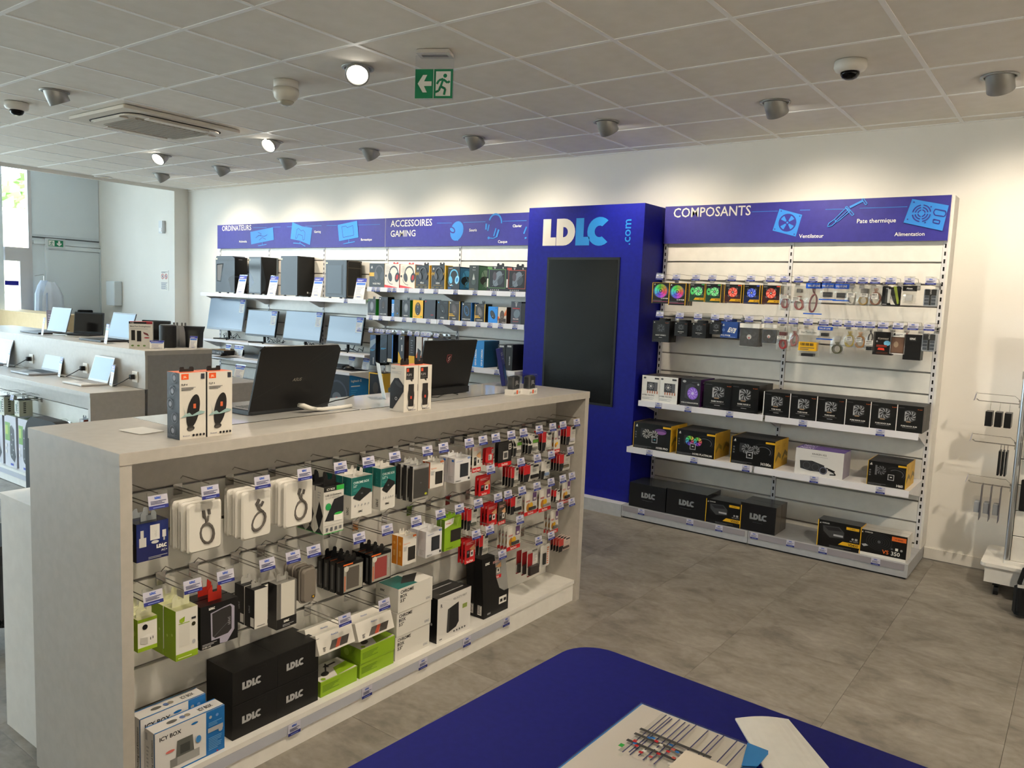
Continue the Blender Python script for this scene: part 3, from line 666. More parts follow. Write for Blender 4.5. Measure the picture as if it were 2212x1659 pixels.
# ---------------------------------------------------------------- counter in front
CX0, CX1, CY0, CY1, CZ = -2.81, -2.21, 1.118, 3.73, 1.19
CP = -2.42
ct = thing('display_counter', 'long grey display counter with hanging accessories on its front', 'counter', (0, 0, 0))
MB().bbox(CX0, CY0, CZ-.036, CX1, CY1, CZ, LAM, .0012).build('counter_top', ct)
MB().box(CX0+.003, CY0+.002, 0, CX1-.003, CY0+.038, CZ-.0365, LAM).build('end_panel', ct)
MB().box(CX0+.003, CY1-.040, 0, CX1-.003, CY1-.002, CZ-.0365, LAM).build('end_panel', ct)
MB().box(CP, CY0+.04, 1.022, CP+.018, CY1-.041, CZ-.037, LAM).build('fascia', ct)
MB().box(CP-.03, CY0+.04, .1, CP-.019, CY1-.041, 1.02, GRV).build('back_board', ct)
CG = [1.015, .8675, .72, .5725, .425, .2775]
edge = CG+[.12]
for a, b in zip(edge, edge[1:]):
    MB().bbox(CP-.018, CY0+.042, b+(.006 if b > .13 else 0), CP, CY1-.043, a-.006, SLAT, .0015).build('slat_panel', ct)
MB().box(CP-.3, CY0+.04, .1, CP-.032, CY1-.042, CZ-.038, LAMD).build('core', ct)
MB().box(CP+.001, CY0+.04, .10, -2.226, CY1-.041, .12, LAMW).build('bottom_shelf', ct)
MB().box(CP+.002, CY0+.04, 0, -2.232, CY1-.042, .0995, LAMW).build('base_board', ct)
o = MB().box(-2.2315, CY0+.045, .062, -2.2255, 3.08, .099, M('#aeb0ba', .3)).build('price_rail', ct)
for px, py in ((635, 1572), (792, 1489), (913, 1427), (1008, 1380), (1107, 1330)):
    q = S(px, py, -2.225); link(TAGS, 'price_label', o, (-2.2235, min(q.y, 3.05), .056), PI/2)
MB().box(-2.80, CY0+.35, CZ+.0002, -2.45, CY1-.25, CZ+.0012, M('#c4c2be', .08, 0, .8)).build('glass_inset', ct)
for y0, y1 in ((1.43, 2.25), (2.262, 3.47)): MB().box(-2.449, y0, CZ+.0002, -2.4455, y1, CZ+.0016, M('#3a3836', .6)).build('inset_joint', ct)
MB().box(-2.8, 2.252, CZ+.0013, -2.45, 2.256, CZ+.0018, M('#3a3836', .6)).build('inset_joint', ct)
lc = thing('low_cabinet', 'low white cabinet standing against the back of the counter', 'cabinet', (0, 0, 0))
MB().box(-3.17, 1.165, .0, CX0-.003, 3.70, .875, LAMW).build('body', lc)
MB().box(-3.175, 1.16, .876, CX0-.003, 3.705, .897, LAMW).build('top', lc)

# ---------------------------------------------------------------- island with laptops
ix0, ix1 = -9.4, -5.66
isl = thing('display_island', 'stepped island carrying the laptops with hanging goods below', 'counter', (0, 0, 0))
MB().bbox(ix0, 2.66, .868, ix1, 3.062, .9, LAM, .0012).build('lower_top', isl)
MB().bbox(ix0, 3.064, 1.155, ix1, 3.62, 1.19, LAM, .0012).build('upper_top', isl)
MB().bbox(ix0, 3.622, .868, ix1, 4.09, .9, LAM, .0012).build('rear_top', isl)
MB().box(ix1-.036, 2.664, 0, ix1-.003, 3.062, .8675, LAM).build('end_panel', isl)
MB().box(ix1-.036, 3.085, 0, ix1-.003, 3.618, 1.1545, LAMD).build('end_panel', isl)
MB().box(ix1-.036, 3.622, 0, ix1-.003, 4.086, .8675, LAM).build('end_panel', isl)
MB().box(ix0, 3.066, .9005, ix1-.001, 3.084, 1.1545, LAM).build('riser', isl)
MB().box(ix0, 3.6, .9005, ix1-.04, 3.618, 1.1545, LAM).build('riser', isl)
MB().box(ix0, 2.86, .72, ix1-.038, 2.878, .8675, LAM).build('fascia', isl)
MB().box(ix0, 2.897, .1, ix1-.038, 2.91, .72, GRV).build('back_board', isl)
ie = [.714, .5675, .421, .2745, .12]
for a, b in zip(ie, ie[1:]): MB().bbox(ix0, 2.878, b+(.006 if b > .13 else 0), ix1-.04, 2.896, a-.006, SLAT, .0015).build('slat_panel', isl)
MB().box(ix0, 2.70, .1, ix1-.038, 2.877, .12, LAMW).build('bottom_shelf', isl)
MB().box(ix0, 2.705, 0, ix1-.038, 2.876, .0995, LAMW).build('base_board', isl)
MB().box(ix0, 2.694, .062, ix1-.1, 2.7, .099, M('#aeb0ba', .3)).build('price_rail', isl)
MB().box(ix0+.05, 2.912, 0, ix1-.04, 4.07, .866, LAMD).build('core', isl)
# cream cabinet further back
q0 = W(113, 680, 4.35); q1 = W(105, 713, 4.35)
cc = thing('cream_cabinet', 'cream coloured cabinet beyond the laptops, before the window', 'cabinet', (0, 0, 0))
CRM = grain('cream_panel', '#cdb48a', '#d2b990', 12, .6, .3)
MB().box(-12.0, 4.35, 0, q0.x, 4.75, q0.z-.02, CRM).build('body', cc)
MB().box(-12.01, 4.345, q0.z-.0195, q0.x+.005, 4.755, q0.z, CRM).build('top', cc)

# ---------------------------------------------------------------- blue table in the foreground
tb = thing('blue_table', 'matt blue table with rounded corners in the foreground', 'table', (-1.05, 1.805, 0), math.radians(-3.1))
def rrect(x0, y0, x1, y1, r, n=8):
    P = []
    for cx_, cy_, a0 in ((x1-r, y1-r, 0), (x0+r, y1-r, 90), (x0+r, y0+r, 180), (x1-r, y0+r, 270)):
        for i in range(n+1): t = math.radians(a0+90*i/n); P.append((cx_+r*math.cos(t), cy_+r*math.sin(t)))
    return P
MB().prism(rrect(0, -1.25, 1.9, 0, .10), .722, .75, TABLEB, 'xy').build('table_top', tb)
for x in (.12, 1.78):
    for y in (-.12, -1.13): MB().lathe([(.03, 0), (.03, .7215)], ALU, 16, (x, y, 0)).build('leg', tb)
MB().box(.12, -1.15, .64, 1.78, -1.11, .7, ALU).box(.12, -.14, .64, 1.78, -.1, .7, ALU).build('frame', tb)
# ================================================================== PRODUCT BUILDERS
_cache = {}; _keep = []
def mm(c): return c if not isinstance(c, str) else M(c)
def cached(key, fn):
    if key not in _cache: _cache[key] = fn()
    return _cache[key]
def carton(name, label, cat, loc, rz, w, d, h, cols, front=None, left=None, right=None, top=None, group=None, tab=None, tabat=.5):
    """box standing on loc (middle of the front bottom edge), front looking to local -y"""
    w, d, h = round(w, 4), round(d, 4), round(h, 4)
    F, Sd, T = (mm(c) for c in cols); k = (name, w, d, h, F.name, Sd.name, T.name)
    me = cached(k, lambda: MB().box(-w/2, 0, 0, w/2, d, h, Sd, front=F, top=T, bot=T).mesh(name))
    o = link(me, name, None, loc, rz); tag(o, label, cat, group)
    if front or left or right or top:
        for nm, fn in (('front_print', front), ('side_print', left), ('side_print', right), ('top_print', top)):
            if not fn: continue
            def mk():
                p = MB()
                if fn is front: fn(F_(p, -w/2, -.0002, 0, w/2, h))
                elif fn is left: fn(Lf_(p, -w/2-.0002, d, 0, 0, h))
                elif fn is right: fn(R_(p, w/2+.0002, 0, 0, d, h))
                else: fn(T_(p, -w/2, 0, h+.0002, w/2, d))
                return p.mesh(nm)
            link(cached(k+(nm, id(fn)), mk), nm, o); _keep.append(fn)
    if tab:
        tw_0, th, tc = tab
        link(cached(('tab', tab, d*tabat), lambda: MB().prism([(-tw_0/2, 0), (tw_0/2, 0), (tw_0/2, th*.75), (tw_0/2-th*.25, th), (tw_0*.2, th), (tw_0*.16, th*.55), (-tw_0*.16, th*.55), (-tw_0*.2, th), (-tw_0/2+th*.25, th), (-tw_0/2, th*.75)], d*tabat, d*tabat+.0012, mm(tc)).mesh('hang_tab')), 'hang_tab', o, (0, 0, h-.0005))
    return o
def card(name, label, cat, loc, rz, w, h, base, front, dome=None, prod=None, group=None, th=.0012):
    """blister card: backing card, clear dome (u0,v0,u1,v1,depth), product (u0,v0,u1,v1,depth,colour)"""
    w, h = round(w, 4), round(h, 4)
    e = thing(name, label, cat, loc, rz, group); B = mm(base)
    k = ('card', name, w, h, B.name, id(front), dome, prod)
    def mk():
        p = MB(); c = min(.006, w*.12)
        p.prism([(-w/2+c, 0), (w/2-c, 0), (w/2, c), (w/2, h-c), (w/2-c, h), (w*.14, h), (w*.1, h-.006), (-w*.1, h-.006), (-w*.14, h), (-w/2+c, h), (-w/2, h-c), (-w/2, c)], .0, th, B)
        if front: front(F_(p, -w/2, -.0002, 0, w/2, h))
        return p.mesh('backing_card')
    link(cached(k, mk), 'backing_card', e)
    if prod:
        u0, v0, u1, v1, dp, pc = prod
        link(cached(k+('p',), lambda: MB().bbox((u0-.5)*w, -.002-dp, v0*h, (u1-.5)*w, -.002, v1*h, mm(pc), min(.0025, dp*.3)).mesh('product')), 'product', e)
    if dome:
        u0, v0, u1, v1, dp = dome
        def mkd():
            x0, x1, z0, z1 = (u0-.5)*w, (u1-.5)*w, v0*h, v1*h; b = min(.004, dp*.4)
            P = [(x0, z0), (x1, z0), (x1, z1), (x0, z1)]; Q = [(x0+b, z0+b), (x1-b, z0+b), (x1-b, z1-b), (x0+b, z1-b)]
            return MB().add([(a, -.0006, c) for a, c in P]+[(a, -.0006-dp, c) for a, c in Q], [(4, 5, 6, 7)]+[(i, (i+1) % 4, 4+(i+1) % 4, 4+i) for i in range(4)], CLEAR).mesh('blister')
        link(cached(k+('d',), mkd), 'blister', e)
    return e
def coil(cx_, cz, rx, rz_, r, turns, m, y=0, tilt=0.0, ends=True, seed=1):
    r_ = random.Random(seed); P = []; n = 14*turns
    for i in range(n+1):
        t = 2*PI*i/14+PI/2; k = 1+.06*math.sin(i*.7+seed)
        a, b = rx*k*math.cos(t), rz_*k*math.sin(t); P.append((cx_+a*math.cos(tilt)-b*math.sin(tilt), y+r*1.3*math.sin(i*.45), cz+a*math.sin(tilt)+b*math.cos(tilt)))
    if ends:
        P = [(cx_+.2*rx, y, cz+rz_*1.75), (cx_+.1*rx, y, cz+rz_*1.3)]+P+[(cx_-.15*rx, y, cz+rz_*1.3), (cx_-.3*rx, y, cz+rz_*1.7)]
    return MB().tube(P, r, m, 5)
def bag(name, label, cat, loc, rz, w, h, head=None, cable=None, item=None, sticker=None, group=None, seed=1, strip=None):
    """clear bag: film, header card (height fraction, colour, art), coiled cable (colour, radius, rx, rz, cz), item (u0,v0,u1,v1,depth,colour), sticker (u0,v0,u1,v1,colour)"""
    w, h = round(w, 4), round(h, 4)
    e = thing(name, label, cat, loc, rz, group); k = ('bag', name, w, h, str(head and head[:1]), str(cable), str(item), str(sticker), seed)
    def mk():
        p = MB(); d = .010; r_ = random.Random(seed); nx, nz = 4, 6; vs_ = []
        for sgn in (-1, 1):
            for j in range(nz+1):
                for i in range(nx+1):
                    u, v = i/nx, j/nz; bulge = math.sin(PI*u)*math.sin(PI*min(1, v*1.15))
                    vs_.append(((u-.5)*w, sgn*(.001+d*max(0, bulge)*r_.uniform(.75, 1.15)), v*h))
        fs = []; N = (nx+1)*(nz+1)
        for sgn in (0, 1):
            for j in range(nz):
                for i in range(nx):
                    a = sgn*N+j*(nx+1)+i; q = (a, a+1, a+nx+2, a+nx+1); fs.append(q if sgn == 0 else tuple(reversed(q)))
        return p.add(vs_, fs, CLEARB).mesh('bag_film')
    link(cached(k+('f',), mk), 'bag_film', e)
    if head:
        hf, hc, art = head
        def mkh():
            p = MB().box(-w*.5, -.0035, h*(1-hf), w*.5, -.0023, h*1.0, mm(hc))
            if art: art(F_(p, -w*.5, -.0037, h*(1-hf), w*.5, h))
            return p.mesh('header_card')
        link(cached(k+('h', id(art)), mkh), 'header_card', e)
    if cable:
        cc_, r, rx, rz_, cz = cable
        link(cached(k+('c',), lambda: coil(0, cz*h, rx*w, rz_*h, r, 3, mm(cc_), 0, .1*(seed % 3-1), True, seed).mesh('cable', True)), 'cable', e)
    if item:
        u0, v0, u1, v1, dp, ic = item
        link(cached(k+('i',), lambda: MB().bbox((u0-.5)*w, -dp/2, v0*h, (u1-.5)*w, dp/2, v1*h, mm(ic), .002).mesh('product')), 'product', e)
    if sticker:
        u0, v0, u1, v1, s_c = sticker
        def mks():
            p = MB().box((u0-.5)*w, -.0125, v0*h, (u1-.5)*w, -.0120, v1*h, mm(s_c)); A = F_(p, (u0-.5)*w, -.0127, v0*h, (u1-.5)*w, v1*h)
            A.bars(.1, .12, .9, .5, 2, M('#555')); [A.r(.1+.08*i, .58, .1+.08*i+(.05 if i % 3 else .03), .9, M('#222')) for i in range(10)]
            return p.mesh('sticker')
        link(cached(k+('s',), mks), 'sticker', e)
    if strip: link(cached(k+('st',), lambda: MB().box(-w*.55, -.004, -.012, w*.55, .004, -.004, mm(strip)).mesh('zip_strip')), 'zip_strip', e)
    return e
def pouch(name, label, cat, loc, rz, w, h, group, seed=1, tilt=0, show=True):
    e = thing(name, label, cat, loc, rz, group)
    def mk():
        p = MB(); P = [(x, z+h/2) for x, z in rr(w/2, h/2, .012, 4)]; n = len(P); Q = [(x*.9, (z-h/2)*.93+h/2) for x, z in P]
        p.add([(x, .0, z) for x, z in P]+[(x, -.006, z) for x, z in Q]+[(x, .006, z) for x, z in Q], [tuple(range(n, 2*n)), tuple(reversed(range(2*n, 3*n)))]+[(k, (k+1) % n, n+(k+1) % n, n+k) for k in range(n)]+[(k, 2*n+k, 2*n+(k+1) % n, (k+1) % n) for k in range(n)], M('#d9d5cc', .35))
        return p.mesh('pouch', False)
    link(cached(('pouch', round(w, 3), round(h, 3)), mk), 'pouch', e)
    if show:
        cm = M('#55504b', .6)
        link(cached(('pcable', round(w, 3), round(h, 3), seed, tilt), lambda: coil(.04*w, h*.36, w*.17, h*.20, .0032, 4, cm, -.009, tilt, True, seed).mesh('cable', True)), 'cable', e)
        link(cached(('pplug', round(w, 3), seed, tilt), lambda: MB().bbox(-.005, -.012, 0, .005, -.006, .022, M('#4a4642', .5), .001).bbox(.015, -.012, .004, .023, -.006, .022, M('#4a4642', .5), .001).mesh('plug')), 'plug', e, (-.005, 0, h*.70), (0, -tilt, 0))
    return e
def hookmesh(L):
    def a(): return MB().box(-.016, -.004, -.034, .016, 0, .012, CHROME).box(-.02, -.008, .004, .02, .006, .011, CHROME).mesh('bracket')
    def b(): return MB().tube([(-.011, -.004, -.012), (-.011, -L, -.012), (-.011, -L-.014, -.002)], .0019, WIRE, 5).tube([(.011, -.004, -.012), (.011, -L, -.012), (.011, -L-.014, -.002)], .0019, WIRE, 5).mesh('prong')
    def c(): return MB().tube([(.002, -.004, .012), (.002, -.03, .034), (.002, -L-.016, .034)], .0017, WIRE, 5).box(-.032, -L-.020, .030, .032, -L-.016, .040, ACRYL).mesh('tag_arm')
    k = round(L, 3); return [(n, cached(('hook', n, k), f)) for n, f in (('bracket', a), ('prong', b), ('tag_arm', c))]
def hook(loc, rz, L, label, group, tg=True, tilt=.18):
    e = thing('display_hook', label, 'hook', loc, rz, group)
    for n, me in hookmesh(L): link(me, n, e)
    if tg: link(TAG, 'price_tag', e, (0, -L-.0215-.004, -.012), (-tilt, 0, 0))
    return e
ZROW = {'w1': 1.889-.006, 'w2': 1.596-.0}
def place(side, box, yf):
    pl, pr_, pt, pb = box
    if side == 'C':
        a, b = S(pl, pb, yf), S(pr_, pt, yf); w = b.y-a.y; return w, b.z-a.z, Vector((yf, (a.y+b.y)/2, a.z)), PI/2
    a, b = W(pl, pt, yf), W(pr_, pb, yf); w = b.x-a.x; return w, a.z-b.z, Vector(((a.x+b.x)/2, yf, b.z)), 0.0
def hang(side, box, zrow, yf, n, step, make, hl, hg, tg=True, hk=True, wall=None):
    """hook on the slatwall with n packs hung on it"""
    w, h, c, rz = place(side, box, yf)
    wall = wall if wall is not None else (CP if side == 'C' else (YP if side == 'W' else 2.878))
    L = abs(wall-yf)+.012
    h = min(h, zrow-.014-c.z) if zrow-.014-c.z > .02 else h
    n0 = len(COL.objects)
    for i in range(n):
        o = Vector((-i*step, 0, 0)) if side == 'C' else Vector((0, i*step, 0)); make(c+o, rz, w, h)
    if n and len(COL.objects) > n0:
        t_ = ('chrome hook with price tag carrying the '+COL.objects[n0]['label']).split(); hl = ' '.join(t_[:16]).rstrip(',')
        while hl.split()[-1] in ('and', 'with', 'in', 'the', 'of', 'beside', 'a', 'by', 'on', 'under', 'next', 'to', 'between', 'before'): hl = ' '.join(hl.split()[:-1])
    if hk:
        hl_ = Vector((wall, c.y, zrow)) if side == 'C' else Vector((c.x, wall, zrow))
        hook(hl_, rz, L, hl, hg, tg)
# ---------------------------------------------------------------- artwork
K = M('#0d0d0f', .35); KM = M('#151517', .5); DG = M('#2a2b2e', .45); MG = M('#5b5c60', .45); LG = M('#a6a6a8', .5); WH = M('#e6e3dc', .45); RD = M('#b3161c', .45); OR = M('#d8692a', .5); YL = M('#d8a71a', .45); GR = M('#2f9e3e', .45); BL = M('#1b69b4', .45); PU = M('#5a2a86', .45); CY = M('#35a0d8', .45)
import colorsys
RAIN = []
for k in range(12):
    rgb = colorsys.hsv_to_rgb((k/12+.05) % 1, .65, .82); RAIN.append(M('#%02x%02x%02x' % tuple(int(c*255) for c in rgb), .45))
def sail(A, u, v, s_, m=WH):
    a = s_*A.h/A.w
    A.poly([(u-.5*a, v), (u-.1*a, v), (u, v+.5*s_), (u-.15*a, v+.55*s_)], m); A.poly([(u, v), (u+.45*a, v), (u+.15*a, v+.9*s_), (u-.0*a, v+.8*s_)], m); A.r(u-.5*a, v-.3*s_, u+.5*a, v-.12*s_, m)
def a_rain(A):
    A.r(0, 0, .035, 1, YL); A.r(.965, 0, 1, 1, YL); A.r(0, .985, 1, 1, YL); sail(A, .14, .90, .06)
    A.e(.5, .60, .44, .36, M('#3c4a6a')); A.pie(.5, .60, .36, RAIN); A.ring(.5, .6, .20, .215, M('#20242c')); A.c(.5, .6, .075, K); A.c(.5, .6, .03, WH, 8)
    A.t('LL120 RGB', .93, .22, .055, WH, 2, 'r'); A.r(.06, .08, .94, .11, M('#8a3a5a')); A.bars(.08, .12, .6, .18, 2, MG)
def a_af(col, two=False):
    dk = M({'g': '#123a24', 'r': '#3a1512', 'b': '#141a40'}[col]); fc = M({'g': '#4fc36a', 'r': '#e2402f', 'b': '#2f49d6'}[col]); lt = M({'g': '#9be3ab', 'r': '#f08a78', 'b': '#7a90f0'}[col])
    def f(A):
        A.r(0, 0, .03, 1, YL); A.r(.97, 0, 1, 1, YL); A.r(.03, 0, .97, .45, dk); A.t('CORSAIR', .08, .90, .035, WH, 1); A.r(.78, .92, .96, .97, fc)
        if two: A.e(.22, .58, .14, .22, fc); A.c(.22, .58, .05, K, 10)
        u = .6 if two else .5
        for q in ((-.23, -.19), (.23, -.19), (-.23, .19), (.23, .19)): A.c(u+q[0], .58+q[1]*A.w/A.h*1.05, .06, MG, 8)
        A.fan(u, .58, .27, lt, K, 7, fc); A.c(u, .58, .035, WH, 8)
        A.poly([(.32, .09), (.97, .09), (.97, .22), (.42, .22)], YL); A.t('AF120', .95, .12, .07, K, 2, 'r'); A.bars(.08, .04, .5, .08, 1, MG)
    return f
def a_wings(name):
    def f(A):
        A.r(.25, .48, .75, .84, DG); A.fan(.5, .66, .21, MG, K, 7); A.t(name, .5, .30, .05, WH, 2, 'c', .8); A.bars(.4, .21, .6, .25, 1, LG); A.t('be quiet!', .95, .90, .035, OR, 1, 'r'); A.c(.1, .92, .035, WH, 8); A.bars(.1, .06, .9, .14, 2, DG)
    return f
def a_f12(A):
    sail(A, .16, .76, .12, WH); A.t('F12 PWM', .06, .10, .10, WH, 2, 'l', .6); A.poly([(.40, .36), (.52, .66), (.95, .60), (.84, .30)], WH); A.fan(.67, .48, .17, M('#3c5a9a'), WH, 7); A.c(.18, .48, .1, M('#5a7ac0'), 12); A.bars(.5, .05, .9, .1, 1, M('#8aa0d8'))
def a_kryo(A): A.t('Kryonaut', .5, .68, .08, M('#d8cfc4'), 1, 'c', .8, 0, .25); A.e(.72, .52, .17, .14, M('#6fb6d8')); A.c(.2, .58, .05, LG, 10); A.r(.18, .34, .72, .44, M('#7a2a18')); A.poly([(.25, .22), (.62, .2), (.58, .3), (.3, .31)], M('#d83a20')); A.bars(.2, .06, .8, .14, 2, M('#5a3020'))
def a_ldlc(A): A.logo(.5, .80, .075, WH, None, 'c'); A.bars(.32, .76, .68, .785, 1, MG)
def a_ldlcbox(A): A.logo(.52, .44, .22, M('#7d7f82', .4), None, 'c'); A.bars(.36, .33, .64, .36, 1, M('#3c3e42'))
def a_paste(A): A.poly([(.2, .9), (.34, .92), (.75, .08), (.6, .06)], LG); A.poly([(.62, 1), (.80, 1), (.98, .3), (.98, .1), (.9, .1)], M('#8a9a3a')); A.poly([(.2, .86), (.28, .88), (.52, .42), (.45, .38)], K); A.bars(.05, .05, .3, .12, 1, LG); A.poly([(.4, .3), (.56, .34), (.8, .06), (.55, .06)], WH)
def a_brown(A): A.r(.06, .04, .94, .80, M('#4a3428')); A.r(.12, .08, .88, .76, M('#6a5040')); A.bars(.15, .86, .8, .96, 2, MG); A.e(.4, .45, .16, .22, M('#94806a')); A.r(.2, .88, .3, .98, K)
def a_comp(A):
    A.r(.06, .62, .94, .97, K); A.t('LDLC', .56, .70, .08, WH, 2, 'l', None, PI/2); A.r(.42, .06, .58, .62, K)
    for v in (.08, .27, .46): A.r(.08, v, .40, v+.15, M('#3c4550')); A.r(.60, v, .92, v+.15, M('#3c4550'))
def a_value(A): A.t('VALUE LINE', .5, .3, .42, WH, 2, 'c', .8)
def a_star(A): A.t('StarTech.com', .5, .35, .35, M('#6a6a60'), 1, 'c', .85)
def a_tx3(A): A.t('HYPER TX3 EVO', .05, .22, .05, DG, 2, 'l', .9); A.bars(.05, .08, .7, .17, 3, LG); A.r(.28, .42, .86, .76, M('#3a3b3e')); A.fan(.50, .60, .17, M('#8b8b8e'), WH, 9, K); A.r(.70, .42, .84, .76, MG); [A.r(.32+.13*i, .32, .37+.13*i, .42, M('#b0613c')) for i in range(5)]; A.e(.16, .91, .07, .05, MG); A.r(.70, .88, .93, .94, DG)
def a_212(A): A.e(.17, .90, .09, .06, LG); A.t('HYPER 212 RGB BLACK EDITION', .06, .10, .045, WH, 2, 'l', .86); A.bars(.06, .04, .4, .08, 1, MG); A.poly([(.22, .30), (.25, .76), (.5, .84), (.78, .76), (.55, .70), (.5, .22)], M('#3a3a40')); A.e(.62, .48, .27, .30, M('#7d5cc8'), .1); A.fan(.62, .48, .25, M('#b08ae6'), M('#c8bde8'), 9); A.c(.88, .82, .05, LG, 10); A.bars(.55, .88, .9, .92, 1, MG)
def a_212s(A): A.bars(.12, .2, .8, .8, 12, M('#7a3a86')); A.bars(.3, .86, .9, .92, 1, LG)
def a_rock(name, slim=False):
    def f(A):
        A.t('be quiet!', .95, .87, .032, OR, 1, 'r'); A.bars(.06, .89, .28, .92, 1, MG); v = .64 if not slim else .62
        A.poly([(.30, v-.22), (.30, v+.16), (.40, v+.20), (.62, v+.19), (.72, v+.14), (.72, v-.14), (.5, v-.25)], M('#57585a')); A.r(.31, v-.2, .37, v+.14, LG); A.fan(.53, v, .20, M('#8e8f92'), K, 9, K)
        A.r(.38, v-.25, .55, v-.21, M('#9a7a5a')); A.t(name, .5, .27 if not slim else .2, .05, WH, 2, 'c', .66); A.bars(.25, .22 if not slim else .155, .75, .235 if not slim else .17, 1, LG)
        if not slim: A.bars(.40, .14, .6, .18, 1, LG); A.bars(.1, .04, .9, .1, 2, DG)
    return f
def a_cors(name, rgb=False, one=False, pur=False):
    def f(A):
        A.r(0, 0, .012, 1, YL); A.r(.988, 0, 1, 1, YL); sail(A, .085, .86, .085); A.r(.78, .88, .985, .95, YL); A.bars(.03, .04, .5, .12, 2, MG)
        if not one: A.r(.20, .46, .34, .80, DG)
        for i, v in enumerate((.62, .52, .42)): A.c(.07, v, .035, MG, 8)
        if pur: A.e(.72, .74, .26, .12, M('#5a3a74')); A.e(.74, .70, .2, .06, M('#8a5a9a'))
        else: A.ring(.72, .60, .24, .26, DG, -.6, 2.4, 12, 1.5); A.ring(.74, .58, .16, .18, MG, -.6, 2.4, 12, 1.6)
        if one: A.fan(.36, .66, .19, MG, KM, 9); A.r(.20, .45, .25, .85, MG); c_ = (.62, .42)
        else:
            for u, r in ((.36, .19), (.56, .17)):
                if rgb: A.pie(u, .60, r, RAIN); A.fan(u, .60, r, M('#1c2430'), K, 7, None, .45)
                else: A.fan(u, .60, r, M('#a39f98') if pur else M('#77787a'), K, 9, M('#2a2a2c'))
            c_ = (.58, .40) if pur else (.44, .38)
        s_ = .12; a = s_*A.h/A.w
        A.r(c_[0]-a, c_[1]-s_, c_[0]+a, c_[1]+s_, LG); A.r(c_[0]-.78*a, c_[1]-.78*s_, c_[0]+.78*a, c_[1]+.78*s_, K); A.r(c_[0]-.3*a, c_[1]-.1*s_, c_[0]+.3*a, c_[1]+.2*s_, M('#4aa0b0') if pur else WH)
        A.t(name, .94, .07, .10 if len(name) < 6 else .075, WH, 2, 'r', .62)
    return f
def a_corside(A): A.poly([(.1, .35), (.5, .6), (.9, .45), (.9, .3), (.5, .42), (.1, .2)], M('#6a5a20')); A.bars(.15, .72, .6, .86, 3, M('#a8841c'))
def a_kraken(A): A.t('KRAKEN X52', .5, .80, .065, DG, 1, 'c', .5); A.bars(.32, .73, .68, .76, 1, LG); A.poly([(.10, .52), (.12, .22), (.34, .16), (.60, .18), (.62, .44), (.36, .56)], M('#2b2c2f')); A.ring(.25, .36, .12, .14, M('#4a4b4e')); A.ring(.44, .33, .12, .14, M('#4a4b4e')); A.c(.60, .24, .15, M('#202124')); A.ring(.60, .24, .11, .135, M('#6a6c80')); A.line([(.70, .30), (.82, .22), (.86, .14), (.74, .12)], .045, K); A.line([(.66, .36), (.84, .26)], .045, K)
def a_krtop(A): A.t('NZXT', .06, .25, .5, M('#d8d0e8'), 2, 'l', .3); A.bars(.4, .4, .9, .55, 1, M('#9a80c0'))
def a_vs(name, watt):
    def f(A):
        A.r(0, 0, .02, 1, YL); A.r(.98, 0, 1, 1, YL); A.t('CORSAIR', .10, .88, .045, WH, 1, 'l', .22); sail(A, .06, .88, .05); A.r(.66, .80, .95, .90, YL); A.t('VS SERIES', .80, .83, .035, K, 1, 'c', .24)
        A.poly([(.12, .80), (.50, .84), (.62, .66), (.62, .44), (.30, .38), (.14, .60)], M('#3a3a3c')); A.poly([(.16, .77), (.48, .80), (.56, .69), (.26, .65)], M('#1c1c1e')); A.r(.38, .47, .60, .54, LG)
        A.poly([(.5, .18), (.98, .18), (.98, .32), (.6, .32)], YL); A.t(name, .95, .20, .095, K, 2, 'r', .36); A.t(watt+' WATT', .95, .37, .045, LG, 1, 'r', .26); A.c(.82, .48, .04, LG, 8); A.r(.87, .44, .93, .52, LG); A.bars(.3, .04, .8, .12, 2, MG)
    return f
def a_vs350(A):
    A.r(0, 0, 1, .12, WH); A.t('CORSAIR', .10, .90, .05, WH, 1, 'l', .22); sail(A, .05, .90, .05); A.r(.68, .76, .98, .93, OR); A.t('VS SERIES', .83, .81, .05, K, 1, 'c', .25)
    for r in (.08, .14, .20, .26, .32): A.ring(.42, .62, r, r+.02, DG, 0, 2*PI, 20, 1.4)
    A.c(.42, .62, .06, MG, 12); A.poly([(.05, .42), (.14, .46), (.2, .40), (.1, .34)], LG); A.t('VS', .50, .20, .15, OR, 2, 'l', .2); A.t('350', .69, .20, .15, WH, 2, 'l', .28); A.c(.70, .44, .045, MG, 10); A.r(.77, .40, .83, .50, WH); A.c(.90, .44, .045, LG, 10)

# ================================================================== COMPONENT WALL GOODS
HL1 = 'chrome hook with price tag in the upper row of the component display'
HL2 = 'chrome hook with price tag in the lower row of the component display'
HG = 'hooks of the component display'
def fanbox(lab, art, n, box, d=.032, sidecol=K, row=1, step=None, cols=None, tab=None, name='fan_box', cat='box', right=None):
    def mk(c, rz, w, h): carton(name, lab, cat, c, rz, w, d, h, cols or (K, sidecol, K), art, None, right, None, 'hanging goods of the component display', tab)
    hang('W', box, ZR[row], 5.60 if n < 6 else 5.58, n, step or d+.003, mk, HL1 if row == 1 else HL2, HG)
ZR = {1: 1.889, 2: 1.60}
sl = lambda A: (A.r(0, 0, .06, 1, YL), A.r(.94, 0, 1, 1, YL), A.bars(.3, .3, .6, .8, 5, MG))
fanbox('black fan carton with rainbow ring print hanging by the blue tower', a_rain, 3, (1410, 1445, 610, 656), .04, K, 1, right=sl)
fanbox('black fan carton with rainbow ring print hanging by the blue tower', a_rain, 3, (1446, 1480, 611, 660), .04, K, 1, right=sl)
g_ = a_af('g', True)
fanbox('black fan carton with green fan print and yellow band', g_, 2, (1490, 1521, 612, 652), .04, K, 1, right=sl)
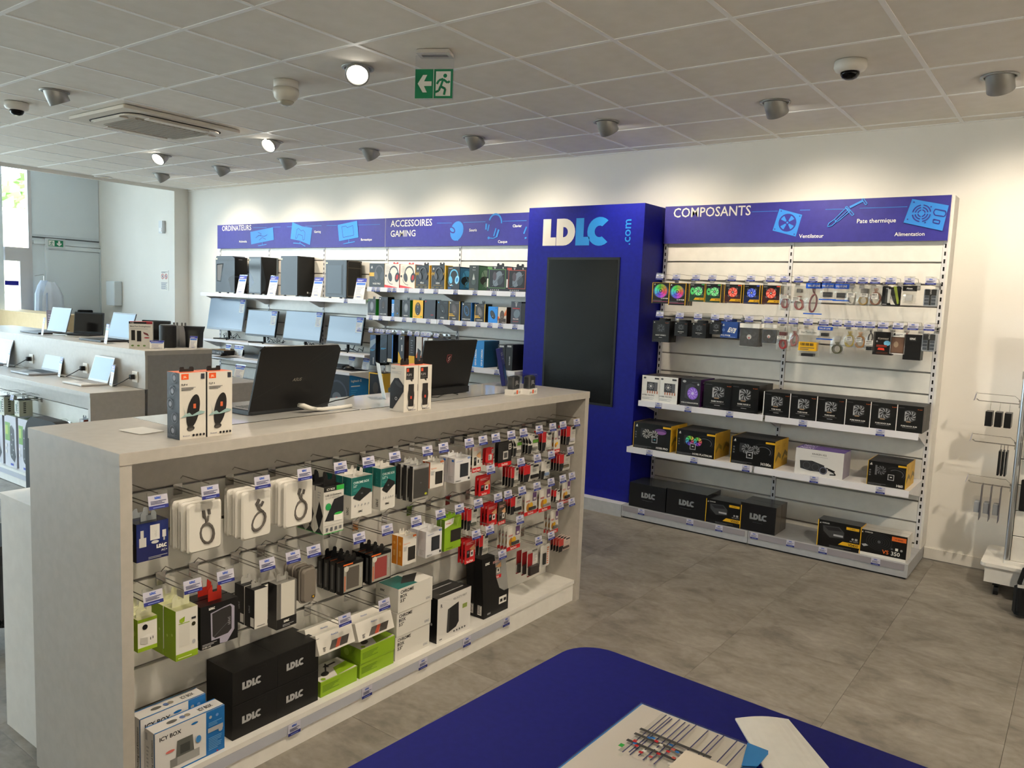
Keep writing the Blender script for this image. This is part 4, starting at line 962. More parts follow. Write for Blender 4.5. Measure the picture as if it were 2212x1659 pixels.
fanbox('black fan carton with green fan print and yellow band', g_, 3, (1525, 1556, 613, 654), .04, K, 1, right=sl)
r__ = a_af('r')
fanbox('dark fan carton with red fan print beside the green ones', r__, 2, (1566, 1600, 614, 655), .034, K, 1, right=sl)
fanbox('dark fan carton with blue fan print between two red ones', a_af('b'), 3, (1607, 1640, 615, 657), .034, K, 1, right=sl)
fanbox('dark fan carton with red fan print next to the cable bags', r__, 2, (1647, 1684, 616, 658), .034, K, 1, right=sl)
def bagrow(row, items):
    for lab, box, n, kw in items:
        def mk(c, rz, w, h, lab=lab, kw=kw): bag('cable_bag', lab, 'cable', c, rz, w, h, group='hanging goods of the component display', **kw)
        hang('W', box, ZR[row], 5.60, n, .024, mk, HL1 if row == 1 else HL2, HG)
bagrow(1, [
 ('narrow clear bag of red data cable beside the last fan carton', (1685, 1705, 617, 671), 3, dict(cable=('#8c2a2c', .0022, .26, .2, .3), sticker=(.12, .48, .85, .62, '#e4e0d8'), seed=1)),
 ('clear bag with red cable and grey plug, white label in the middle', (1713, 1738, 617, 671), 3, dict(cable=('#9a3a36', .0024, .3, .2, .24), item=(.3, .72, .62, .88, .008, '#8a8784'), sticker=(.05, .38, .6, .54, '#e4e0d8'), seed=2)),
 ('long bundle of dark red cable under a blue header card', (1742, 1771, 611, 676), 2, dict(head=(.18, '#1a55c8', a_value), cable=('#7a3238', .0024, .22, .3, .32), seed=3, strip='#1f5ac0')),
 ('small clear bag with black adapter under blue header card', (1773, 1802, 612, 645), 2, dict(head=(.32, '#1a55c8', a_value), item=(.2, .1, .8, .42, .01, '#17171a'), seed=4, strip='#1f5ac0')),
 ('small clear bag with black adapter under blue header card', (1803, 1831, 613, 647), 2, dict(head=(.32, '#1a55c8', a_value), item=(.2, .1, .8, .42, .01, '#17171a'), seed=4, strip='#1f5ac0')),
 ('clear bag with pale cable and white barcode label', (1828, 1849, 616, 660), 3, dict(cable=('#c9c5bd', .0022, .3, .22, .3), sticker=(.2, .4, .85, .62, '#e8e5de'), seed=5)),
 ('clear bag with grey plug and brown wires', (1852, 1877, 616, 661), 3, dict(cable=('#a88a4a', .002, .32, .2, .26), item=(.3, .62, .85, .84, .01, '#7d7a76'), sticker=(.35, .42, .85, .6, '#e8e5de'), seed=6)),
 ('clear bag with brown wire loop around a white label', (1879, 1902, 617, 661), 3, dict(cable=('#8a5a44', .002, .42, .3, .36), sticker=(.24, .34, .76, .62, '#e2dfd8'), seed=7))])
def mk(c, rz, w, h): card('paste_blister', 'black blister card with white thermal paste syringe', 'blister pack', c, rz, w, h, KM, a_paste, (.18, .1, .8, .9, .012), (.34, .14, .5, .84, .009, '#c8c8c4'), 'hanging goods of the component display')
hang('W', (1907, 1941, 618, 661), ZR[1], 5.60, 4, .016, mk, HL1, HG)
bagrow(1, [('silver bag of screws under a small black header card', (1951, 1977, 617, 656), 2, dict(head=(.30, '#121214', lambda A: A.t('Akasa', .5, .35, .3, WH, 2, 'c', .6)), item=(.25, .15, .75, .5, .008, '#b8b8b6'), seed=8))])
def mk(c, rz, w, h): card('adapter_blister', 'clear compartment case with black sleeve, in the upper row', 'blister pack', c, rz, w, h, M('#9aa0a6', .3), a_comp, (.02, .02, .98, .98, .01), None, 'hanging goods of the component display', .012)
hang('W', (1997, 2022, 624, 662), ZR[1], 5.60, 3, .028, mk, HL1, HG)
# lower row
wS = a_wings('SILENT WINGS 3'); wP = a_wings('PURE WINGS 2')
fanbox('large black fan carton in the lower row by the blue tower', wS, 4, (1411, 1444, 692, 740), .03, K, 2, tab=(.05, .02, '#161618'))
fanbox('small black fan carton with white edge, lower row', wP, 5, (1458, 1484, 696, 727), .026, K, 2, tab=(.05, .02, '#161618'))
fanbox('medium black fan carton with white edge, lower row', wP, 4, (1496, 1524, 697, 731), .028, K, 2, tab=(.05, .02, '#161618'))
fanbox('small black fan carton beside the blue fan carton', wP, 5, (1534, 1560, 696, 723), .024, K, 2, tab=(.05, .02, '#161618'))
fanbox('blue fan carton with white fan drawing', a_f12, 3, (1558, 1592, 694, 731), .03, M('#1f3f86'), 2, cols=(M('#24488f'), M('#1f3f86'), M('#24488f')), tab=(.05, .02, '#1b2f60'))
def mkfan(lab, col, sd):
    def f(c, rz, w, h):
        e = thing('bagged_fan', lab, 'fan', c, rz, 'hanging goods of the component display'); w, h = round(w, 3), round(h, 3)
        def fan():
            p = MB(); s_ = w*.46; zc = s_+.006
            p.box(-s_, -.008, zc-s_, s_, .008, zc+s_, mm(col)); A = F_(p, -s_, -.0085, zc-s_, s_, zc+s_)
            A.c(.5, .5, .47, M('#060607')); A.fan(.5, .5, .46, M('#26272a', .3), KM, 7); A.c(.5, .5, .13, M('#cfcbc6'), 14); A.c(.5, .45, .05, RD, 8)
            return p.mesh('fan')
        link(cached(('fan', w, col), fan), 'fan', e)
        link(cached(('fanbag', w, h), lambda: MB().bbox(-w/2, -.011, 0, w/2, .011, h, CLEARB, .003).mesh('bag_film')), 'bag_film', e)
        link(cached(('fanh', w, h), lambda: MB().box(-w/2, -.0125, h*.80, w/2, -.0113, h*.985, PAPER).mesh('header_card')), 'header_card', e)
    return f
hang('W', (1600, 1639, 697, 751), ZR[2], 5.60, 4, .026, mkfan('large black fan in a clear bag with white header', '#141416', 1), HL2, HG)
hang('W', (1648, 1676, 699, 744), ZR[2], 5.60, 3, .026, mkfan('small dark fan in a clear bag with white header', '#2a333c', 2), HL2, HG)
bagrow(2, [
 ('clear bag of bright red cable with white label, lower row', (1679, 1703, 703, 757), 3, dict(cable=('#b01c20', .003, .24, .18, .24), item=(.2, .6, .7, .74, .008, '#6a1a1c'), sticker=(.1, .44, .8, .58, '#e4e0d8'), seed=11)),
 ('pink red cable coil with white plug, lower row', (1706, 1724, 704, 751), 3, dict(cable=('#b0605a', .0026, .3, .26, .34), item=(.2, .78, .8, .95, .01, '#d8d2c8'), seed=12)),
 ('wide clear bag with yellow label card and black plugs', (1726, 1765, 711, 772), 3, dict(head=(.2, '#d9d5cc', a_star), item=(.2, .02, .8, .12, .01, '#1a1a1c'), sticker=(.06, .22, .94, .54, '#e0ac12'), seed=13)),
 ('small clear bag with black adapter under blue header, lower row', (1767, 1796, 705, 731), 2, dict(head=(.32, '#1a55c8', a_value), item=(.25, .15, .75, .45, .01, '#17171a'), seed=14, strip='#1f5ac0')),
 ('clear bag with black and yellow power cable', (1796, 1820, 708, 766), 3, dict(cable=('#4a4a2c', .003, .34, .16, .2), item=(.3, .55, .75, .7, .008, '#c8c6c2'), seed=15)),
 ('clear bag with yellow wire loop beside a barcode', (1824, 1845, 711, 752), 3, dict(cable=('#b09a3a', .002, .4, .3, .38), sticker=(.3, .4, .75, .62, '#e2dfd8'), seed=16)),
 ('clear bag with orange wire loop and white label', (1846, 1868, 712, 754), 3, dict(cable=('#b07a3a', .002, .4, .3, .36), sticker=(.2, .36, .7, .6, '#e2dfd8'), seed=17)),
 ('clear bag with black sensor and white tag', (1870, 1888, 711, 760), 2, dict(cable=('#1c1c1e', .002, .2, .2, .62), item=(.2, .06, .75, .22, .012, '#141416'), sticker=(.1, .3, .85, .5, '#e2dfd8'), seed=18))])
def mk(c, rz, w, h): carton('paste_pouch', 'black pouch with red and blue print in the lower row', 'pouch', c, rz, w, .010, h, (M('#100d0d', .3), K, K), a_kryo, group='hanging goods of the component display')
hang('W', (1888, 1926, 716, 768), ZR[2], 5.60, 4, .014, mk, HL2, HG)
def mk(c, rz, w, h): carton('paste_box', 'white framed brown package beside the black pouch', 'box', c, rz, w, .02, h, (WH, M('#8a3a30'), WH), a_brown, group='hanging goods of the component display')
hang('W', (1925, 1953, 718, 766), ZR[2], 5.60, 3, .023, mk, HL2, HG)
def mk(c, rz, w, h): carton('cable_box', 'tall black box with white shop letters in the lower row', 'box', c, rz, w, .03, h, (K, M('#24302c'), K), a_ldlc, group='hanging goods of the component display')
hang('W', (1954, 1987, 722, 779), ZR[2], 5.60, 3, .033, mk, HL2, HG)
def mk(c, rz, w, h): card('adapter_blister', 'clear compartment case with black sleeve, in the lower row', 'blister pack', c, rz, w, h, M('#9aa0a6', .3), a_comp, (.02, .02, .98, .98, .01), None, 'hanging goods of the component display', .012)
hang('W', (1993, 2019, 720, 760), ZR[2], 5.60, 3, .028, mk, HL2, HG)
# boxes standing on the shelves
def stand(name, lab, cat, box, yf, z, d, cols, front=None, right=None, top=None, n=1, grp=None, rz=0, gap=.002):
    pl, pr_, pt, pb = box
    a = W(pl, pt, yf); b = W(pr_, pb, yf); w = b.x-a.x; h = a.z-z
    for i in range(n): carton(name, lab, cat, Vector(((a.x+b.x)/2, yf+i*(d+gap), z+.0004)), rz, w, d, h, cols, front, None, right, top, grp)
GS = 'boxes on the component shelves'
BK = M('#0c0c0d', .3)
stand('cooler_box', 'white processor cooler box with heatsink photo on the cooler shelf', 'box', (1388, 1424, 810, 866), 5.565, .93, .13, (WH, M('#2a2220'), M('#3a3636')), a_tx3, None, None, 2, GS)
stand('cooler_box', 'white processor cooler box with heatsink photo on the cooler shelf', 'box', (1425, 1462, 813, 871), 5.565, .93, .13, (WH, M('#2a2220'), M('#3a3636')), a_tx3, None, None, 2, GS)
stand('cooler_box', 'black cooler box with purple fan print and purple side', 'box', (1472, 1511, 817, 875), 5.565, .93, .13, (M('#232327'), M('#43185a'), M('#2a2a2e')), a_212, a_212s, None, 2, GS)
rk4 = a_rock('DARK ROCK 4'); rk = a_rock('PURE ROCK'); rks = a_rock('PURE ROCK SLIM', True)
tpb = lambda A: A.bars(.3, .3, .8, .75, 3, DG)
tpb2 = lambda A: A.bars(.3, .3, .8, .75, 3, DG)
for b_ in ((1522, 1579.5, 823, 885), (1580.5, 1636, 828, 892)): stand('cooler_box', 'large black cooler box with white lettering, the widest on its shelf', 'box', b_, 5.565, .93, .15, (BK, BK, M('#1c1c1e')), rk4, tpb2, tpb, 2, GS)
wl = lambda A: A.r(0, 0, .03, 1, WH)
for b_ in ((1651, 1705, 845, 901), (1708, 1762, 850, 908), (1766, 1822, 856, 915)): stand('cooler_box', 'black cooler box with white left edge and tower heatsink print', 'box', b_, 5.565, .93, .13, (BK, BK, M('#1c1c1e')), lambda A: (rk(A), wl(A)), tpb2, tpb, 2, GS)
for b_ in ((1828, 1880, 862, 922), (1882, 1936, 868, 930), (1939, 1991, 874, 937)): stand('cooler_box', 'smaller black cooler box with slim heatsink print at the shelf end', 'box', b_, 5.565, .93, .13, (BK, M('#1b1b1c'), M('#1c1c1e')), lambda A: (rks(A), wl(A)), tpb2, tpb, 2, GS)
YS = M('#c39a2c', .45); tcb = lambda A: (A.bars(.2, .3, .9, .7, 3, M('#3a3a3c')), A.r(0, 0, .015, 1, YL), A.r(.985, 0, 1, 1, YL))
stand('liquid_cooler_box', 'black water cooler box with purple glow print and yellow side', 'box', (1370, 1448, 911, 972), 5.425, .58, .14, (BK, YS, M('#202022')), a_cors('H100i PRO', False, False, True), a_corside, tcb, 2, GS)
stand('liquid_cooler_box', 'black water cooler box with two rainbow fans printed', 'box', (1463, 1543, 926, 992), 5.425, .58, .14, (BK, M('#9a7a28'), M('#202022')), a_cors('H100i PLATINUM', True), a_corside, tcb, 2, GS)
stand('liquid_cooler_box', 'black water cooler box with two grey fans and yellow side', 'box', (1581, 1672, 942, 1013), 5.425, .58, .14, (BK, YS, M('#202022')), a_cors('H100x'), a_corside, tcb, 2, GS)
stand('liquid_cooler_box', 'white water cooler box with purple top', 'box', (1720, 1819, 966, 1038), 5.425, .58, .09, (M('#cfccc8'), M('#8f8a9c'), M('#4a3478')), a_kraken, None, a_krtop, 2, GS)
stand('liquid_cooler_box', 'black water cooler box with single fan print and yellow side', 'box', (1876, 1955, 994, 1058), 5.425, .58, .14, (BK, YS, M('#202022')), a_cors('H60', False, True), a_corside, tcb, 2, GS)
SH = M('#17181b', .2)
for b_ in ((1361, 1438.5, 1041, 1101), (1439.5, 1525, 1054, 1120)): stand('power_supply_box', 'glossy black box with grey shop letters by the blue tower', 'box', b_, 5.465, .1, .26, (SH, SH, M('#3a3f44', .15)), a_ldlcbox, None, None, 1, GS)
stand('power_supply_box', 'glossy black box with grey letters right of the yellow edged box', 'box', (1601, 1673, 1084, 1156), 5.465, .1, .12, (SH, M('#4a423a', .2), M('#2c2c2e', .2)), a_ldlcbox, None, None, 2, GS)
stand('power_supply_box', 'yellow edged black box between two letter boxes', 'box', (1526, 1599, 1076, 1139), 5.465, .1, .17, (BK, YS, M('#2a2a2c', .2)), a_vs('VS550', '550'), None, None, 1, GS)
stand('power_supply_box', 'yellow edged black box beside the white bottomed one', 'box', (1768, 1857, 1121, 1195), 5.465, .1, .13, (BK, YS, M('#2a2a2c', .2)), a_vs('VS450', '450'), None, None, 1, GS)
stand('power_supply_box', 'black and white box with orange lettering at the shelf end', 'box', (1859, 1956, 1142, 1213), 5.465, .1, .085, (BK, M('#d8d4cc'), M('#d2cec6')), a_vs350, None, None, 2, GS)
# ================================================================== GAMING ACCESSORY GOODS
GG = 'boxes on the gaming shelves'
def headset(A, cu, cv, s_, m, m2, cup=None, mic=True, tilt=0.0):
    A.ring(cu, cv+.05, .30*s_, .38*s_, m, -.15, PI+.15, 16, .85, tilt); A.e(cu-.24*s_*A.q/A.w, cv-.10*s_, .13*s_, .22*s_, m, .25+tilt); A.e(cu+.24*s_*A.q/A.w, cv-.10*s_, .15*s_, .24*s_, m2, -.25+tilt)
    if cup: A.e(cu+.24*s_*A.q/A.w, cv-.10*s_, .08*s_, .13*s_, cup, -.25)
    if mic: A.ring(cu-.1, cv-.08*s_, .36*s_, .385*s_, m, PI+.3, PI*1.55, 8, .9)
def mouse(A, cu, cv, s_, m, m2, rot=0.0):
    A.e(cu, cv, .24*s_, .42*s_, m, rot); A.e(cu, cv+.02, .16*s_, .32*s_, m2, rot); A.line([(cu, cv+.1), (cu, cv+.34*s_*A.q/A.h)], .025, m); A.c(cu, cv-.1*s_, .035, LG, 8)
def a_void(A): A.r(0, 0, 1, 1, M('#33383d')); A.r(0, .46, .45, .62, YL); sail(A, .16, .82, .1); headset(A, .66, .58, .9, MG, M('#4a4f54')); A.t('VOID PRO', .5, .12, .07, WH, 2, 'c', .7)
def a_cloud(A): headset(A, .62, .55, 1.0, M('#3a3d44'), M('#26262a'), RD); A.poly([(0, 0), (1, 0), (0, .13)], M('#c8282c')); A.bars(.08, .66, .4, .88, 5, M('#c9bfb4')); A.t('Cloud', .08, .88, .05, LG, 1); A.c(.1, .50, .06, DG, 10)
def a_hs(name):
    def f(A):
        A.r(0, 0, .02, 1, YL); A.r(.93, 0, 1, 1, YL); sail(A, .16, .84, .08); [A.r(.02+.03*i, .62-.02*(i % 4), .035+.03*i, .66+.02*(i % 4), YL) for i in range(9)]; [A.r(.74+.03*i, .62-.02*(i % 3), .755+.03*i, .66+.02*(i % 3), YL) for i in range(6)]
        headset(A, .55, .62, .8, M('#53565c'), M('#3c3f45')); A.t(name, .5, .22, .07, WH, 2, 'c', .4); A.bars(.08, .05, .28, .11, 2, M('#8a7a3a')); A.bars(.38, .05, .58, .11, 2, M('#8a7a3a')); A.bars(.68, .05, .88, .11, 2, M('#8a7a3a')); A.bars(.2, .16, .8, .18, 1, YL)
    return f
def a_g430(A): headset(A, .52, .55, 1.15, M('#5fb4de'), M('#8fd0ec'), M('#2f7fc0')); A.t('logitech G', .06, .91, .04, WH, 1); A.t('G430', .06, .05, .05, SKYB, 2); A.line([(.4, .22), (.2, .18)], .05, WH)
def a_win(h1, h2):
    def f(A): A.r(.04, .04, .96, .94, M(h1)); A.e(.5, .6, .3, .26, M(h2)); A.e(.45, .4, .34, .2, M('#1a2226')); A.e(.6, .25, .22, .14, M(h2)); A.line([(.2, .9), (.5, .5), (.8, .2)], .04, M(h1)); A.line([(.3, .1), (.6, .4), (.7, .8)], .05, M('#55706a'))
    return f
def a_razer(A): A.c(.45, .92, .04, WH, 8); A.c(.6, .92, .04, WH, 8); A.t('THRESHER', .5, .80, .025, LG, 1, 'c', .4); A.e(.5, .34, .22, .24, M('#3e4a44')); A.poly([(.36, .44), (.5, .68), (.64, .44)], M('#9aa49e')); A.r(.4, .42, .6, .52, LG); A.bars(.08, .04, .6, .09, 1, M('#7a6a3a'))
def skull(A, u, v, s_, m):
    A.poly([(u-s_, v+.5*s_), (u-.4*s_, v+.3*s_), (u-.35*s_, v-.2*s_), (u, v-.55*s_), (u+.35*s_, v-.2*s_), (u+.4*s_, v+.3*s_), (u+s_, v+.5*s_), (u+.3*s_, v+.62*s_), (u-.3*s_, v+.62*s_)], m)
def a_skull(col):
    c1 = M(col)
    def f(A): A.r(.10, .12, .96, .88, c1); A.r(.12, .14, .94, .86, M('#17191b')); A.poly([(.12, .86), (.45, .86), (.40, .76), (.12, .76)], M('#1b1b1d')); A.r(.02, .88, .26, .97, c1); skull(A, .40, .92, .08, LG); A.t('R', .8, .90, .07, WH, 2); A.e(.55, .5, .20, .34, M('#6a7480'), -.5); A.e(.7, .44, .14, .2, M('#3a4048'), -.4); A.e(.4, .6, .1, .18, M('#4a4048')); A.line([(.3, .2), (.6, .5), (.86, .7)], .03, M('#5a6068')); [A.r(.2+.1*i, .03, .25+.1*i, .07, LG) for i in range(5)]; A.r(.02, .16, .08, .50, WH)
    return f
def a_mouse(bg, tx, m1, m2, rot=0, top=WH, band=None, side=None):
    def f(A):
        if bg: A.r(0, 0, 1, 1, mm(bg))
        if side: A.r(0, 0, .04, 1, mm(side)); A.r(.94, 0, 1, 1, mm(side))
        if band: A.r(0, .22, .55, .27, mm(band)); A.r(0, .30, .5, .35, mm(band))
        mouse(A, .5, .55, 1.0, mm(m1), mm(m2), rot); A.c(.14, .90, .05, top, 8); A.t(tx, .5, .08, .06, WH, 2, 'c', .86); A.bars(.6, .88, .92, .93, 1, MG)
    return f
def a_g502(A): A.r(0, 0, .30, 1, SKYB); A.r(.30, 0, 1, 1, M('#3c4248')); A.t('G502', .26, .22, .17, WH, 2, 'l', .72, PI/2); A.e(.7, .4, .22, .4, K, .15); A.e(.66, .5, .1, .22, M('#4a5058'), .15); A.c(.72, .2, .06, SKYB, 8)
def a_rog(A): A.t('ROG', .72, .18, .06, RD, 2, 'c', .3); A.c(.12, .90, .06, RD, 6); A.bars(.35, .05, .6, .07, 1, MG)
def a_yellow(A): A.e(.5, .52, .28, .46, M('#2a2618')); A.e(.5, .6, .14, .26, K); A.r(.42, .70, .47, .82, M('#b08a18')); A.r(.53, .70, .58, .82, M('#b08a18')); A.c(.5, .62, .03, WH, 6); A.c(.5, .25, .03, WH, 6); A.bars(.08, .06, .5, .12, 2, M('#8a6a10')); A.r(.78, .07, .92, .12, GR)
Q = 5.60
def gs(lab, box, z, d, cols, front, right=None, top=None, name='headset_box', n=1, tab=None):
    pl, pr_, pt, pb = box; a = W(pl, pt, Q); b = W(pr_, pb, Q)
    for i in range(n): carton(name, lab, 'box', Vector(((a.x+b.x)/2, Q+i*(d+.002), z+.0004)), 0, b.x-a.x-.002, d, a.z-z, cols, front, None, right, top, GG, tab)
z1, z2 = 1.75, 1.465
gs('dark grey headset box with yellow stripes at the shelf end', (798.5, 830, 569, 618), z1, .1, ('#33383d', '#c9a63a', '#2a2d30'), a_void)
gs('white headset box with red corner, beside the dark grey box', (831.5, 862, 570, 620), z1, .1, ('#ded6cc', '#c83a34', '#e0d8ce'), a_cloud, tab=(.07, .02, '#b02420'))
gs('white headset box with red corner and red ear cup, beside the yellow edged boxes', (864.5, 896, 571, 622), z1, .1, ('#e6dcc8', '#c83a34', '#e0d8ce'), a_cloud, tab=(.07, .02, '#b02420'))
h60, h50 = a_hs('HS60'), a_hs('HS50')
gs('black headset box with yellow sound wave, between white and yellow sided boxes', (898, 928, 573, 623), z1, .1, ('#2b2f34', '#d8ab28', '#2b2f34'), h60, tab=(.06, .03, '#1a1a1c'))
gs('black headset box with yellow sound wave next to the blue headset box', (932, 962, 573, 624), z1, .1, ('#2b2f34', '#d8ab28', '#2b2f34'), h50, tab=(.06, .03, '#1a1a1c'))
gs('black box with bright blue headset and a blue window side', (968, 992, 576, 625), z1, .21, ('#1f2124', '#123a55', '#1f2124'), a_g430, a_win('#2f6f9a', '#4aa0d0'))
gs('dark green tall headset box with clear green side', (1014, 1033, 573, 627), z1, .2, ('#2a322e', '#1f4a34', '#2a322e'), a_razer, a_win('#3a6a50', '#7a9a86'))
gs('large black window box with green outline and skull emblem', (1053, 1093, 575, 629), z1, .1, ('#1c1c1f', '#1c1c1f', '#242426'), a_skull('#5a8a4a'), tab=(.08, .03, '#1a1a1c'))
gs('large black window box with red outline next to the blue tower', (1095, 1136, 577, 631), z1, .1, ('#1c1c1f', '#1c1c1f', '#242426'), a_skull('#b0483a'), tab=(.08, .03, '#1a1a1c'))
mz = dict(name='mouse_box')
gs('small dark mouse box with green side at the shelf end', (795, 811.5, 645, 679), z2, .06, ('#30343a', '#238a2c', '#3aa040'), a_mouse('#30343a', 'DEATHADDER', '#6a7076', '#8a9096', 0, GR), tab=(.03, .03, '#0e0e10'), **mz)
gs('tall black mouse box beside the green sided one', (819, 837, 641, 680), z2, .09, ('#2c2c32', '#16120f', '#1f1f22'), a_mouse('#2c2c32', 'DARK CORE', '#141416', '#3a2e28'), **mz)
gs('grey mouse box with large blue lettering on its edge', (846.5, 863.5, 647, 682), z2, .08, ('#3c4248', '#2a332c', '#2a2e32'), a_g502, **mz)
gs('small dark mouse box with green side beside the yellow box', (869, 885.5, 648, 684), z2, .06, ('#30343a', '#238a2c', '#3aa040'), a_mouse('#30343a', 'BASILISK', '#6a7076', '#8a9096', 0, LG), tab=(.03, .03, '#0e0e10'), **mz)
gs('bright yellow mouse box with black mouse', (892, 913.5, 648, 687), z2, .06, ('#e8b41a', '#1a1a1c', '#e8b41a'), a_yellow, tab=(.03, .03, '#0e0e10'), **mz)
gs('plain slate grey mouse box with small red mark', (917, 940, 647, 688), z2, .08, ('#353a44', '#0c0c0e', '#1c2030'), a_rog, **mz)
gs('black mouse box with blue top edge', (944.5, 967.5, 649, 691), z2, .05, ('#1f2328', '#14324a', '#2a5a9a'), a_mouse('#1f2328', 'G PRO', '#0f1114', '#2a2e34', .6, CY), **mz)
gs('black and yellow edged mouse box beside the blue edged one', (970, 993, 650, 693), z2, .06, ('#34302e', '#15120c', '#2a2826'), a_mouse('#34302e', 'SABRE', '#4a4442', '#5a5452', .3, WH, YL, YL), **mz)
gs('dark mouse box with bright blue side', (998, 1018, 653, 695), z2, .1, ('#14181e', '#1f64b0', '#2a78c8'), a_mouse('#14181e', 'HYPERION FURY', '#2a5a86', '#0c1420', .3, WH, None, '#1f64b0'), **mz)
gs('black and yellow edged mouse box beside the bright blue box', (1026, 1047.5, 656, 697), z2, .1, ('#2c2a28', '#1a160c', '#2a2826'), a_mouse('#2c2a28', 'HARPOON', '#4e4a48', '#6a6664', .4, WH, YL, YL), tab=(.03, .03, '#0e0e10'), **mz)
gs('bright blue mouse box with dark mouse', (1055, 1074, 662, 698), z2, .06, ('#1f86dc', '#1668b4', '#2a90e0'), lambda A: (mouse(A, .5, .5, .95, M('#22262c'), M('#3a3e44'), .5), A.c(.85, .92, .04, K, 8), A.bars(.3, .05, .6, .08, 1, BL)), **mz)
gs('white and orange mouse box with brown mouse', (1076, 1093.5, 663, 699), z2, .09, ('#cfc4b4', '#33201a', '#d8d0c0'), lambda A: (A.poly([(0, .15), (.2, .2), (.2, .4), (0, .42)], OR), A.poly([(.75, .6), (1, .9), (1, .5), (.75, .45)], OR), A.r(.1, 0, .95, .3, M('#3c3029')), mouse(A, .5, .5, 1.05, M('#4a3a32'), M('#5c4a40')), A.bars(.5, .06, .9, .1, 1, WH)), **mz)
gs('dark mouse box with white skull emblem and red lettering', (1104.5, 1125, 651, 701), z2, .08, ('#40444e', '#241418', '#30343c'), lambda A: (skull(A, .5, .86, .2, LG), A.e(.58, .46, .3, .34, M('#6a7884'), -.4), A.t('PRO-M4', .5, .2, .06, M('#e0c8c8'), 2, 'c', .7), A.r(.15, .68, .85, .71, RD), A.bars(.2, .1, .8, .16, 2, M('#a04848'))), **mz)
gs('black mouse box half hidden behind the blue tower', (1127, 1143, 655, 703), z2, .08, ('#1c1618', '#1c1618', '#1c1618'), None, **mz)
# hanging keyboards and mats
HK = 'chrome hook with price tag above the hanging keyboard boxes'
ZK = 1.303
def kb(lab, box, n, cols, front, d=.24, right=None, name='keyboard_box', step=None, dz=0):
    def mk(c, rz, w, h): carton(name, lab, 'box', c, rz, w, d, h, cols, front, None, right, None, 'hanging goods of the gaming display')
    hang('W', box, ZK, 5.60, n, 1, mk, HK, 'hooks of the gaming display')
a_spine = lambda txt, c1, c2: (lambda A: (A.r(0, .55, 1, 1, mm(c1)), A.poly([(0, .55), (1, .75), (1, .9), (0, .8)], mm(c2)), A.t(txt, .72, .04, .045 if A.w > .1 else .04, WH, 2, 'l', .4, PI/2), A.bars(.1, .48, .9, .54, 3, CY)))
kr = lambda c: (lambda A: (A.e(.45, .4, .3, .5, mm(c)), A.poly([(.2, .1), (.5, .5), (.35, .9), (.15, .7)], mm(c))))
kb('dark blue keyboard box with silver picture, hanging beside the screens', (800, 810.5, 723, 790), 1, ('#1a2634', '#0c1018', '#1a1e26'), a_spine('CORSAIR', '#2a4a70', '#7a8a98'), .2, kr('#1c2c44'))
kb('black keyboard box hanging beside the dark blue one', (822, 835, 722, 785), 1, ('#1b2026', '#0a0c0e', '#14181c'), a_spine('G', '#22303e', '#2a3a48'), .2, kr('#16202c'))
kb('black keyboard box with blue edge and cream sticker', (838, 848, 722, 784), 1, ('#101820', '#0a0c10', '#14181c'), lambda A: (A.r(0, .02, .9, .14, M('#d8cfb8')), A.r(.85, 0, 1, 1, BL)), .2, kr('#122036'))
kb('grey and yellow mouse mat box with vertical white lettering', (861, 872, 724, 786), 1, ('#3a4048', '#3a2c28', '#c9a83a'), lambda A: (A.poly([(0, 0), (.9, 0), (.1, .4), (0, .42)], YL), A.t('MM300', .7, .42, .05, WH, 2, 'l', .32, -PI/2) if False else A.t('MM300', .72, .45, .05, WH, 2, 'l', .32, PI/2), sail(A, .5, .88, .06)), .2, kr('#5a4238'))
kb('dark mouse mat box with yellow lower edge', (884, 895, 724, 788), 1, ('#1e1a16', '#141210', '#c9a83a'), lambda A: (A.r(0, 0, 1, .3, YL), A.bars(.3, .4, .7, .9, 6, MG)), .2, kr('#302620'))
kb('white and orange keyboard box hanging behind the laptop', (899.5, 910, 727, 789), 1, ('#cfc8be', '#7a4a38', '#cfc8be'), lambda A: (A.poly([(0, .3), (.3, .5), (1, .3), (1, .1), (0, .02)], OR), A.poly([(.2, .1), (.8, .2), (.9, .5), (.3, .6)], DG)), .2)
kb('pale grey hanging box half hidden behind the laptop', (914, 922, 729, 789), 1, ('#c4c8cc', '#8a6a48', '#c8c4bc'), None, .2)
kb('white hanging box next to the pale grey one behind the laptop', (925, 933, 731, 790), 1, ('#d8d6d0', '#9aa4ac', '#d0ccc6'), None, .2)
kb('dark hanging box above the open laptop with shield emblem', (940, 952, 733, 792), 1, ('#2a2c30', '#1a1c20', '#2a2c30'), None, .2)
for px in (812, 849, 877): hook(Vector((W(px, 716, YP).x+.06, YP, ZK)), 0, .27, HK, 'hooks of the gaming display')
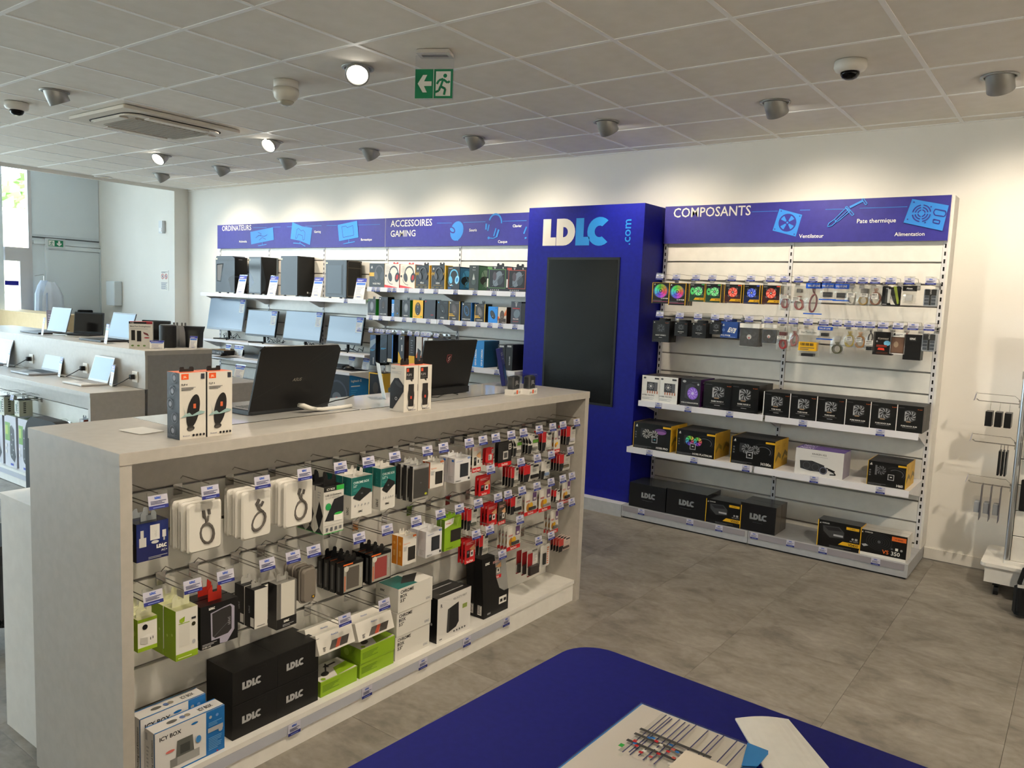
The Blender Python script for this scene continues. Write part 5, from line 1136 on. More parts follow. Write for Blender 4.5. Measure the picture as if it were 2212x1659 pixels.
# standing keyboard boxes on the shelf by the tower
org = lambda A: A.t('G910 ORION', .80, .06, .42 if A.w > A.h else .10, WH, 2, 'l', .86, PI/2)
for k, (pl, pr_, pb) in enumerate(((1019, 1031.5, 792), (1033, 1044.5, 793))):
    a = W(pl, 736, 5.52); b = W(pr_, pb, 5.52)
    carton('keyboard_box', 'bright blue keyboard box standing upright with white lettering', 'box', Vector(((a.x+b.x)/2, 5.52, 1.0604)), 0, b.x-a.x-.002, .22, a.z-1.06, ('#1f7fc4', '#15466e', '#2a8ad0'), lambda A: A.t('G910 ORION', .80, .06, .075, WH, 2, 'l', .86, PI/2), None, None, None, 'blue keyboard boxes on the shelf')
for k, (pl, pr_, pb) in enumerate(((1076, 1090, 799), (1093, 1106, 801))):
    a = W(pl, 744, 5.52); b = W(pr_, pb, 5.52)
    carton('keyboard_box', 'black keyboard box standing upright near the blue tower', 'box', Vector(((a.x+b.x)/2, 5.52, 1.0604)), 0, b.x-a.x-.002, .2, a.z-1.06, ('#131416', '#1a1b1e', '#202226'), lambda A: (A.t('VULCAN', .68, .2, .06, LG, 2, 'l', .4, PI/2), A.r(.2, .9, .8, .97, LG)), None, None, None, 'black keyboard boxes on the shelf')
# steering wheel box and things on the low shelves
a = W(724, 822, 5.47); b = W(755, 858, 5.47)
carton('steering_wheel_box', 'large bright blue box with steering wheel photo on the low shelf', 'box', Vector((-6.26, 5.42, .5005)), 0, .42, .36, .345, ('#2a2f36', '#1674b8', '#1f86cc'), lambda A: (A.r(0, 0, 1, 1, M('#2c323a')), A.ring(.55, .35, .42, .48, M('#454c56')), A.e(.55, .3, .2, .16, M('#6a7078')), A.c(.55, .26, .06, M('#b05050'), 8)), None, lambda A: (A.t('logitech G', .06, .80, .07, WH, 2, 'l', .4), A.bars(.06, .66, .4, .72, 1, WH), A.bars(.06, .1, .3, .6, 8, M('#3a90cc')), A.r(.45, .06, .95, .2, K), A.r(.48, .2, .60, .36, M('#c8b888')), A.r(.66, .2, .78, .36, M('#c8b888')), A.r(.84, .2, .93, .36, M('#c8b888'))))
for k, (x, col, lab) in enumerate(((-4.72, '#2a9a3a', 'green accessory box on the lowest visible shelf'), (-4.48, '#1a1c20', 'black accessory box on the lowest visible shelf'), (-4.36, '#1a1c20', 'black accessory box on the lowest visible shelf'))):
    carton('accessory_box', lab, 'box', Vector((x, 5.48, .7204)), 0, .11, .16, .2-.03*k, (col, col, col), lambda A: A.bars(.15, .3, .8, .6, 3, LG), group='boxes on the low gaming shelf')
carton('accessory_box', 'yellow framed black box behind the price stand', 'box', Vector((-5.72, 5.47, .6005)), 0, .2, .1, .3, ('#141416', '#b8942a', '#141416'), lambda A: (A.r(0, 0, .05, 1, YL), A.r(.95, 0, 1, 1, YL), A.r(0, .96, 1, 1, YL), A.e(.5, .5, .2, .3, M('#3a3028'))))

# ================================================================== COMPUTERS AND SCREENS
def a_sheet(A): A.r(0, .82, 1, 1, M('#3a40a4')); A.bars(.1, .87, .7, .95, 2, WH); A.r(.06, .68, .94, .79, M('#4a78d0')); A.bars(.12, .22, .88, .62, 7, M('#b8b4c0')); A.r(.1, .05, .9, .2, M('#d8d4d0')); A.bars(.3, .09, .7, .16, 1, M('#5060a0'))
def sheet_stand(lab, loc, rz, w=.1, h=.15, lean=.3, name='price_stand', group=None):
    e = thing(name, lab, 'price stand', loc, rz, group); dy = h*math.tan(lean)
    def mk():
        p = MB(); ux = Vector((1, 0, 0)); uz = Vector((0, math.sin(lean), math.cos(lean)))
        pts = [Vector((-w/2, 0, 0)), Vector((w/2, 0, 0)), Vector((w/2, 0, 0))+uz*h, Vector((-w/2, 0, 0))+uz*h]; n_ = ux.cross(uz)
        p.add([q for q in pts]+[q-n_*.001 for q in pts], [(0, 1, 2, 3), (7, 6, 5, 4), (0, 4, 5, 1), (1, 5, 6, 2), (2, 6, 7, 3), (3, 7, 4, 0)], PAPER)
        a_sheet(Art(p, (-w/2, 0, 0), ux, uz, w, h)); return p.mesh('price_sheet')
    link(cached(('sheet', w, h, lean), mk), 'price_sheet', e)
    def mk2():
        uz = Vector((0, math.sin(lean), math.cos(lean))); t = uz*(h*1.06)
        return MB().box(-w/2-.004, -.002, 0, w/2+.004, .07, .0025, ACRYL).add([(-w/2-.004, .0035, .001), (w/2+.004, .0035, .001), (w/2+.004, t.y+.0035, t.z), (-w/2-.004, t.y+.0035, t.z)], [(0, 1, 2, 3)], ACRYL).mesh('acrylic_holder')
    link(cached(('holder', w, h, lean), mk2), 'acrylic_holder', e); return e
PC_LIT = M('#3d4650', .38); PCF = M('#0b0b0c', .3)  # bluish window light put into the colour of the case side
def pc(lab, pl, pm_, pr_, pt, z, kind):
    yf = 5.635; a = W(pl, pt, yf); b = W(pm_, pt, yf); w = b.x-a.x; h = a.z-z; c2 = S(pr_, 600, b.x); d = min(max(c2.y-yf, .17), .235)
    e = thing('desktop_computer', lab, 'computer', (a.x, yf, z+.0005))
    body = MB()
    if kind == 0:
        prof = [(0, .012), (w, .012), (w, h-.03), (w*.86, h), (.02, h), (0, h-.03)]
        body.prism(prof, 0, d, PC_LIT); 
    else: body.box(0, 0, .012, w, d, h, PC_LIT, right=PCF)
    body.build('case', e)
    for x in (.03, w-.05):
        for y in (.02, d-.04): MB().box(x, y, 0, x+.02, y+.02, .012, BLK).build('foot', e)
    p = MB(); A = F_(p, 0, -.0006, .012, w, h); B = R_(p, w+.0006, 0, .012, d, h)
    if kind == 0:
        A.poly([(.06, .78), (.42, .80), (.28, .28), (.06, .30)], SCR); A.poly([(.09, .75), (.36, .77), (.25, .32), (.09, .33)], M('#5a5048', .2)); A.poly([(.72, .42), (1, .5), (1, .02), (.82, .02), (.68, .36)], PCF); A.r(0, .88, 1, .885, DG)
        B.r(0, .45, 1, .97, K); B.r(.0, 0, 1, .42, PCF); B.bars(.3, .9, .6, .93, 1, LG)
    elif kind == 1:
        A.r(.04, .04, .96, .96, M('#10181c', .1)); A.poly([(.04, .6), (.3, .45), (.45, .3), (.04, .1)], M('#1d2c44', .15)); B.poly([(.0, .98), (.3, .3), (.25, .1), (.0, .02)], M('#2a343c')); B.poly([(.25, .9), (.95, .95), (.95, .1), (.3, .12)], K); B.r(.92, 0, 1, 1, M('#8c949a'))
    elif kind == 2:
        B.r(.0, .02, .08, .98, M('#20262c')); B.c(.62, .08, .05, WH, 8); B.bars(.66, .07, .85, .09, 1, LG)
    else:
        A.poly([(.10, .08), (.78, .08), (.84, .05), (.84, .90), (.78, .86), (.10, .86)], M('#2e353d')); A.r(.10, .10, .76, .86, M('#46525e', .4)); A.r(.92, 0, .95, 1, M('#56626e')); B.ring(.5, .5, .0, .0, LG); B.line([(.08, .04), (.08, .94), (.14, .98), (.9, .98), (.95, .94), (.95, .04), (.08, .04)], .02, M('#8a8070')); B.line([(.1, .80), (.93, .80)], .02, M('#6a6458'))
    A.r(.02, .90, .10, .94, M('#d8d8b8')); p.build('case_panel', e); return e
pc('black desktop computer with slanted top and side window at the shelf end', 466, 507, 534, 553, 1.62, 0)
pc('black glass sided desktop computer with angular front', 538, 564, 600, 555, 1.62, 1)
pc('plain dark desktop computer with white logo low on its front', 607, 642.5, 679, 553, 1.62, 2)
pc('shorter desktop computer with a raised side panel and rounded front', 704, 749, 781, 562, 1.62, 3)
for px, py, lab in ((509, 632, 'price stand leaning before the computer with the side window'), (576, 636, 'price stand leaning before the glass sided computer'), (671, 641, 'narrow price stand beside the plain dark computer'), (762, 646, 'price stand beside the shorter computer with raised panel')):
    q = W(px, py, 5.61); sheet_stand(lab, Vector((q.x+.08, 5.612, 1.6225)), (.0), .15, .22, .22)
def cable(lab, pts, r=.0035, col='#121214', name='cable', cat='cable', group=None):
    return tag(MB().tube(pts, r, M(col, .6), 6).build(name, None, None, None, True), lab, cat, group)
MONS = M('#5e7186', .22, 0, .5); MONS2 = M('#6d8295', .16, 0, .6); BEZ = M('#16181b', .4)  # screen tint is reflected window light put into the colour
def monitor(lab, bl, br, tl, z, yb, foot, silver=False):
    a = W(*bl, yb); b = W(*br, yb); w = b.x-a.x; zb = (a.z+b.z)/2; lean = .16
    t = W(*tl, yb+.06); h = (t.z-a.z)/math.cos(lean)
    e = thing('monitor', lab, 'monitor', ((a.x+b.x)/2, yb, z+.0005), .04)
    s_ = Vector((0, math.sin(lean), math.cos(lean))); n_ = Vector((0, -math.cos(lean), math.sin(lean))); o = Vector((0, 0, zb-z))
    def slab(x0, x1, v0, v1, d0, d1, m):
        P = [o+Vector((x, 0, 0))+s_*v-n_*d for d in (d0, d1) for x, v in ((x0, v0), (x1, v0), (x1, v1), (x0, v1))]
        return MB().add(P, [(0, 1, 2, 3), (7, 6, 5, 4), (0, 4, 5, 1), (1, 5, 6, 2), (2, 6, 7, 3), (3, 7, 4, 0)], m)
    slab(-w/2, w/2, 0, h, 0, .022, M('#8c97a4', .4) if silver else BEZ).build('bezel', e)
    slab(-w/2+.007, w/2-.007, .022, h-.008, -.0008, .0, MONS).build('screen', e)
    slab(-w/2+.12, w/2-.12, .05, h-.08, .0221, .05, BEZ).build('rear_housing', e)
    MB().tube([(0, .075, .006), (0, .07, (zb-z)+.1)], .016, BEZ, 8).build('stand_neck', e)
    if foot == 'v':
        MB().tube([(0, .07, .008), (-.16, -.035, .006)], .009, BEZ, 6).build('stand_leg', e); MB().tube([(0, .07, .008), (.12, -.05, .006)], .009, BEZ, 6).build('stand_leg', e)
    else: MB().lathe([(.11, 0), (.11, .006), (.03, .012)], BEZ, 20, (0, .06, 0)).build('stand_base', e)
    p = MB(); A = Art(p, o+Vector((w/2-.105, 0, 0))+s_*(h-.165)+n_*.0014, (1, 0, 0), s_, .09, .16); A.r(0, 0, 1, 1, PAPER); a_sheet(A); p.build('price_sheet', e)
    return e, w, h
monitor('widest tilted monitor with silver lower edge at the shelf end', (448.5, 709), (520, 717), (458, 642.5), 1.05, 5.70, 'v', True)
monitor('smaller monitor with a sticker in its upper corner', (531, 723), (591, 730), (537, 667.5), 1.05, 5.70, 'v')
monitor('large monitor on a round foot with white strip below', (612, 732.5), (688, 742), (620, 669), 1.05, 5.70, 'r')
monitor('monitor on a dark angled stand at the end of the shelf', (706, 739), (777.5, 747.5), (710.5, 680), 1.05, 5.70, 'v')
r_ = random.Random(5)
for k, (px, lab) in enumerate(((475, 'tangled black cable behind the silver edged monitor'), (570, 'tangled black cable behind the smaller monitor'), (650, 'tangled black cable under the round footed monitor'), (735, 'tangled black cable beside the angled stand'))):
    x0 = W(px, 735, 5.75).x; P = []
    for i in range(26): P.append((x0+.012*i+.03*r_.uniform(-1, 1), 5.80+.03*r_.uniform(-1, 1), 1.058+.045*abs(r_.gauss(0, .7))))
    cable(lab, P, .0035)
# desk level: keyboards, mice, mats, price cards
def keyboard(lab, loc, rz, w=.44, d=.15, col='#2a2c30', name='keyboard'):
    e = thing(name, lab, 'keyboard', loc, rz); cb = M(col, .5)
    MB().prism([(0, 0), (d, 0), (d, .03), (0, .014)], -w/2, w/2, cb, 'yz').build('keyboard_body', e)
    mb = MB(); nx, ny = 16, 5
    for j in range(ny):
        for i in range(nx):
            x = -w/2+.012+(w-.024)*i/nx; y = .014+(d-.026)*j/ny; z = .0145+.016*y/d
            mb.box(x, y, z, x+(w-.03)/nx*.84, y+(d-.03)/ny*.84, z+.006, M('#3a3d42', .5))
    k_ = mb.build('keycaps', e); k_['kind'] = 'stuff'; return e
def mousething(lab, loc, rz, col='#131315'):
    e = thing('mouse', lab, 'computer mouse', loc, rz); mb = MB(); n = 12; vs_ = []; lv = [(0, 1), (.012, 1.02), (.026, .8), (.034, .45), (.037, .1)]
    for z, s_ in lv:
        for k in range(n): t = 2*PI*k/n; vs_.append((.031*s_*math.cos(t), .058*s_*math.sin(t)+.006*(1-s_), z))
    mb.add(vs_, [(i*n+k, i*n+(k+1) % n, (i+1)*n+(k+1) % n, (i+1)*n+k) for i in range(4) for k in range(n)]+[tuple(range(4*n, 5*n)), tuple(reversed(range(n)))], M(col, .35)); mb.build('mouse_shell', e, smooth=True)
    MB().lathe([(.006, -.003), (.006, .003)], M('#404248'), 10, (0, -.03, .033), 'x').build('scroll_wheel', e); return e
zd = .8765
keyboard('dark keyboard on the desk under the monitors', Fz(553, 775, zd), 0, .46, .16)
mousething('black mouse on a mat beside the dark keyboard', Fz(484, 768, zd+.004)+Vector((0, 0, 0)), .3)
tag(MB().box(-.14, -.1, 0, .14, .1, .003, M('#5c5650', .8)).build('mouse_mat', None, Fz(488, 771, zd), .1), 'grey brown mouse mat at the end of the desk', 'mouse mat')
q = Fz(748, 799, zd); tag(MB().box(-.17, -.11, 0, .17, .11, .003, M('#101012', .8)).build('mouse_mat', None, q+Vector((0, .05, 0)), -.05), 'black mouse mat under the mouse at the desk end', 'mouse mat')
mousething('black mouse on the black mat at the desk end', q+Vector((.0, .04, .0032)), -.9)
keyboard('small black keyboard half hidden behind the laptop', q+Vector((-.30, .09, 0)), .1, .24, .12)
for px, py, lab in ((490, 766, 'small blue and white price card by the grey mouse mat'), (509, 768, 'blue and white price card behind the dark keyboard'), (517, 769, 'second price card behind the dark keyboard, paler'), (757, 790, 'blue price card behind the mouse at the desk end'), (788, 796, 'blue price card at the very end of the desk')):
    q = Fz(px, py, zd); q.y = min(max(q.y, 5.5), 5.8); q = Vector((W(px, py, q.y).x, q.y, zd)); sheet_stand(lab, q, 0, .10, .12, .2)
carton('graphics_box', 'flat dark box with yellow edge lying on the desk', 'box', Vector((W(468, 760, 5.5).x, 5.5, zd)), 0, .30, .28, .06, ('#151312', '#151312', '#8a7040'), lambda A: A.t('GTX 1660 Ti', .5, .3, .4, LG, 1, 'c', .6))
sheet_stand('blue and white price card on the low desk behind the speaker boxes', Fz(507, 819, .9)+Vector((-.1, .1, .0)), 0, .14, .11, .25)
# ================================================================== GOODS ON THE COUNTER FRONT
HC = 'chrome double hook with price tag on the counter front'
HCG = 'hooks of the counter front'
CGR = 'goods hanging on the counter front'
R1, R2A, R2, R3, R4 = CG[0], CG[1], CG[2], CG[3], CG[4]
XF_ = -2.262
def hc(box, z, n, step, mk, tg=True, hk=True, xf=XF_, row='top'):
    hang('C', box, z, xf, n, step, mk, 'chrome double hook with price tag, %s row of the counter front' % row, HCG, tg, hk)
def bx(name, lab, d, cols, front=None, left=None, top=None, tab=None, tabat=.5):
    return lambda c, rz, w, h: carton(name, lab, 'box', c, rz, w, d, h, cols, front, left, None, top, CGR, tab, tabat)
# top row
def a_ac(A): A.r(0, 0, 1, .42, M('#141b52')); A.r(0, .42, 1, 1, M('#1d2a66', .15)); A.r(.08, .38, .30, .62, M('#c8c6c2')); A.r(.12, .62, .22, .82, M('#c8c6c2')); A.r(.42, .52, .72, .92, M('#d6d4cf')); A.t('LDLC', .62, .60, .05, LG, 1, 'l', None, PI/2); A.e(.57, .46, .12, .05, M('#c8c6c2')); A.r(.80, .55, .92, .74, M('#d0cecb')); A.r(.83, .46, .88, .55, LG); A.logo(.95, .28, .10, WH, None, 'r'); A.t('AC+', .95, .18, .06, WH, 1, 'r'); A.bars(.35, .04, .95, .11, 2, LG)
hc((295, 363, 1120, 1217), R1, 2, .048, bx('charger_pack', 'dark blue charger pack with white plug, shop letters and AC+ print', .045, ('#141b4e', '#0d0f1c', M('#1a2030', .15)), a_ac, lambda A: (A.r(.1, 0, .9, .5, K), A.r(.3, .45, .6, .8, M('#b8b6b2'))), None, (.05, .03, M('#9aa0a4', .2))), row='top')
for box, n, sd, tl, lab in (((403, 478, 1076, 1199), 5, 1, .12, 'white zip pouch with grey cable beside the blue charger pack'), ((520, 585, 1052, 1170), 5, 2, -.55, 'white zip pouch with grey cable slanting, between two other pouch stacks'), ((612, 675, 1031, 1144), 5, 3, -.3, 'white zip pouch with grey cable next to the drive enclosure boxes')):
    w, h, c, rz = place('C', box, XF_); h = min(h, R1-.014-c.z)
    hook(Vector((CP, c.y, R1)), PI/2, abs(CP-XF_)+.012, 'chrome hook with price tag carrying the '+' '.join(lab.split()[:9]).rstrip(','), HCG)
    for i in range(n): pouch('cable_pouch', lab, 'pouch', c+Vector((-i*.024, -.006*(i % 2), .002*(i % 3))), (0, 0, PI/2), w, h, CGR, sd, tl, i == 0)
def a_icy(A):
    A.r(0, .90, 1, 1, K); A.r(.62, .90, 1, 1, GR); A.t('ICY BOX', .14, .925, .045, WH, 2, 'l', .4); A.t('USB 3.0 Enclosure', .08, .80, .04, DG, 2, 'l', .84); A.t('for 2.5" HDD/SSD', .08, .745, .035, MG, 0, 'l', .8)
    A.poly([(.06, .28), (.50, .72), (.98, .76), (.98, .42), (.60, .26)], M('#1b1c22')); A.c(.22, .58, .14, M('#1f8a4a')); A.r(.5, .25, .92, .38, WH); A.e(.72, .40, .2, .05, GR); A.r(0, .0, 1, .015, GR); [A.r(.1+.22*i, .06, .22+.22*i, .13, MG) for i in range(4)]; A.r(0, .175, 1, .18, DG)
def a_icys(A): A.poly([(.1, .35), (.5, .70), (.95, .4), (.5, .08)], M('#15161a')); A.poly([(0, 0), (.5, .14), (1, 0)], DG); A.bars(.3, .76, .7, .92, 3, LG); A.r(0, 0, 1, .015, GR)
hc((698, 743, 1045, 1156), R1, 3, .052, bx('enclosure_box', 'white and green drive enclosure box with black drive photo', .048, ('#cfccc5', '#cbc8c0', '#1a1a1c'), a_icy, a_icys, None, (.06, .04, '#121214')), row='top')
TEAL = M('#16645f', .45)
def a_chrome(t2):
    def f(A): A.r(0, .56, 1, 1, TEAL); A.t('CHROME BOX', .08, .84, .055, M('#d0dcd8'), 2, 'l', .84); A.t(t2, .08, .755, .055, M('#d0dcd8'), 2, 'l', .4); A.bars(.08, .66, .7, .72, 2, M('#3a8a84')); A.poly([(.08, .52), (.48, .74), (.94, .64), (.94, .58), (.40, .40), (.08, .49)], M('#17181a')); A.r(.44, .56, .54, .60, MG); A.logo(.44, .12, .045, K, None, 'c'); [A.r(.14+.16*i, .28, .20+.16*i, .32, LG) for i in range(5)]
    return f
def a_chs(A): A.r(0, .56, 1, 1, TEAL); A.t('LDLC', .70, .08, .07, K, 2, 'l', .18, PI/2); A.t('2.5" BOX', .55, .62, .05, M('#3a8a84'), 1, 'l', .3, PI/2)
hc((758, 804.5, 1024, 1121), R1, 3, .052, bx('enclosure_box', 'teal and white drive box, the taller of the two', .048, ('#d3d0c9', '#cdcac2', '#d8d5ce'), a_chrome('2.5"'), a_chs, None, (.05, .03, '#d8d5ce')), row='top')
hc((821.5, 855, 1007, 1103), R1, 3, .048, bx('enclosure_box', 'teal and white drive box, the slimmer one beside the grey drives', .045, ('#d3d0c9', '#cdcac2', '#d8d5ce'), a_chrome('2.5" L'), a_chs, None, (.05, .03, '#d8d5ce')), row='top')
a_drive = lambda A: (A.r(0, .93, 1, 1, LG), A.r(.0, .0, 1, .07, M('#8f8d88')), A.r(.06, .09, .97, .90, M('#3c3b39', .35)), A.c(.5, .5, .04, MG, 8), A.e(.82, .16, .08, .05, M('#a8b020')), A.bars(.3, .02, .8, .05, 1, DG))
hc((890, 927, 1001, 1085), R1, 5, .036, bx('drive_pack', 'grey clear fronted hard drive pack in the top row', .02, (M('#8f8d88', .25), M('#1d1d1e', .3), M('#b0aea8', .2)), a_drive, None, None, (.04, .025, M('#c0c0bc', .2))), row='top')
def a_exp(A): A.t('Expansion', .06, .72, .055, M('#d8743a'), 0, 'l', .8); A.r(.38, .12, .92, .60, M('#262422')); A.bars(.06, .50, .32, .66, 5, LG); A.r(.72, .92, .96, .99, OR); A.c(.9, .86, .04, LG, 8); A.t('1T', .84, .93, .03, WH, 1, 'c')
hc((928, 959, 993, 1056), R1, 2, .03, bx('drive_box', 'white hard drive box with orange side in the top row', .026, ('#dcd8d0', '#c8643a', '#dcd8d0'), a_exp, None, None, (.03, .02, '#dcd8d0')), row='top')
def a_wd(A): A.r(.34, .20, .86, .74, M('#1d2026')); A.bars(.08, .84, .5, .88, 1, M('#9aa0c0')); A.r(.80, .90, .96, .97, M('#2a62b8')); A.t('WD', .88, .915, .035, WH, 2, 'c'); A.bars(.06, .05, .4, .11, 2, MG); A.r(.84, .06, .95, .15, DG); A.r(.38, .24, .82, .70, M('#262a30'))
hc((981, 1017, 984, 1045), R1, 2, .05, bx('drive_box', 'white hard drive box with black drive photo in the top row', .045, ('#d8d7d8', '#c2c1c6', '#dcdbdc'), a_wd, lambda A: (A.bars(.2, .1, .8, .3, 4, LG), A.r(.6, .86, .9, .94, M('#2a62b8'))), None, (.04, .02, '#d8d7d8')), row='top')
# small memory cards
SD = M('#c01a1e', .4)
def a_sand(bg, prod, strip=True, top=None, tx=True):
    b = mm(bg)
    def f(A):
        A.r(0, 0, 1, 1, b)
        if top: A.r(0, .70, 1, 1, mm(top))
        A.r(0, 0, 1, .16, SD); A.t('SanDisk', .5, .035, .09, WH, 2, 'c', .88)
        if prod == 'cards': A.r(.18, .24, .46, .54, K); A.r(.22, .40, .42, .50, MG); A.r(.52, .26, .82, .50, M('#d8d6d0')); A.r(.60, .32, .74, .44, K); A.poly([(.4, .6), (.9, .74), (.95, .5), (.7, .5)], M('#c89a70')); A.bars(.1, .78, .8, .9, 3, M('#e0a8a0'))
        elif prod == 'one': A.r(.36, .28, .72, .62, M('#d0cec8')); A.r(.42, .34, .66, .56, M('#4a4a4c')); A.r(.74, .66, .94, .90, WH); A.r(.78, .70, .9, .76, K); A.r(.78, .80, .9, .86, K)
        elif prod == 'stick': A.e(.30, .34, .16, .2, M('#a87020')); A.e(.5, .40, .16, .14, YL); A.r(.1, .60, .35, .92, M('#d8d4cc')); A.r(.62, .56, .92, .92, M('#6a4a7a')); A.r(.68, .60, .86, .70, WH); A.bars(.08, .58, .4, .66, 2, RD)
    return f
def a_hk(col, prod='stick', acc=None):
    def f(A): 
        A.r(0, .45, .42, 1, mm(col)); A.r(.0, .0, .3, .45, mm('#1a1a1c')); A.poly([(.3, .0), (.42, .45), (0, .4), (0, 0)], mm('#1a1a1c')); A.r(.62, .80, .95, .92, DG); A.bars(.55, .55, .9, .72, 3, LG)
        if acc: A.r(.45, .55, 1, .72, mm(acc)); A.poly([(.0, .9), (.3, .6), (.2, .5), (0, .6)], K)
    return f
def cd_(lab, base, art, dome, prod, th=.0012, name='memory_card_pack'):
    return lambda c, rz, w, h: card(name, lab, 'blister pack', c, rz, w, h, base, art, dome, prod, CGR, th)
WC = M('#d8d5cd', .4)
DM_ = (.2, .08, .95, .46, .010); PRG = lambda c: (.34, .18, .84, .34, .007, c)
sa = a_sand('#c9c5bc', 'cards'); sr = a_sand('#b01c20', 'cards'); sk = a_sand('#1f1d1d', 'one'); ss = a_sand('#cac6bd', 'stick'); sb = a_sand('#4a4036', 'cards')
hr = a_hk('#b31a20'); hg_ = a_hk('#d6d3cb', acc='#6aa83a'); 
hc((1019, 1040, 957, 1022), R1, 3, .02, cd_('white and dark memory card pack with red strip, beside the white drive box', '#cfccc4', sa, None, None), row='top')
hc((1048, 1066, 966, 1006), R1, 2, .016, cd_('narrow red memory stick pack in the top row', '#b01c20', a_sand('#b01c20', 'one'), (.3, .25, .85, .75, .008), (.45, .3, .7, .62, .006, '#c8c6c0')), row='top')
hc((1075, 1106, 952, 1010), R1, 2, .02, cd_('black card pack with red strip and grey memory card, top row', '#1f1d1d', sk, (.3, .24, .78, .66, .008), None), row='top')
hc((1108, 1127, 943, 987), R1, 3, .018, cd_('white pack with green stripe, single grey card, top row', WC, hg_, DM_, PRG('#77746e')), row='top')
hc((1140, 1163, 937, 981), R1, 4, .018, cd_('white pack with green stripe, wider, top row', WC, hg_, DM_, PRG('#6a6862')), row='top')
hc((1170, 1192, 930, 975), R1, 4, .018, cd_('white and red pack with pale stick, top row beside the striped packs', WC, hr, DM_, PRG('#c8c6c0')), row='top')
hc((1195, 1211, 925, 980), R1, 3, .018, cd_('tall pack with yellow and red stick photo at the end of the top row', '#cac6bd', ss, None, None), row='top')
hc((1222, 1244, 918, 962), R1, 4, .018, cd_('white and red pack with pale stick next to the far end panel', WC, hr, DM_, PRG('#bcbac4')), row='top')
# second level, only beside the memory goods
hc((1033, 1059.5, 1024, 1073), R2A, 2, .02, cd_('red memory card pack alone in the second row', '#b01c20', sr, None, None), row='second')
hc((1103, 1121, 1006, 1053), R2A, 4, .018, cd_('red and white pack with small grey stick, second row', WC, hr, DM_, PRG('#8a8880')), row='second')
hc((1130, 1165, 999, 1043), R2A, 4, .02, cd_('wide white and red pack with black stick, second row', WC, hr, (.3, .06, .98, .48, .01), (.42, .16, .92, .36, .007, '#17171a')), row='second')
hc((1168, 1188, 993, 1036), R2A, 2, .018, cd_('white pack with blue stick in the second row', WC, a_hk('#d0cdc6'), DM_, PRG('#7f92b4')), row='second')
hc((1207, 1232, 976, 1019), R2A, 4, .018, cd_('red and white pack with olive stick beside the end panel', WC, hr, DM_, PRG('#5a5440')), row='second')
# main second row
GRN_ = M('#8aa81e', .45)
def a_wall(A): A.r(0, .0, 1, .12, GRN_); A.r(0, .90, 1, 1, GRN_); A.poly([(.12, .44), (.12, .24), (.5, .20), (.9, .28), (.9, .46), (.5, .50)], M('#dedbd4')); A.poly([(.12, .44), (.5, .40), (.9, .46), (.5, .50)], WH); A.poly([(.5, .20), (.5, .40), (.12, .44), (.12, .24)], M('#b8b5ae')); A.c(.36, .74, .14, K); A.r(.62, .30, .66, .38, DG); A.r(.74, .32, .78, .40, DG)
hc((298, 339, 1328, 1411), R2, 3, .045, bx('charger_box', 'small green and white wall charger box', .042, ('#dedbd2', GRN_, '#d8d8b0'), a_wall, lambda A: A.c(.5, .55, .2, M('#a8c040')), None, (.05, .03, '#d8d8b8')), row='middle')
def a_pb(A): A.r(0, 0, 1, .13, GRN_); A.r(.14, .26, .62, .72, M('#d0cdc4')); A.r(.12, .72, .62, .735, M('#8aa81e')); A.poly([(.16, .82), (.40, .86), (.38, .76), (.26, .74), (.16, .77)], GRN_); A.c(.80, .66, .09, M('#2c2a14')); A.r(.70, .76, .9, .80, DG); A.e(.8, .3, .08, .1, LG); A.bars(.08, .04, .7, .08, 1, M('#dfe6b0'))
hc((380, 427, 1307, 1430), R2, 2, .075, bx('power_bank_box', 'tall lime green and white power bank box', .07, ('#dbd8cf', GRN_, '#cfd0a0'), a_pb, lambda A: (A.c(.3, .45, .07, M('#b8cc60')), A.c(.7, .5, .07, M('#b8cc60'))), None, (.06, .04, '#d4d4b4')), row='middle')
def a_pbl(A): A.logo(.30, .88, .055, WH, None, 'c'); A.poly([(.26, .80), (.62, .86), (.80, .88), (.90, .80), (.90, .25), (.70, .0), (.48, .02), (.28, .12)], M('#a09cae', .3)); A.poly([(.30, .78), (.42, .80), (.55, .83), (.78, .85), (.82, .80), (.82, .28), (.72, .20), (.38, .18), (.31, .24)], M('#2c2a2a', .35)); A.t('LDLC', .78, .40, .055, LG, 2, 'l', .2, PI/2); A.line([(.34, .22), (.58, .38), (.78, .50)], .012, MG); A.r(0, .0, .50, .15, K); A.t('10 000 mAh', .04, .02, .032, WH, 2, 'l', .42); A.bars(.04, .07, .42, .13, 2, LG)
hc((433, 514, 1288, 1406), R2, 2, .06, bx('power_bank_box', 'black window box with dark power bank and red tabs', .055, (K, K, K), a_pbl, lambda A: (A.r(.15, .04, .4, .22, M('#8a8f80')), A.r(.55, .04, .8, .22, M('#8a8f80'))), None, (.05, .055, '#a82418')), row='middle')
hc((549, 578, 1267, 1360), R2, 2, .06, bx('power_bank_box', 'narrow black and white box with vertical shop letters', .055, ('#d3d0c8', '#1b1b1d', '#2a2a2c'), lambda A: (A.r(0, 0, .02, 1, K), A.bars(.2, .05, .8, .08, 1, MG)), lambda A: (A.t('LDLC', .42, .32, .20, LG, 2, 'l', .22, -PI/2) if False else A.t('LDLC', .55, .38, .055, LG, 2, 'l', .22, PI/2), A.r(.62, .05, .98, .28, WH)), None, (.04, .03, M('#b0aea8', .2))), row='middle')
def a_pb3(A): A.r(.16, .20, .90, 1, M('#d0ccc2', .2)); A.r(.0, 0, 1, .22, M('#1c1b1b')); A.logo(.5, .12, .05, WH, None, 'c'); A.bars(.3, .03, .85, .09, 2, LG); A.r(.16, .22, .20, 1, MG)
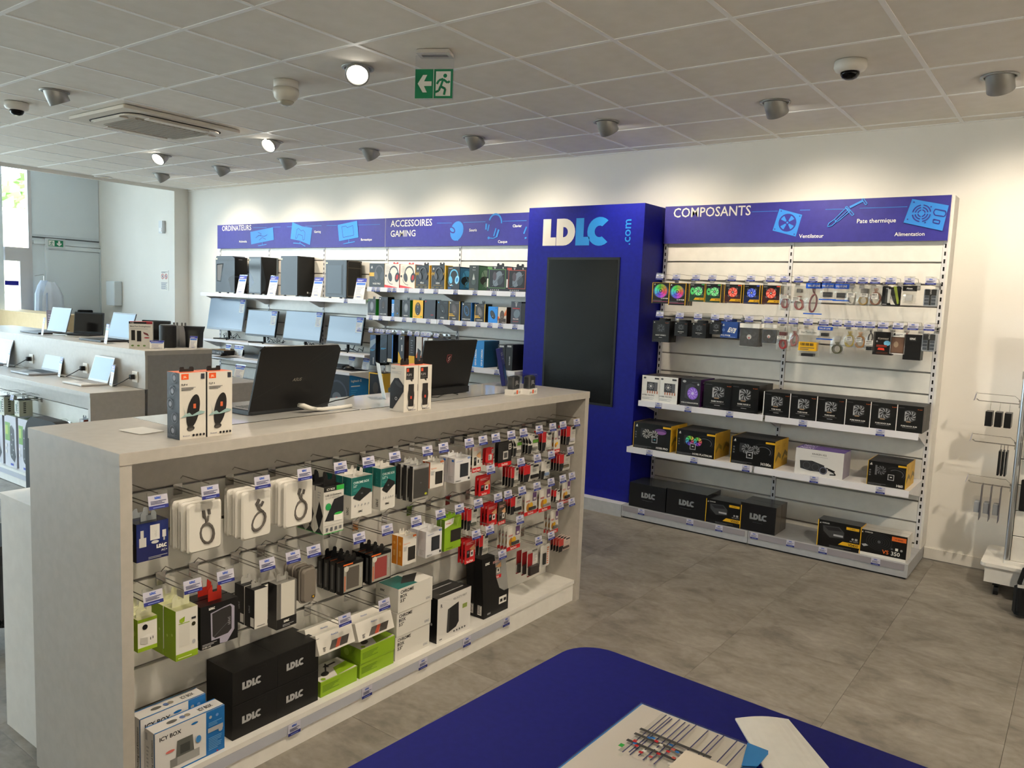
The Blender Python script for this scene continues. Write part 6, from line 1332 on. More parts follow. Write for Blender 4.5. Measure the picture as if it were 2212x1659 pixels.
hc((597, 641, 1250, 1362), R2, 1, .06, bx('power_bank_box', 'clear box with cream power bank above dark base', .05, (M('#6a6864', .2), M('#3c3a38', .2), M('#8a8884', .15)), a_pb3, None, None, (.05, .03, M('#b0aea8', .2))), row='middle')
def mk(c, rz, w, h):
    e = thing('drive_case', 'grey soft zip case with yellow badge', 'case', c, rz, CGR)
    def f():
        P = [(x, z+h/2) for x, z in rr(w/2, h/2, w*.28, 5)]; n = len(P); Qq = [(x*.82, (z-h/2)*.9+h/2) for x, z in P]
        return MB().add([(x, .018, z) for x, z in P]+[(x, -.006, z) for x, z in P]+[(x, -.016, z) for x, z in Qq], [tuple(reversed(range(n))), tuple(range(2*n, 3*n))]+[(r0+k, r0+(k+1) % n, r0+n+(k+1) % n, r0+n+k) for r0 in (0, n) for k in range(n)], M('#6e675e', .7)).mesh('case_shell')
    link(cached('dcase', f), 'case_shell', e); link(cached('dcz', lambda: MB().tube([(x, .004, z+h/2) for x, z in rr(w/2+.001, h/2+.001, w*.28, 5)], .003, M('#8a847a'), 5, True).mesh('zip')), 'zip', e)
    link(cached('dcb', lambda: MB().box(w*.12, -.0175, h*.12, w*.34, -.0165, h*.2, M('#2a2418')).box(w*.18, -.018, h*.14, w*.28, -.0175, h*.18, YL).mesh('badge')), 'badge', e)
hc((648, 679, 1220, 1305), R2, 3, .04, mk, row='middle')
def a_sw(col): return lambda A: (A.r(.10, .06, .97, .90, M('#9c9a90', .3)), A.r(.22, .14, .80, .84, M(col, .4)), A.c(.22, .82, .10, M('#c8c6bc')), A.r(.12, .10, .18, .6, M('#b86a4a')), A.r(.84, .40, .90, .75, LG), A.r(.06, .94, .5, .985, OR))
hc((737, 785, 1206, 1287), R2, 4, .038, bx('drive_pack', 'black framed drive pack with grey brown drive', .03, (K, M('#0d0d0e', .3), M('#0d0d0e', .3)), a_sw('#55504a'), lambda A: A.r(.3, .1, .7, .9, M('#4a4a4a', .3)), None, (.06, .03, '#0c0c0d')), row='middle')
hc((798, 845, 1186, 1264), R2, 3, .038, bx('drive_pack', 'black framed drive pack with dull red drive', .03, (K, M('#0d0d0e', .3), M('#0d0d0e', .3)), a_sw('#8a3c3a'), lambda A: A.r(.3, .1, .7, .9, M('#4a4a4a', .3)), None, (.06, .03, '#0c0c0d')), row='middle')
hc((869, 900, 1152, 1223), R2, 2, .034, bx('drive_box', 'white hard drive box with amber side in the middle row', .03, ('#dcd8d0', '#c87a1c', '#d8d0c0'), a_exp, lambda A: (A.c(.5, .75, .22, M('#d8a050')), A.r(.3, .3, .7, .5, M('#d8a050'))), None, (.03, .02, '#dcd8d0')), row='middle')
hc((919, 955, 1139, 1206), R2, 2, .05, bx('drive_box', 'white hard drive box with black drive photo in the middle row', .045, ('#d8d7d8', '#c2c1c6', '#dcdbdc'), a_wd, lambda A: A.bars(.2, .1, .8, .3, 4, LG), None, (.04, .02, '#d8d7d8')), row='middle')
hc((959, 997, 1113, 1192), R2, 2, .026, bx('drive_box', 'lime green hard drive box with white corner', .022, ('#7da21e', '#5f8218', '#88ae24'), lambda A: (A.poly([(0, .96), (.55, 1), (.5, .82), (0, .72)], WH), A.t('TOSHIBA', .06, .84, .04, RD, 2, 'l', .42, 0), A.r(.36, .24, .98, .62, M('#23201e')), A.bars(.1, .06, .5, .1, 1, M('#4a6414')), A.poly([(.55, .98), (.9, .98), (.75, .7)], M('#94b83a'))), None, None, (.05, .02, '#6f9a1c')), row='middle')
hc((1008, 1031, 1095, 1147), R2, 3, .018, cd_('red and white pack with two grey cards, middle row', WC, a_hk('#b31a20'), DM_, PRG('#55584e')), row='middle')
hc((1051, 1074, 1085, 1139), R2, 3, .02, cd_('red memory card pack in the middle row beside a brown one', '#b01c20', sr, None, None), row='middle')
hc((1075, 1093, 1082, 1135), R2, 2, .02, cd_('brown memory card pack beside the red one', '#4a4036', sb, None, None), row='middle')
hc((1102, 1127, 1068, 1113), R2, 3, .02, cd_('white pack with long black stick, middle row', WC, hr, (.2, .06, .98, .48, .01), (.3, .16, .92, .36, .007, '#1c1d20')), row='middle')
hc((1132, 1161, 1057, 1116), R2, 3, .02, cd_('grey memory stick pack with yellow highlights, middle row', '#cac6bd', ss, (.2, .18, .92, .5, .01), (.3, .22, .85, .34, .007, '#2c2c2e')), row='middle')
hc((1163, 1191, 1050, 1108), R2, 2, .02, cd_('grey memory stick pack with pale stick, middle row', '#cac6bd', ss, (.2, .18, .92, .5, .01), (.3, .22, .85, .32, .007, '#8a8a86')), row='middle')
hc((1195, 1210, 1056, 1085), R2, 2, .018, cd_('small red and white pack between two memory stick packs', WC, hr, None, None), row='middle')
hc((1212, 1233, 1034, 1089), R2, 2, .018, cd_('memory stick pack with red strip beside the far end panel', '#cac6bd', ss, (.2, .18, .92, .5, .01), (.3, .22, .85, .34, .007, '#2c2c2e')), row='middle')
# third and fourth level
hc((1003, 1027, 1160, 1220), R3, 3, .02, cd_('red memory card pack with blue corner in the third row', '#b01c20', sr, None, None), row='third')
hc((1034, 1055, 1152, 1202), R3, 2, .02, cd_('white and red pack with grey card in the third row', WC, hr, DM_, PRG('#8a8a84')), row='third')
hc((1094, 1125, 1129, 1192), R3, 4, .02, cd_('tall memory stick pack with red strip, third row', '#cac6bd', ss, (.2, .18, .92, .5, .01), (.3, .22, .85, .34, .007, '#3a3a3a')), row='third')
hc((1187, 1207, 1098, 1155), R3, 3, .02, cd_('narrow memory stick pack in the third row', '#cac6bd', ss, (.2, .18, .92, .5, .01), (.3, .22, .85, .34, .007, '#6a6a66')), row='third')
hc((1206, 1232, 1157, 1194), R3, 4, .018, cd_('clear pack with red and brown insert by the end panel', '#c9b8ae', a_hk('#a83a34'), DM_, PRG('#3a2c28')), row='third')
hc((1060, 1084, 1200, 1255), R4, 3, .02, cd_('brown and grey memory card pack hanging before the black dock boxes', '#b8b2a8', a_sand('#4a4036', 'cards', True, '#cac6be'), None, None), row='fourth')
def a_rdr(A): A.r(.05, .4, .5, .98, M('#8a1a1e')); A.r(.05, .0, .5, .06, M('#8a1a1e')); A.r(.5, .45, .96, .98, M('#d6d3cc')); A.bars(.55, .6, .9, .9, 5, LG)
hc((1137, 1162, 1188, 1248), R4, 3, .036, cd_('clear pack with dark card reader and red insert', M('#c8c4bc', .2), a_rdr, (.04, .06, .96, .52, .022), (.08, .1, .92, .46, .018, '#3a3230')), row='fourth')
hc((1166, 1188, 1172, 1228), R4, 2, .02, cd_('grey pack with slim dark stick, fourth row', '#cfccc6', lambda A: A.bars(.72, .1, .92, .9, 8, OR), (.1, .1, .6, .7, .012), (.22, .14, .5, .64, .009, '#2c2e2c')), row='fourth')
# white boxes hanging tilted above the green ones
def tiltbox(lab, box, n, lean):
    w, h, c, rz = place('C', box, -2.235)
    hook(Vector((CP, c.y, R4)), PI/2, .20, 'chrome hook with price tag carrying the '+' '.join(lab.split()[-9:]), HCG)
    for i in range(n):
        carton('power_bank_box', lab, 'box', c+Vector((-.062*i, 0, .006*i)), (lean, 0, PI/2), w, .05, h, ('#d6d2c9', '#cbc7be', '#d8d5cc'), lambda A: (A.poly([(.28, .10), (.40, .50), (.62, .50), (.52, .10)], M('#5a5550')), A.poly([(.44, .10), (.56, .50), (.66, .50), (.55, .10)], M('#a8452c')), A.poly([(.56, .10), (.66, .50), (.88, .50), (.78, .10)], M('#3c3733')), A.t('PhoneSuit', .5, .74, .08, M('#3a60a8'), 1, 'c', .4), A.bars(.12, .12, .2, .34, 4, DG)), lambda A: A.t('PORT', .55, .3, .07, M('#3a60a8'), 1, 'l', .4, PI/2), None, None, CGR)
tiltbox('white power bank box tilted on its hook above the single green box', (690, 768, 1345, 1418), 2, -.35)
tiltbox('white power bank box tilted on its hook above the stacked green boxes', (775, 853, 1318, 1388), 2, -.35)
# goods standing on the bottom shelf, sizes taken from the front plane
BZ = .1204
def bs(name, lab, x, y0, y1, d, h, cols, front=None, left=None, top=None, z=BZ, rz=PI/2, grp='boxes on the counter bottom shelf'):
    return carton(name, lab, 'box', Vector((x, (y0+y1)/2, z)), rz, y1-y0-.001, d, h, cols, front, left, None, top, grp)
IB = M('#1565a8', .45)
def a_icb(A): A.r(0, 0, 1, 1, M('#d6d4d2')); A.r(.72, 0, 1, 1, IB); A.r(0, .0, 1, .03, IB); A.t('ICY BOX', .06, .80, .085, K, 2, 'l', .40); A.e(.55, .88, .08, .025, IB); A.r(.20, .12, .62, .30, M('#9a9a98')); A.r(.20, .12, .30, .30, M('#7a7a78')); A.poly([(.28, .30), (.30, .66), (.52, .66), (.54, .30)], M('#5a5c58')); A.r(.34, .34, .48, .54, M('#3a3c3a')); A.e(.2, .50, .1, .03, M('#c86a64')); A.c(.78, .86, .035, LG, 10); A.c(.88, .86, .035, M('#6a90c8'), 10); A.r(.74, .52, .97, .62, LG); A.bars(.75, .66, .95, .76, 3, M('#6aa0d0')); A.bars(.75, .12, .95, .42, 8, M('#6aa0d0')); A.c(.93, .5, .05, LG, 12); A.e(.6, .5, .06, .08, M('#3a80c0')); A.c(.88, .04, .02, RD, 8)
def a_icl(A): A.r(0, 0, 1, 1, M('#cfcdca')); A.t('Docking und Klonstation', .80, .06, .055, K, 2, 'l', .86, PI/2); A.r(.92, 0, 1, 1, IB); A.r(.1, .78, .3, .94, LG); A.bars(.2, .2, .45, .7, 6, LG)
def a_ict(A): A.r(0, 0, 1, 1, M('#d6d4d2')); A.r(.0, .0, 1, .08, IB); A.r(0, .92, 1, 1, IB); A.t('ICY BOX', .88, .35, .3, K, 2, 'r', .2); A.e(.3, .5, .3, .15, M('#5a5a58')); A.c(.45, .5, .16, M('#5a70a0')); A.c(.52, .5, .16, M('#8a8478'))
ya, yb_ = S(334, 1574, -2.245).y, S(485, 1522, -2.245).y; zt = S(485, 1522, -2.245).z
bs('docking_station_box', 'white and blue docking station box standing in front of its twin', -2.245, ya, yb_, .06, zt-.12, ('#d6d4d2', '#cfcdca', '#d6d4d2'), a_icb, a_icl, a_ict)
ya, yb_ = S(303, 1553, -2.312).y, S(444, 1498, -2.312).y; zt = S(444, 1498, -2.312).z
bs('docking_station_box', 'white and blue docking station box behind its twin', -2.312, max(ya, CY0+.042), yb_, .06, zt-.12, ('#d6d4d2', '#cfcdca', '#d6d4d2'), a_icb, a_icl, a_ict)
xk = -2.258; y0_, ym, y1_ = S(501.6, 1600, xk).y, S(598.5, 1560, xk).y, S(686.7, 1510, xk).y; zt = S(501.6, 1454, xk).z; hz = (zt-.12)/2
a_lb = lambda A: (A.logo(.42, .38, .22, LG, None, 'c'), A.r(.5, .90, .74, .905, DG), A.r(.5, .80, .505, .90, DG), A.r(.735, .80, .74, .90, DG), A.r(.5, .8, .74, .803, DG), A.r(0, .985, 1, 1, M('#202022')))
BX = M('#060607', .45)
for i, (a, b) in enumerate(((y0_, ym), (ym, y1_))):
    for j in range(2):
        lb = ('lower' if j == 0 else 'upper')+' black letter box '+('beside the docking station boxes' if i == 0 else 'beside the lime green boxes')
        bs('storage_box', lb, xk, a, b, .155, hz-.001, (BX, BX, BX), a_lb, z=BZ+j*hz)
a_gb = lambda A: (A.bars(.05, .3, .5, .75, 5, M('#5a7a18')), A.r(0, .96, 1, 1, M('#a8c848')))
a_gt = lambda A: (A.r(0, 0, 1, 1, M('#d2cfc6')), A.poly([(.45, 0), (1, .1), (1, .6), (.6, .5)], M('#86aa20')), A.e(.3, .35, .18, .12, M('#2a2826'), .5), A.line([(.35, .4), (.6, .9)], .05, M('#3a3836')), A.poly([(.45, .75), (.6, .86), (.58, .78), (.8, .8), (.8, .72), (.58, .7), (.56, .62)], K), A.c(.12, .1, .08, M('#86aa20')))
GB = M('#86aa1e', .45)
xg = -2.262
ya, yb_ = S(692, 1508, xg).y, S(771, 1469, xg).y
bs('adapter_box', 'single lime green adapter box beside the black letter boxes', xg, ya, yb_, .12, .062, (GB, M('#7a9c1c'), GB), a_gb, None, a_gt)
ya, yb_ = S(776.5, 1467, xg).y, S(850, 1430, xg).y
for j in range(2): bs('adapter_box', ('lower' if j == 0 else 'upper')+' of two stacked lime green adapter boxes', xg+.004*j, ya, yb_, .12, .062, (GB, M('#7a9c1c'), GB), a_gb, lambda A: A.c(.3, .5, .25, M('#9abc40')), a_gt, BZ+.063*j)
xw = -2.262; ya, yb_ = S(854, 1427, xw).y, S(928, 1393, xw).y; zt = S(863.5, 1271, xw+.0).z; hb = (zt-.12)/3
a_cb = lambda A: (A.t('CHROME', .06, .78, .13, K, 2, 'l', .42), A.t('BOX', .06, .60, .13, K, 2, 'l', .3), A.t('3.5"', .06, .42, .13, K, 2, 'l', .3), A.logo(.95, .12, .10, LG, None, 'r'))
for j in range(3):
    lb = ('bottom', 'middle', 'top')[j]+' white drive box of the stack of three'
    bs('drive_box', lb, xw+.003*(j-1), ya+.002*j, yb_+.002*j, .135, hb-.002, ('#d9d6ce', '#c9c6be', '#dcd9d2'), a_cb, lambda A: (A.logo(.3, .72, .09, DG, None, 'c'), A.bars(.1, .55, .5, .62, 1, LG)), (lambda A: (A.r(0, 0, .55, .9, TEAL), A.poly([(.25, .3), (.6, .75), (.95, .65), (.55, .15)], M('#17181a')))) if j == 2 else None, BZ+hb*j)
xv = -2.248; ya, yb_ = S(943, 1383, xv).y, S(1015, 1353, xv).y; zt = S(947, 1295, xv).z
a_vel = lambda A: (A.t('VELOCITY FIRST', .45, .84, .045, MG, 1, 'l', .5), A.poly([(.28, .16), (.30, .68), (.62, .76), (.64, .30), (.56, .20), (.32, .14)], M('#1a1a1c')), A.poly([(.28, .16), (.34, .15), (.36, .70), (.30, .68)], M('#3a3a3c')), A.r(.74, .56, .88, .66, M('#8a9a50')), A.t('R', .08, .78, .08, MG, 2), [A.c(.5+.08*i, .12, .022, DG, 8) for i in range(5)], A.bars(.06, .06, .14, .1, 1, DG))
for i in range(2): bs('drive_box', ('front' if i == 0 else 'rear')+' white and black enclosure box beside the white stack', xv-.072*i, ya, yb_, .07, zt-.12-.004*i, ('#d8d5d0', K, M('#141415', .3)), a_vel, lambda A: A.c(.5, .4, .1, LG, 8), lambda A: A.bars(.2, .4, .9, .6, 1, LG))
# two black dock boxes with curved window leaning at the end
xb = -2.26
for i in range(2):
    y0 = S(1046, 1310, xb).y; y1 = S(1105, 1290, xb).y; h = S(1046, 1208, xb).z-.12
    e = thing('dock_box', ('front' if i == 0 else 'rear')+' black dock box with curved grey cut-out near the far end panel', 'box', (xb-.052*i, (y0+y1)/2-.02, BZ), PI/2, 'black dock boxes'); w = (y1-y0)*.92
    MB().prism([(-w/2-.02, h), (-w*.12, h), (-w*.02, h*.62), (w*.12, h*.42), (w*.32, h*.34), (w/2, h*.34), (w/2, 0), (-w/2+.01, 0)], 0, .05, BX).build('carton', e)
    MB().prism([(-w*.12, h-.003), (w*.30, h-.003), (w/2-.002, h*.335), (w*.32, h*.335), (w*.12, h*.42), (-w*.02, h*.62)], .001, .049, M('#8d8c8a', .15)).build('window', e)
    p = MB(); A = F_(p, -w/2, -.0004, 0, w/2, h); A.logo(.12, .88, .04, WH, None, 'c'); A.r(.62, .14, .92, .26, WH); A.r(.66, .17, .76, .22, K); A.r(.80, .17, .9, .22, K); A.logo(.24, .05, .03, LG, None, 'c'); B = Lf_(p, -w/2+.004, .05, 0, 0, h); B.r(.3, .06, .8, .24, WH); B.bars(.35, .08, .75, .22, 8, K); p.build('print', e)
# ================================================================== THINGS ON THE COUNTER TOP
def laptop(name, lab, loc, rz, w, d, hs, ang, base, lid, screen, keys='#2a2b2e', th=.016, lidart=None, notch=False, group=None):
    """laptop: origin at the middle of the hinge on the table, keyboard towards local -y, ang = opening beyond upright"""
    e = thing(name, lab, 'laptop', loc, rz, group); Bm, Lm = mm(base), mm(lid)
    MB().bbox(-w/2, -d, .003, w/2, 0, th, Bm, .003).build('base', e)
    MB().box(-w/2+.02, -d+.01, 0, w/2-.02, -.01, .003, BLKM).build('rubber_feet', e)
    mb = MB(); nx, ny = 14, 5; kw = (w-.05)/nx; kd = d*.46/ny
    for j in range(ny):
        for i in range(nx): mb.box(-w/2+.025+kw*i, -d*.54+kd*j, th, -w/2+.025+kw*i+kw*.86, -d*.54+kd*j+kd*.84, th+.0015, M(keys, .5))
    k_ = mb.build('keycaps', e); k_['kind'] = 'stuff'
    MB().box(-.05, -d+.02, th, .05, -d*.60, th+.0004, M(keys, .35)).build('touchpad', e)
    s_ = Vector((0, math.sin(ang), math.cos(ang))); n_ = Vector((0, -math.cos(ang), math.sin(ang))); o = Vector((0, -.006, th*.8)); c = .018 if notch else .004
    P2 = [(-w/2, 0), (w/2, 0), (w/2, hs-c), (w/2-c, hs), (-w/2+c, hs), (-w/2, hs-c)]; n = len(P2)
    P = [o+Vector((x, 0, 0))+s_*v-n_*q for q in (0, .008) for x, v in P2]
    MB().add(P, [tuple(range(n)), tuple(reversed(range(n, 2*n)))]+[(k, n+k, n+(k+1) % n, (k+1) % n) for k in range(n)], Lm).build('lid', e)
    sc_ = [o+Vector((x, 0, 0))+s_*v+n_*.0006 for x, v in ((-w/2+.009, .02), (w/2-.009, .02), (w/2-.009, hs-.012), (-w/2+.009, hs-.012))]
    MB().add(sc_, [(0, 1, 2, 3)], mm(screen)).build('screen', e)
    if lidart:
        p = MB(); lidart(Art(p, o+Vector((w/2, 0, 0))-n_*.0084, (-1, 0, 0), s_, w, hs)); p.build('lid_logo', e)
    return e
def a_asus(A): A.t('ASUS', .5, .44, .05, M('#8a8478', .3), 0, 'c', .18, 0, .3); g_ = M('#2a2a28'); A.line([(.02, .20), (.30, .40)], .004, g_); A.line([(.98, .18), (.74, .02)], .004, g_); A.line([(.85, .98), (.60, .72)], .004, g_); A.line([(.95, .95), (.66, .70)], .004, g_)
def a_msi(A): A.poly([(.455, .72), (.545, .72), (.54, .60), (.5, .54), (.46, .60)], M('#6a2c30')); A.poly([(.468, .705), (.532, .705), (.528, .605), (.5, .56), (.472, .605)], M('#0d0d0e')); A.line([(.52, .68), (.49, .65), (.51, .62), (.49, .59)], .014, M('#c8a0a0')); A.line([(.27, 1), (.30, .08)], .003, M('#1d1d1f')); A.line([(.73, 1), (.70, .08)], .003, M('#1d1d1f'))
LK = M('#0a0a0b', .42)
laptop('laptop', 'black laptop with cut corners seen from behind its lid', (-2.578, 2.0, CZ+.0012), -PI/2+.03, .40, .225, .265, .28, M('#1d1f22', .4), LK, SCR, '#2c3034', .022, a_asus, True)
laptop('laptop', 'black laptop with red shield emblem on its lid', (-2.612, 2.955, CZ+.0012), -PI/2-.02, .385, .19, .26, .22, M('#141416', .4), LK, SCR, '#2c3034', .026, a_msi)
MB_ = MB().box(-.17, .0, .004, .17, .03, .034, M('#101012', .5)).box(.05, .0305, .008, .14, .032, .028, BLK)
_m = [o for o in COL.objects if o.name == 'laptop.001'][0]; link(MB_.mesh('hinge_block'), 'hinge_block', _m)
cable('thick white cable with a bend behind the black cut-corner laptop', [(-2.50, 2.06, 1.206), (-2.49, 2.03, 1.212), (-2.495, 2.0, 1.225), (-2.52, 1.995, 1.224), (-2.515, 2.04, 1.206), (-2.50, 2.10, 1.201), (-2.50, 2.2, 1.2005), (-2.51, 2.26, 1.2005)], .0085, '#cfccc4')
cable('thin black cable drooping from the cut-corner laptop', [(-2.505, 2.27, 1.245), (-2.50, 2.22, 1.235), (-2.495, 2.16, 1.232), (-2.495, 2.1, 1.222), (-2.50, 2.06, 1.215)], .0025)
cable('thin black cable under the laptop with the shield emblem', [(-2.56, 2.75, 1.196), (-2.52, 2.82, 1.195), (-2.53, 2.88, 1.204), (-2.52, 2.92, 1.209), (-2.53, 2.98, 1.196), (-2.55, 3.0, 1.194)], .0025)
# speaker boxes
FB = '#cfcac0'
def a_f4(A):
    A.r(.06, .90, .34, .985, M('#d9511c')); A.t('JBL', .20, .925, .03, M('#e8c8b0'), 2, 'c', .2); A.t('FLIP 4', .06, .81, .028, DG, 2, 'l', .3); A.bars(.06, .735, .6, .79, 4, MG); A.r(.80, .90, .94, .98, M('#2c303a'))
    th = -.22; A.e(.50, .42, .23, .60, M('#151314'), th, 26); A.e(.40, .16, .15, .09, M('#2a2826'), .1); A.e(.40, .145, .10, .055, M('#4a4644'), .1); A.r(.50, .46, .60, .53, M('#c8603a')); A.poly([(.02, .33), (.2, .385), (.35, .40), (.45, .36), (.6, .39), (.75, .42), (.95, .40), (.9, .375), (.5, .345), (.25, .345)], M('#8aa6a4')); A.poly([(.10, .52), (.2, .40), (.28, .37), (.2, .36)], M('#a8b8b4'))
    A.t('Bluetooth', .1, .045, .02, INK, 1, 'l', .3); [A.c(.50+.13*i, .055, .045, K, 10) for i in range(4)]
def a_f4s(A): [A.c(.45+.2*math.sin(i*2.1), .12+.2*i, .12, M('#8a8a92'), 12) for i in range(5)]; [A.ring(.45+.2*math.sin(i*2.1), .12+.2*i, .2, .24, M('#55555c')) for i in range(5)]; A.bars(.1, .03, .9, .07, 3, MG)
c4 = Fz(386.7, 951, CZ); 
for i in range(2):
    carton('speaker_box', 'white and dark speaker box with orange top, beside the blank card' if i == 0 else 'white and dark speaker box with orange top, nearer the cut-corner laptop', 'box', Vector((-2.293+.004*i, 1.398+.094*i, CZ+.0005)), PI/2, .091, .072, .213, (FB, M('#26262a'), M('#e0704a')), a_f4, a_f4s, None, None, 'tall speaker boxes', (.05, .016, '#141415'))
def a_f3(A): A.poly([(.12, .72), (.66, .72), (.66, .50), (.58, .48), (.55, .42), (.5, .48), (.12, .48)], M('#191718')) if False else A.r(.12, .70, .68, .96, M('#191718')); A.r(.16, .87, .32, .94, M('#c8452a')); A.t('FLIP3', .16, .78, .05, LG, 1, 'l', .4); A.bars(.16, .72, .6, .76, 2, MG); A.poly([(.42, .70), (.58, .70), (.56, .65)], M('#191718')); A.e(.5, .35, .24, .5, M('#1d1b1b'), 0, 22); A.r(.30, .12, .70, .60, M('#1d1b1b')); A.r(.44, .28, .56, .34, M('#b83a28')); A.ring(.5, .16, .25, .3, LG, PI, 2*PI, 10); A.c(.36, .04, .035, K, 8); A.c(.48, .04, .035, K, 8); A.bars(.56, .03, .86, .05, 1, INK)
def a_f3s(A): A.t('FLIP3', .08, .91, .035, DG, 1, 'l', .3); A.bars(.08, .82, .8, .88, 3, LG); A.poly([(0, .05), (.22, .05), (.98, .45), (.98, .58), (.6, .73), (.3, .72), (0, .55)], M('#1c1a1b')); A.e(.62, .60, .3, .12, M('#343236'), -.5); A.ring(.45, .28, .05, .09, LG)
for i in range(2):
    carton('speaker_box', 'short white speaker box with orange top and side photo' if i == 0 else 'short white speaker box with orange top beside the shield laptop', 'box', Vector((-2.282+.003*i, 2.384+.083*i, CZ+.0005)), PI/2, .081, .08, .194, (FB, FB, M('#e0704a')), a_f3, a_f3s, None, None, 'short speaker boxes', (.05, .028, '#141415'))
for i in range(2):
    e = thing('speaker_pack', 'small dark speaker in a clear pack '+('beside the leaflet stand' if i == 0 else 'at the far counter end'), 'speaker', (-2.352+.03*i, 3.243+.098*i, CZ+.0005), PI/2+.15, 'small clear speaker packs')
    MB().box(-.046, 0, 0, .046, .05, .03, WHT).build('carton_base', e)
    MB().bbox(-.038, .006, .031, .038, .044, .098, M('#22262c', .7), .008).build('speaker', e)
    MB().bbox(-.046, 0, .0301, .046, .05, .105, CLEAR, .004).build('clear_cover', e)
    p = MB(); A = F_(p, -.038, .0054, .031, .038, .098); A.t('JBL', .5, .36, .30, LG, 1, 'c', .66); B = F_(p, -.046, -.0004, 0, .046, .03); B.r(.36, .2, .54, .85, M('#d9511c')); B.t('GO', .6, .3, .35, DG, 1); B.bars(.05, .3, .3, .6, 2, MG); p.build('print', e)
# leaflet holder
e = thing('leaflet_holder', 'clear holder with dark blue leaflets near the small speakers', 'leaflet holder', (-2.66, 3.56, CZ+.0012), PI/2+.5)
def slabp(x0, x1, v0, v1, y0, dpt, lean, m):
    s_ = Vector((0, math.sin(lean), math.cos(lean))); n_ = Vector((0, -math.cos(lean), math.sin(lean))); P = [Vector((x, y0, .004))+s_*v-n_*q for q in (0, dpt) for x, v in ((x0, v0), (x1, v0), (x1, v1), (x0, v1))]
    return MB().add(P, [(0, 1, 2, 3), (7, 6, 5, 4), (0, 4, 5, 1), (1, 5, 6, 2), (2, 6, 7, 3), (3, 7, 4, 0)], m), s_, n_
m_, s_, n_ = slabp(-.052, .052, .0, .212, .0, .022, .2, M('#1a2160', .4)); m_.build('leaflets', e)
p = MB(); A = Art(p, Vector((-.052, 0, .004))+n_*.0004, (1, 0, 0), s_, .104, .212); A.bars(.15, .80, .7, .90, 2, LG); A.bars(.15, .70, .8, .73, 1, LG); A.poly([(.3, .42), (.5, .55), (.72, .5), (.8, .35), (.68, .15), (.45, .12), (.3, .22)], M('#2a6aa8')); p.build('leaflet_print', e)
m_, s_, n_ = slabp(-.056, .056, .0, .12, -.008, .002, .2, ACRYL); m_.build('acrylic_front', e); MB().box(-.056, -.02, 0, .056, .06, .003, ACRYL).build('acrylic_foot', e)
sheet_stand('price stand behind the short speaker boxes', Fz(830, 861, CZ)+Vector((0, 0, .0013)), PI/2+1.0, .09, .17, .2)
sheet_stand('small price stand half hidden by the tall speaker boxes', Vector((-2.43, 1.60, CZ+.0005)), PI/2+.2, .06, .08, .2)
tag(MB().prism([(x, y) for x, y in rr(.06, .045, .008, 4)], 0, .0012, PAPER, 'xy').build('card', None, (-2.52, 1.35, CZ+.0013), .1), 'blank white card lying near the counter corner', 'card')

# ================================================================== ISLAND: LAPTOPS AND GOODS
LS = M('#5f7686', .3, 0, .3); LSB = M('#587694', .3, 0, .3)
laptop('laptop', 'grey laptop on the lower desk with screen cut by the frame edge', (-8.12, 3.0, .9005), 0, .36, .235, .225, .30, M('#b6b8bc', .35), M('#a8abb0', .35), LSB, '#3c3e42')
laptop('laptop', 'dark rimmed silver laptop in the middle of the lower desk', (-7.14, 3.035, .9005), 0, .35, .245, .23, .28, M('#9a9da2', .35), M('#3a3d42', .4), LS, '#34363a')
laptop('laptop', 'smaller silver laptop at the end of the lower desk', (-6.21, 2.985, .9005), 0, .31, .20, .205, .30, M('#c8c4be', .35), M('#9a9ca0', .35), LSB, '#b0aca8')
for x, y, lab in ((-7.80, 2.95, 'tall price stand beside the laptop at the frame edge'), (-6.80, 2.95, 'tall price stand beside the dark rimmed laptop'), (-5.99, 2.97, 'tall price stand beside the smaller silver laptop')): sheet_stand(lab, Vector((x, y, .9005)), -.25, .10, .16, .15)
laptop('laptop', 'dark laptop on the upper desk before the entrance door', (-7.95, 3.44, 1.1905), .02, .37, .245, .235, .25, M('#2a2c30', .4), M('#6a747c', .35), LS, '#26282c')
laptop('laptop', 'dark laptop on the upper desk near the docking box', (-6.79, 3.44, 1.1905), .02, .37, .245, .235, .28, M('#2a2c30', .4), M('#3c4248', .35), LSB, '#26282c')
laptop('laptop', 'black laptop turned away, behind the first upper laptop', (-7.60, 3.57, 1.1905), .5, .30, .19, .20, .1, M('#1c1d20', .4), M('#17181b', .4), SCR)
laptop('laptop', 'black laptop turned away, behind the second upper laptop', (-6.42, 3.57, 1.1905), .5, .26, .19, .18, .1, M('#1c1d20', .4), M('#17181b', .4), SCR)
for x, lab in ((-7.62, 'bright price stand before the first upper laptop'), (-6.47, 'bright price stand before the second upper laptop')): sheet_stand(lab, Vector((x, 3.17, 1.1905)), -.25, .10, .16, .15)
for k, (a, b, lab) in enumerate((((-6.80, 2.96), (-6.45, 3.0), 'white charger cable between the lower laptops'), ((-7.9, 2.96), (-7.55, 3.02), 'white charger cable by the laptop at the frame edge'))):
    cable(lab, [(a[0], a[1], .905), (a[0]+.1, a[1]+.03, .908), (b[0]-.1, b[1]-.02, .906), (b[0], b[1], .906)], .005, '#cfccc6')
cable('white charger cable on the upper desk between the laptops', [(-7.7, 3.3, 1.196), (-7.5, 3.33, 1.197), (-7.4, 3.28, 1.196), (-7.25, 3.32, 1.196)], .006, '#d4d0c8')
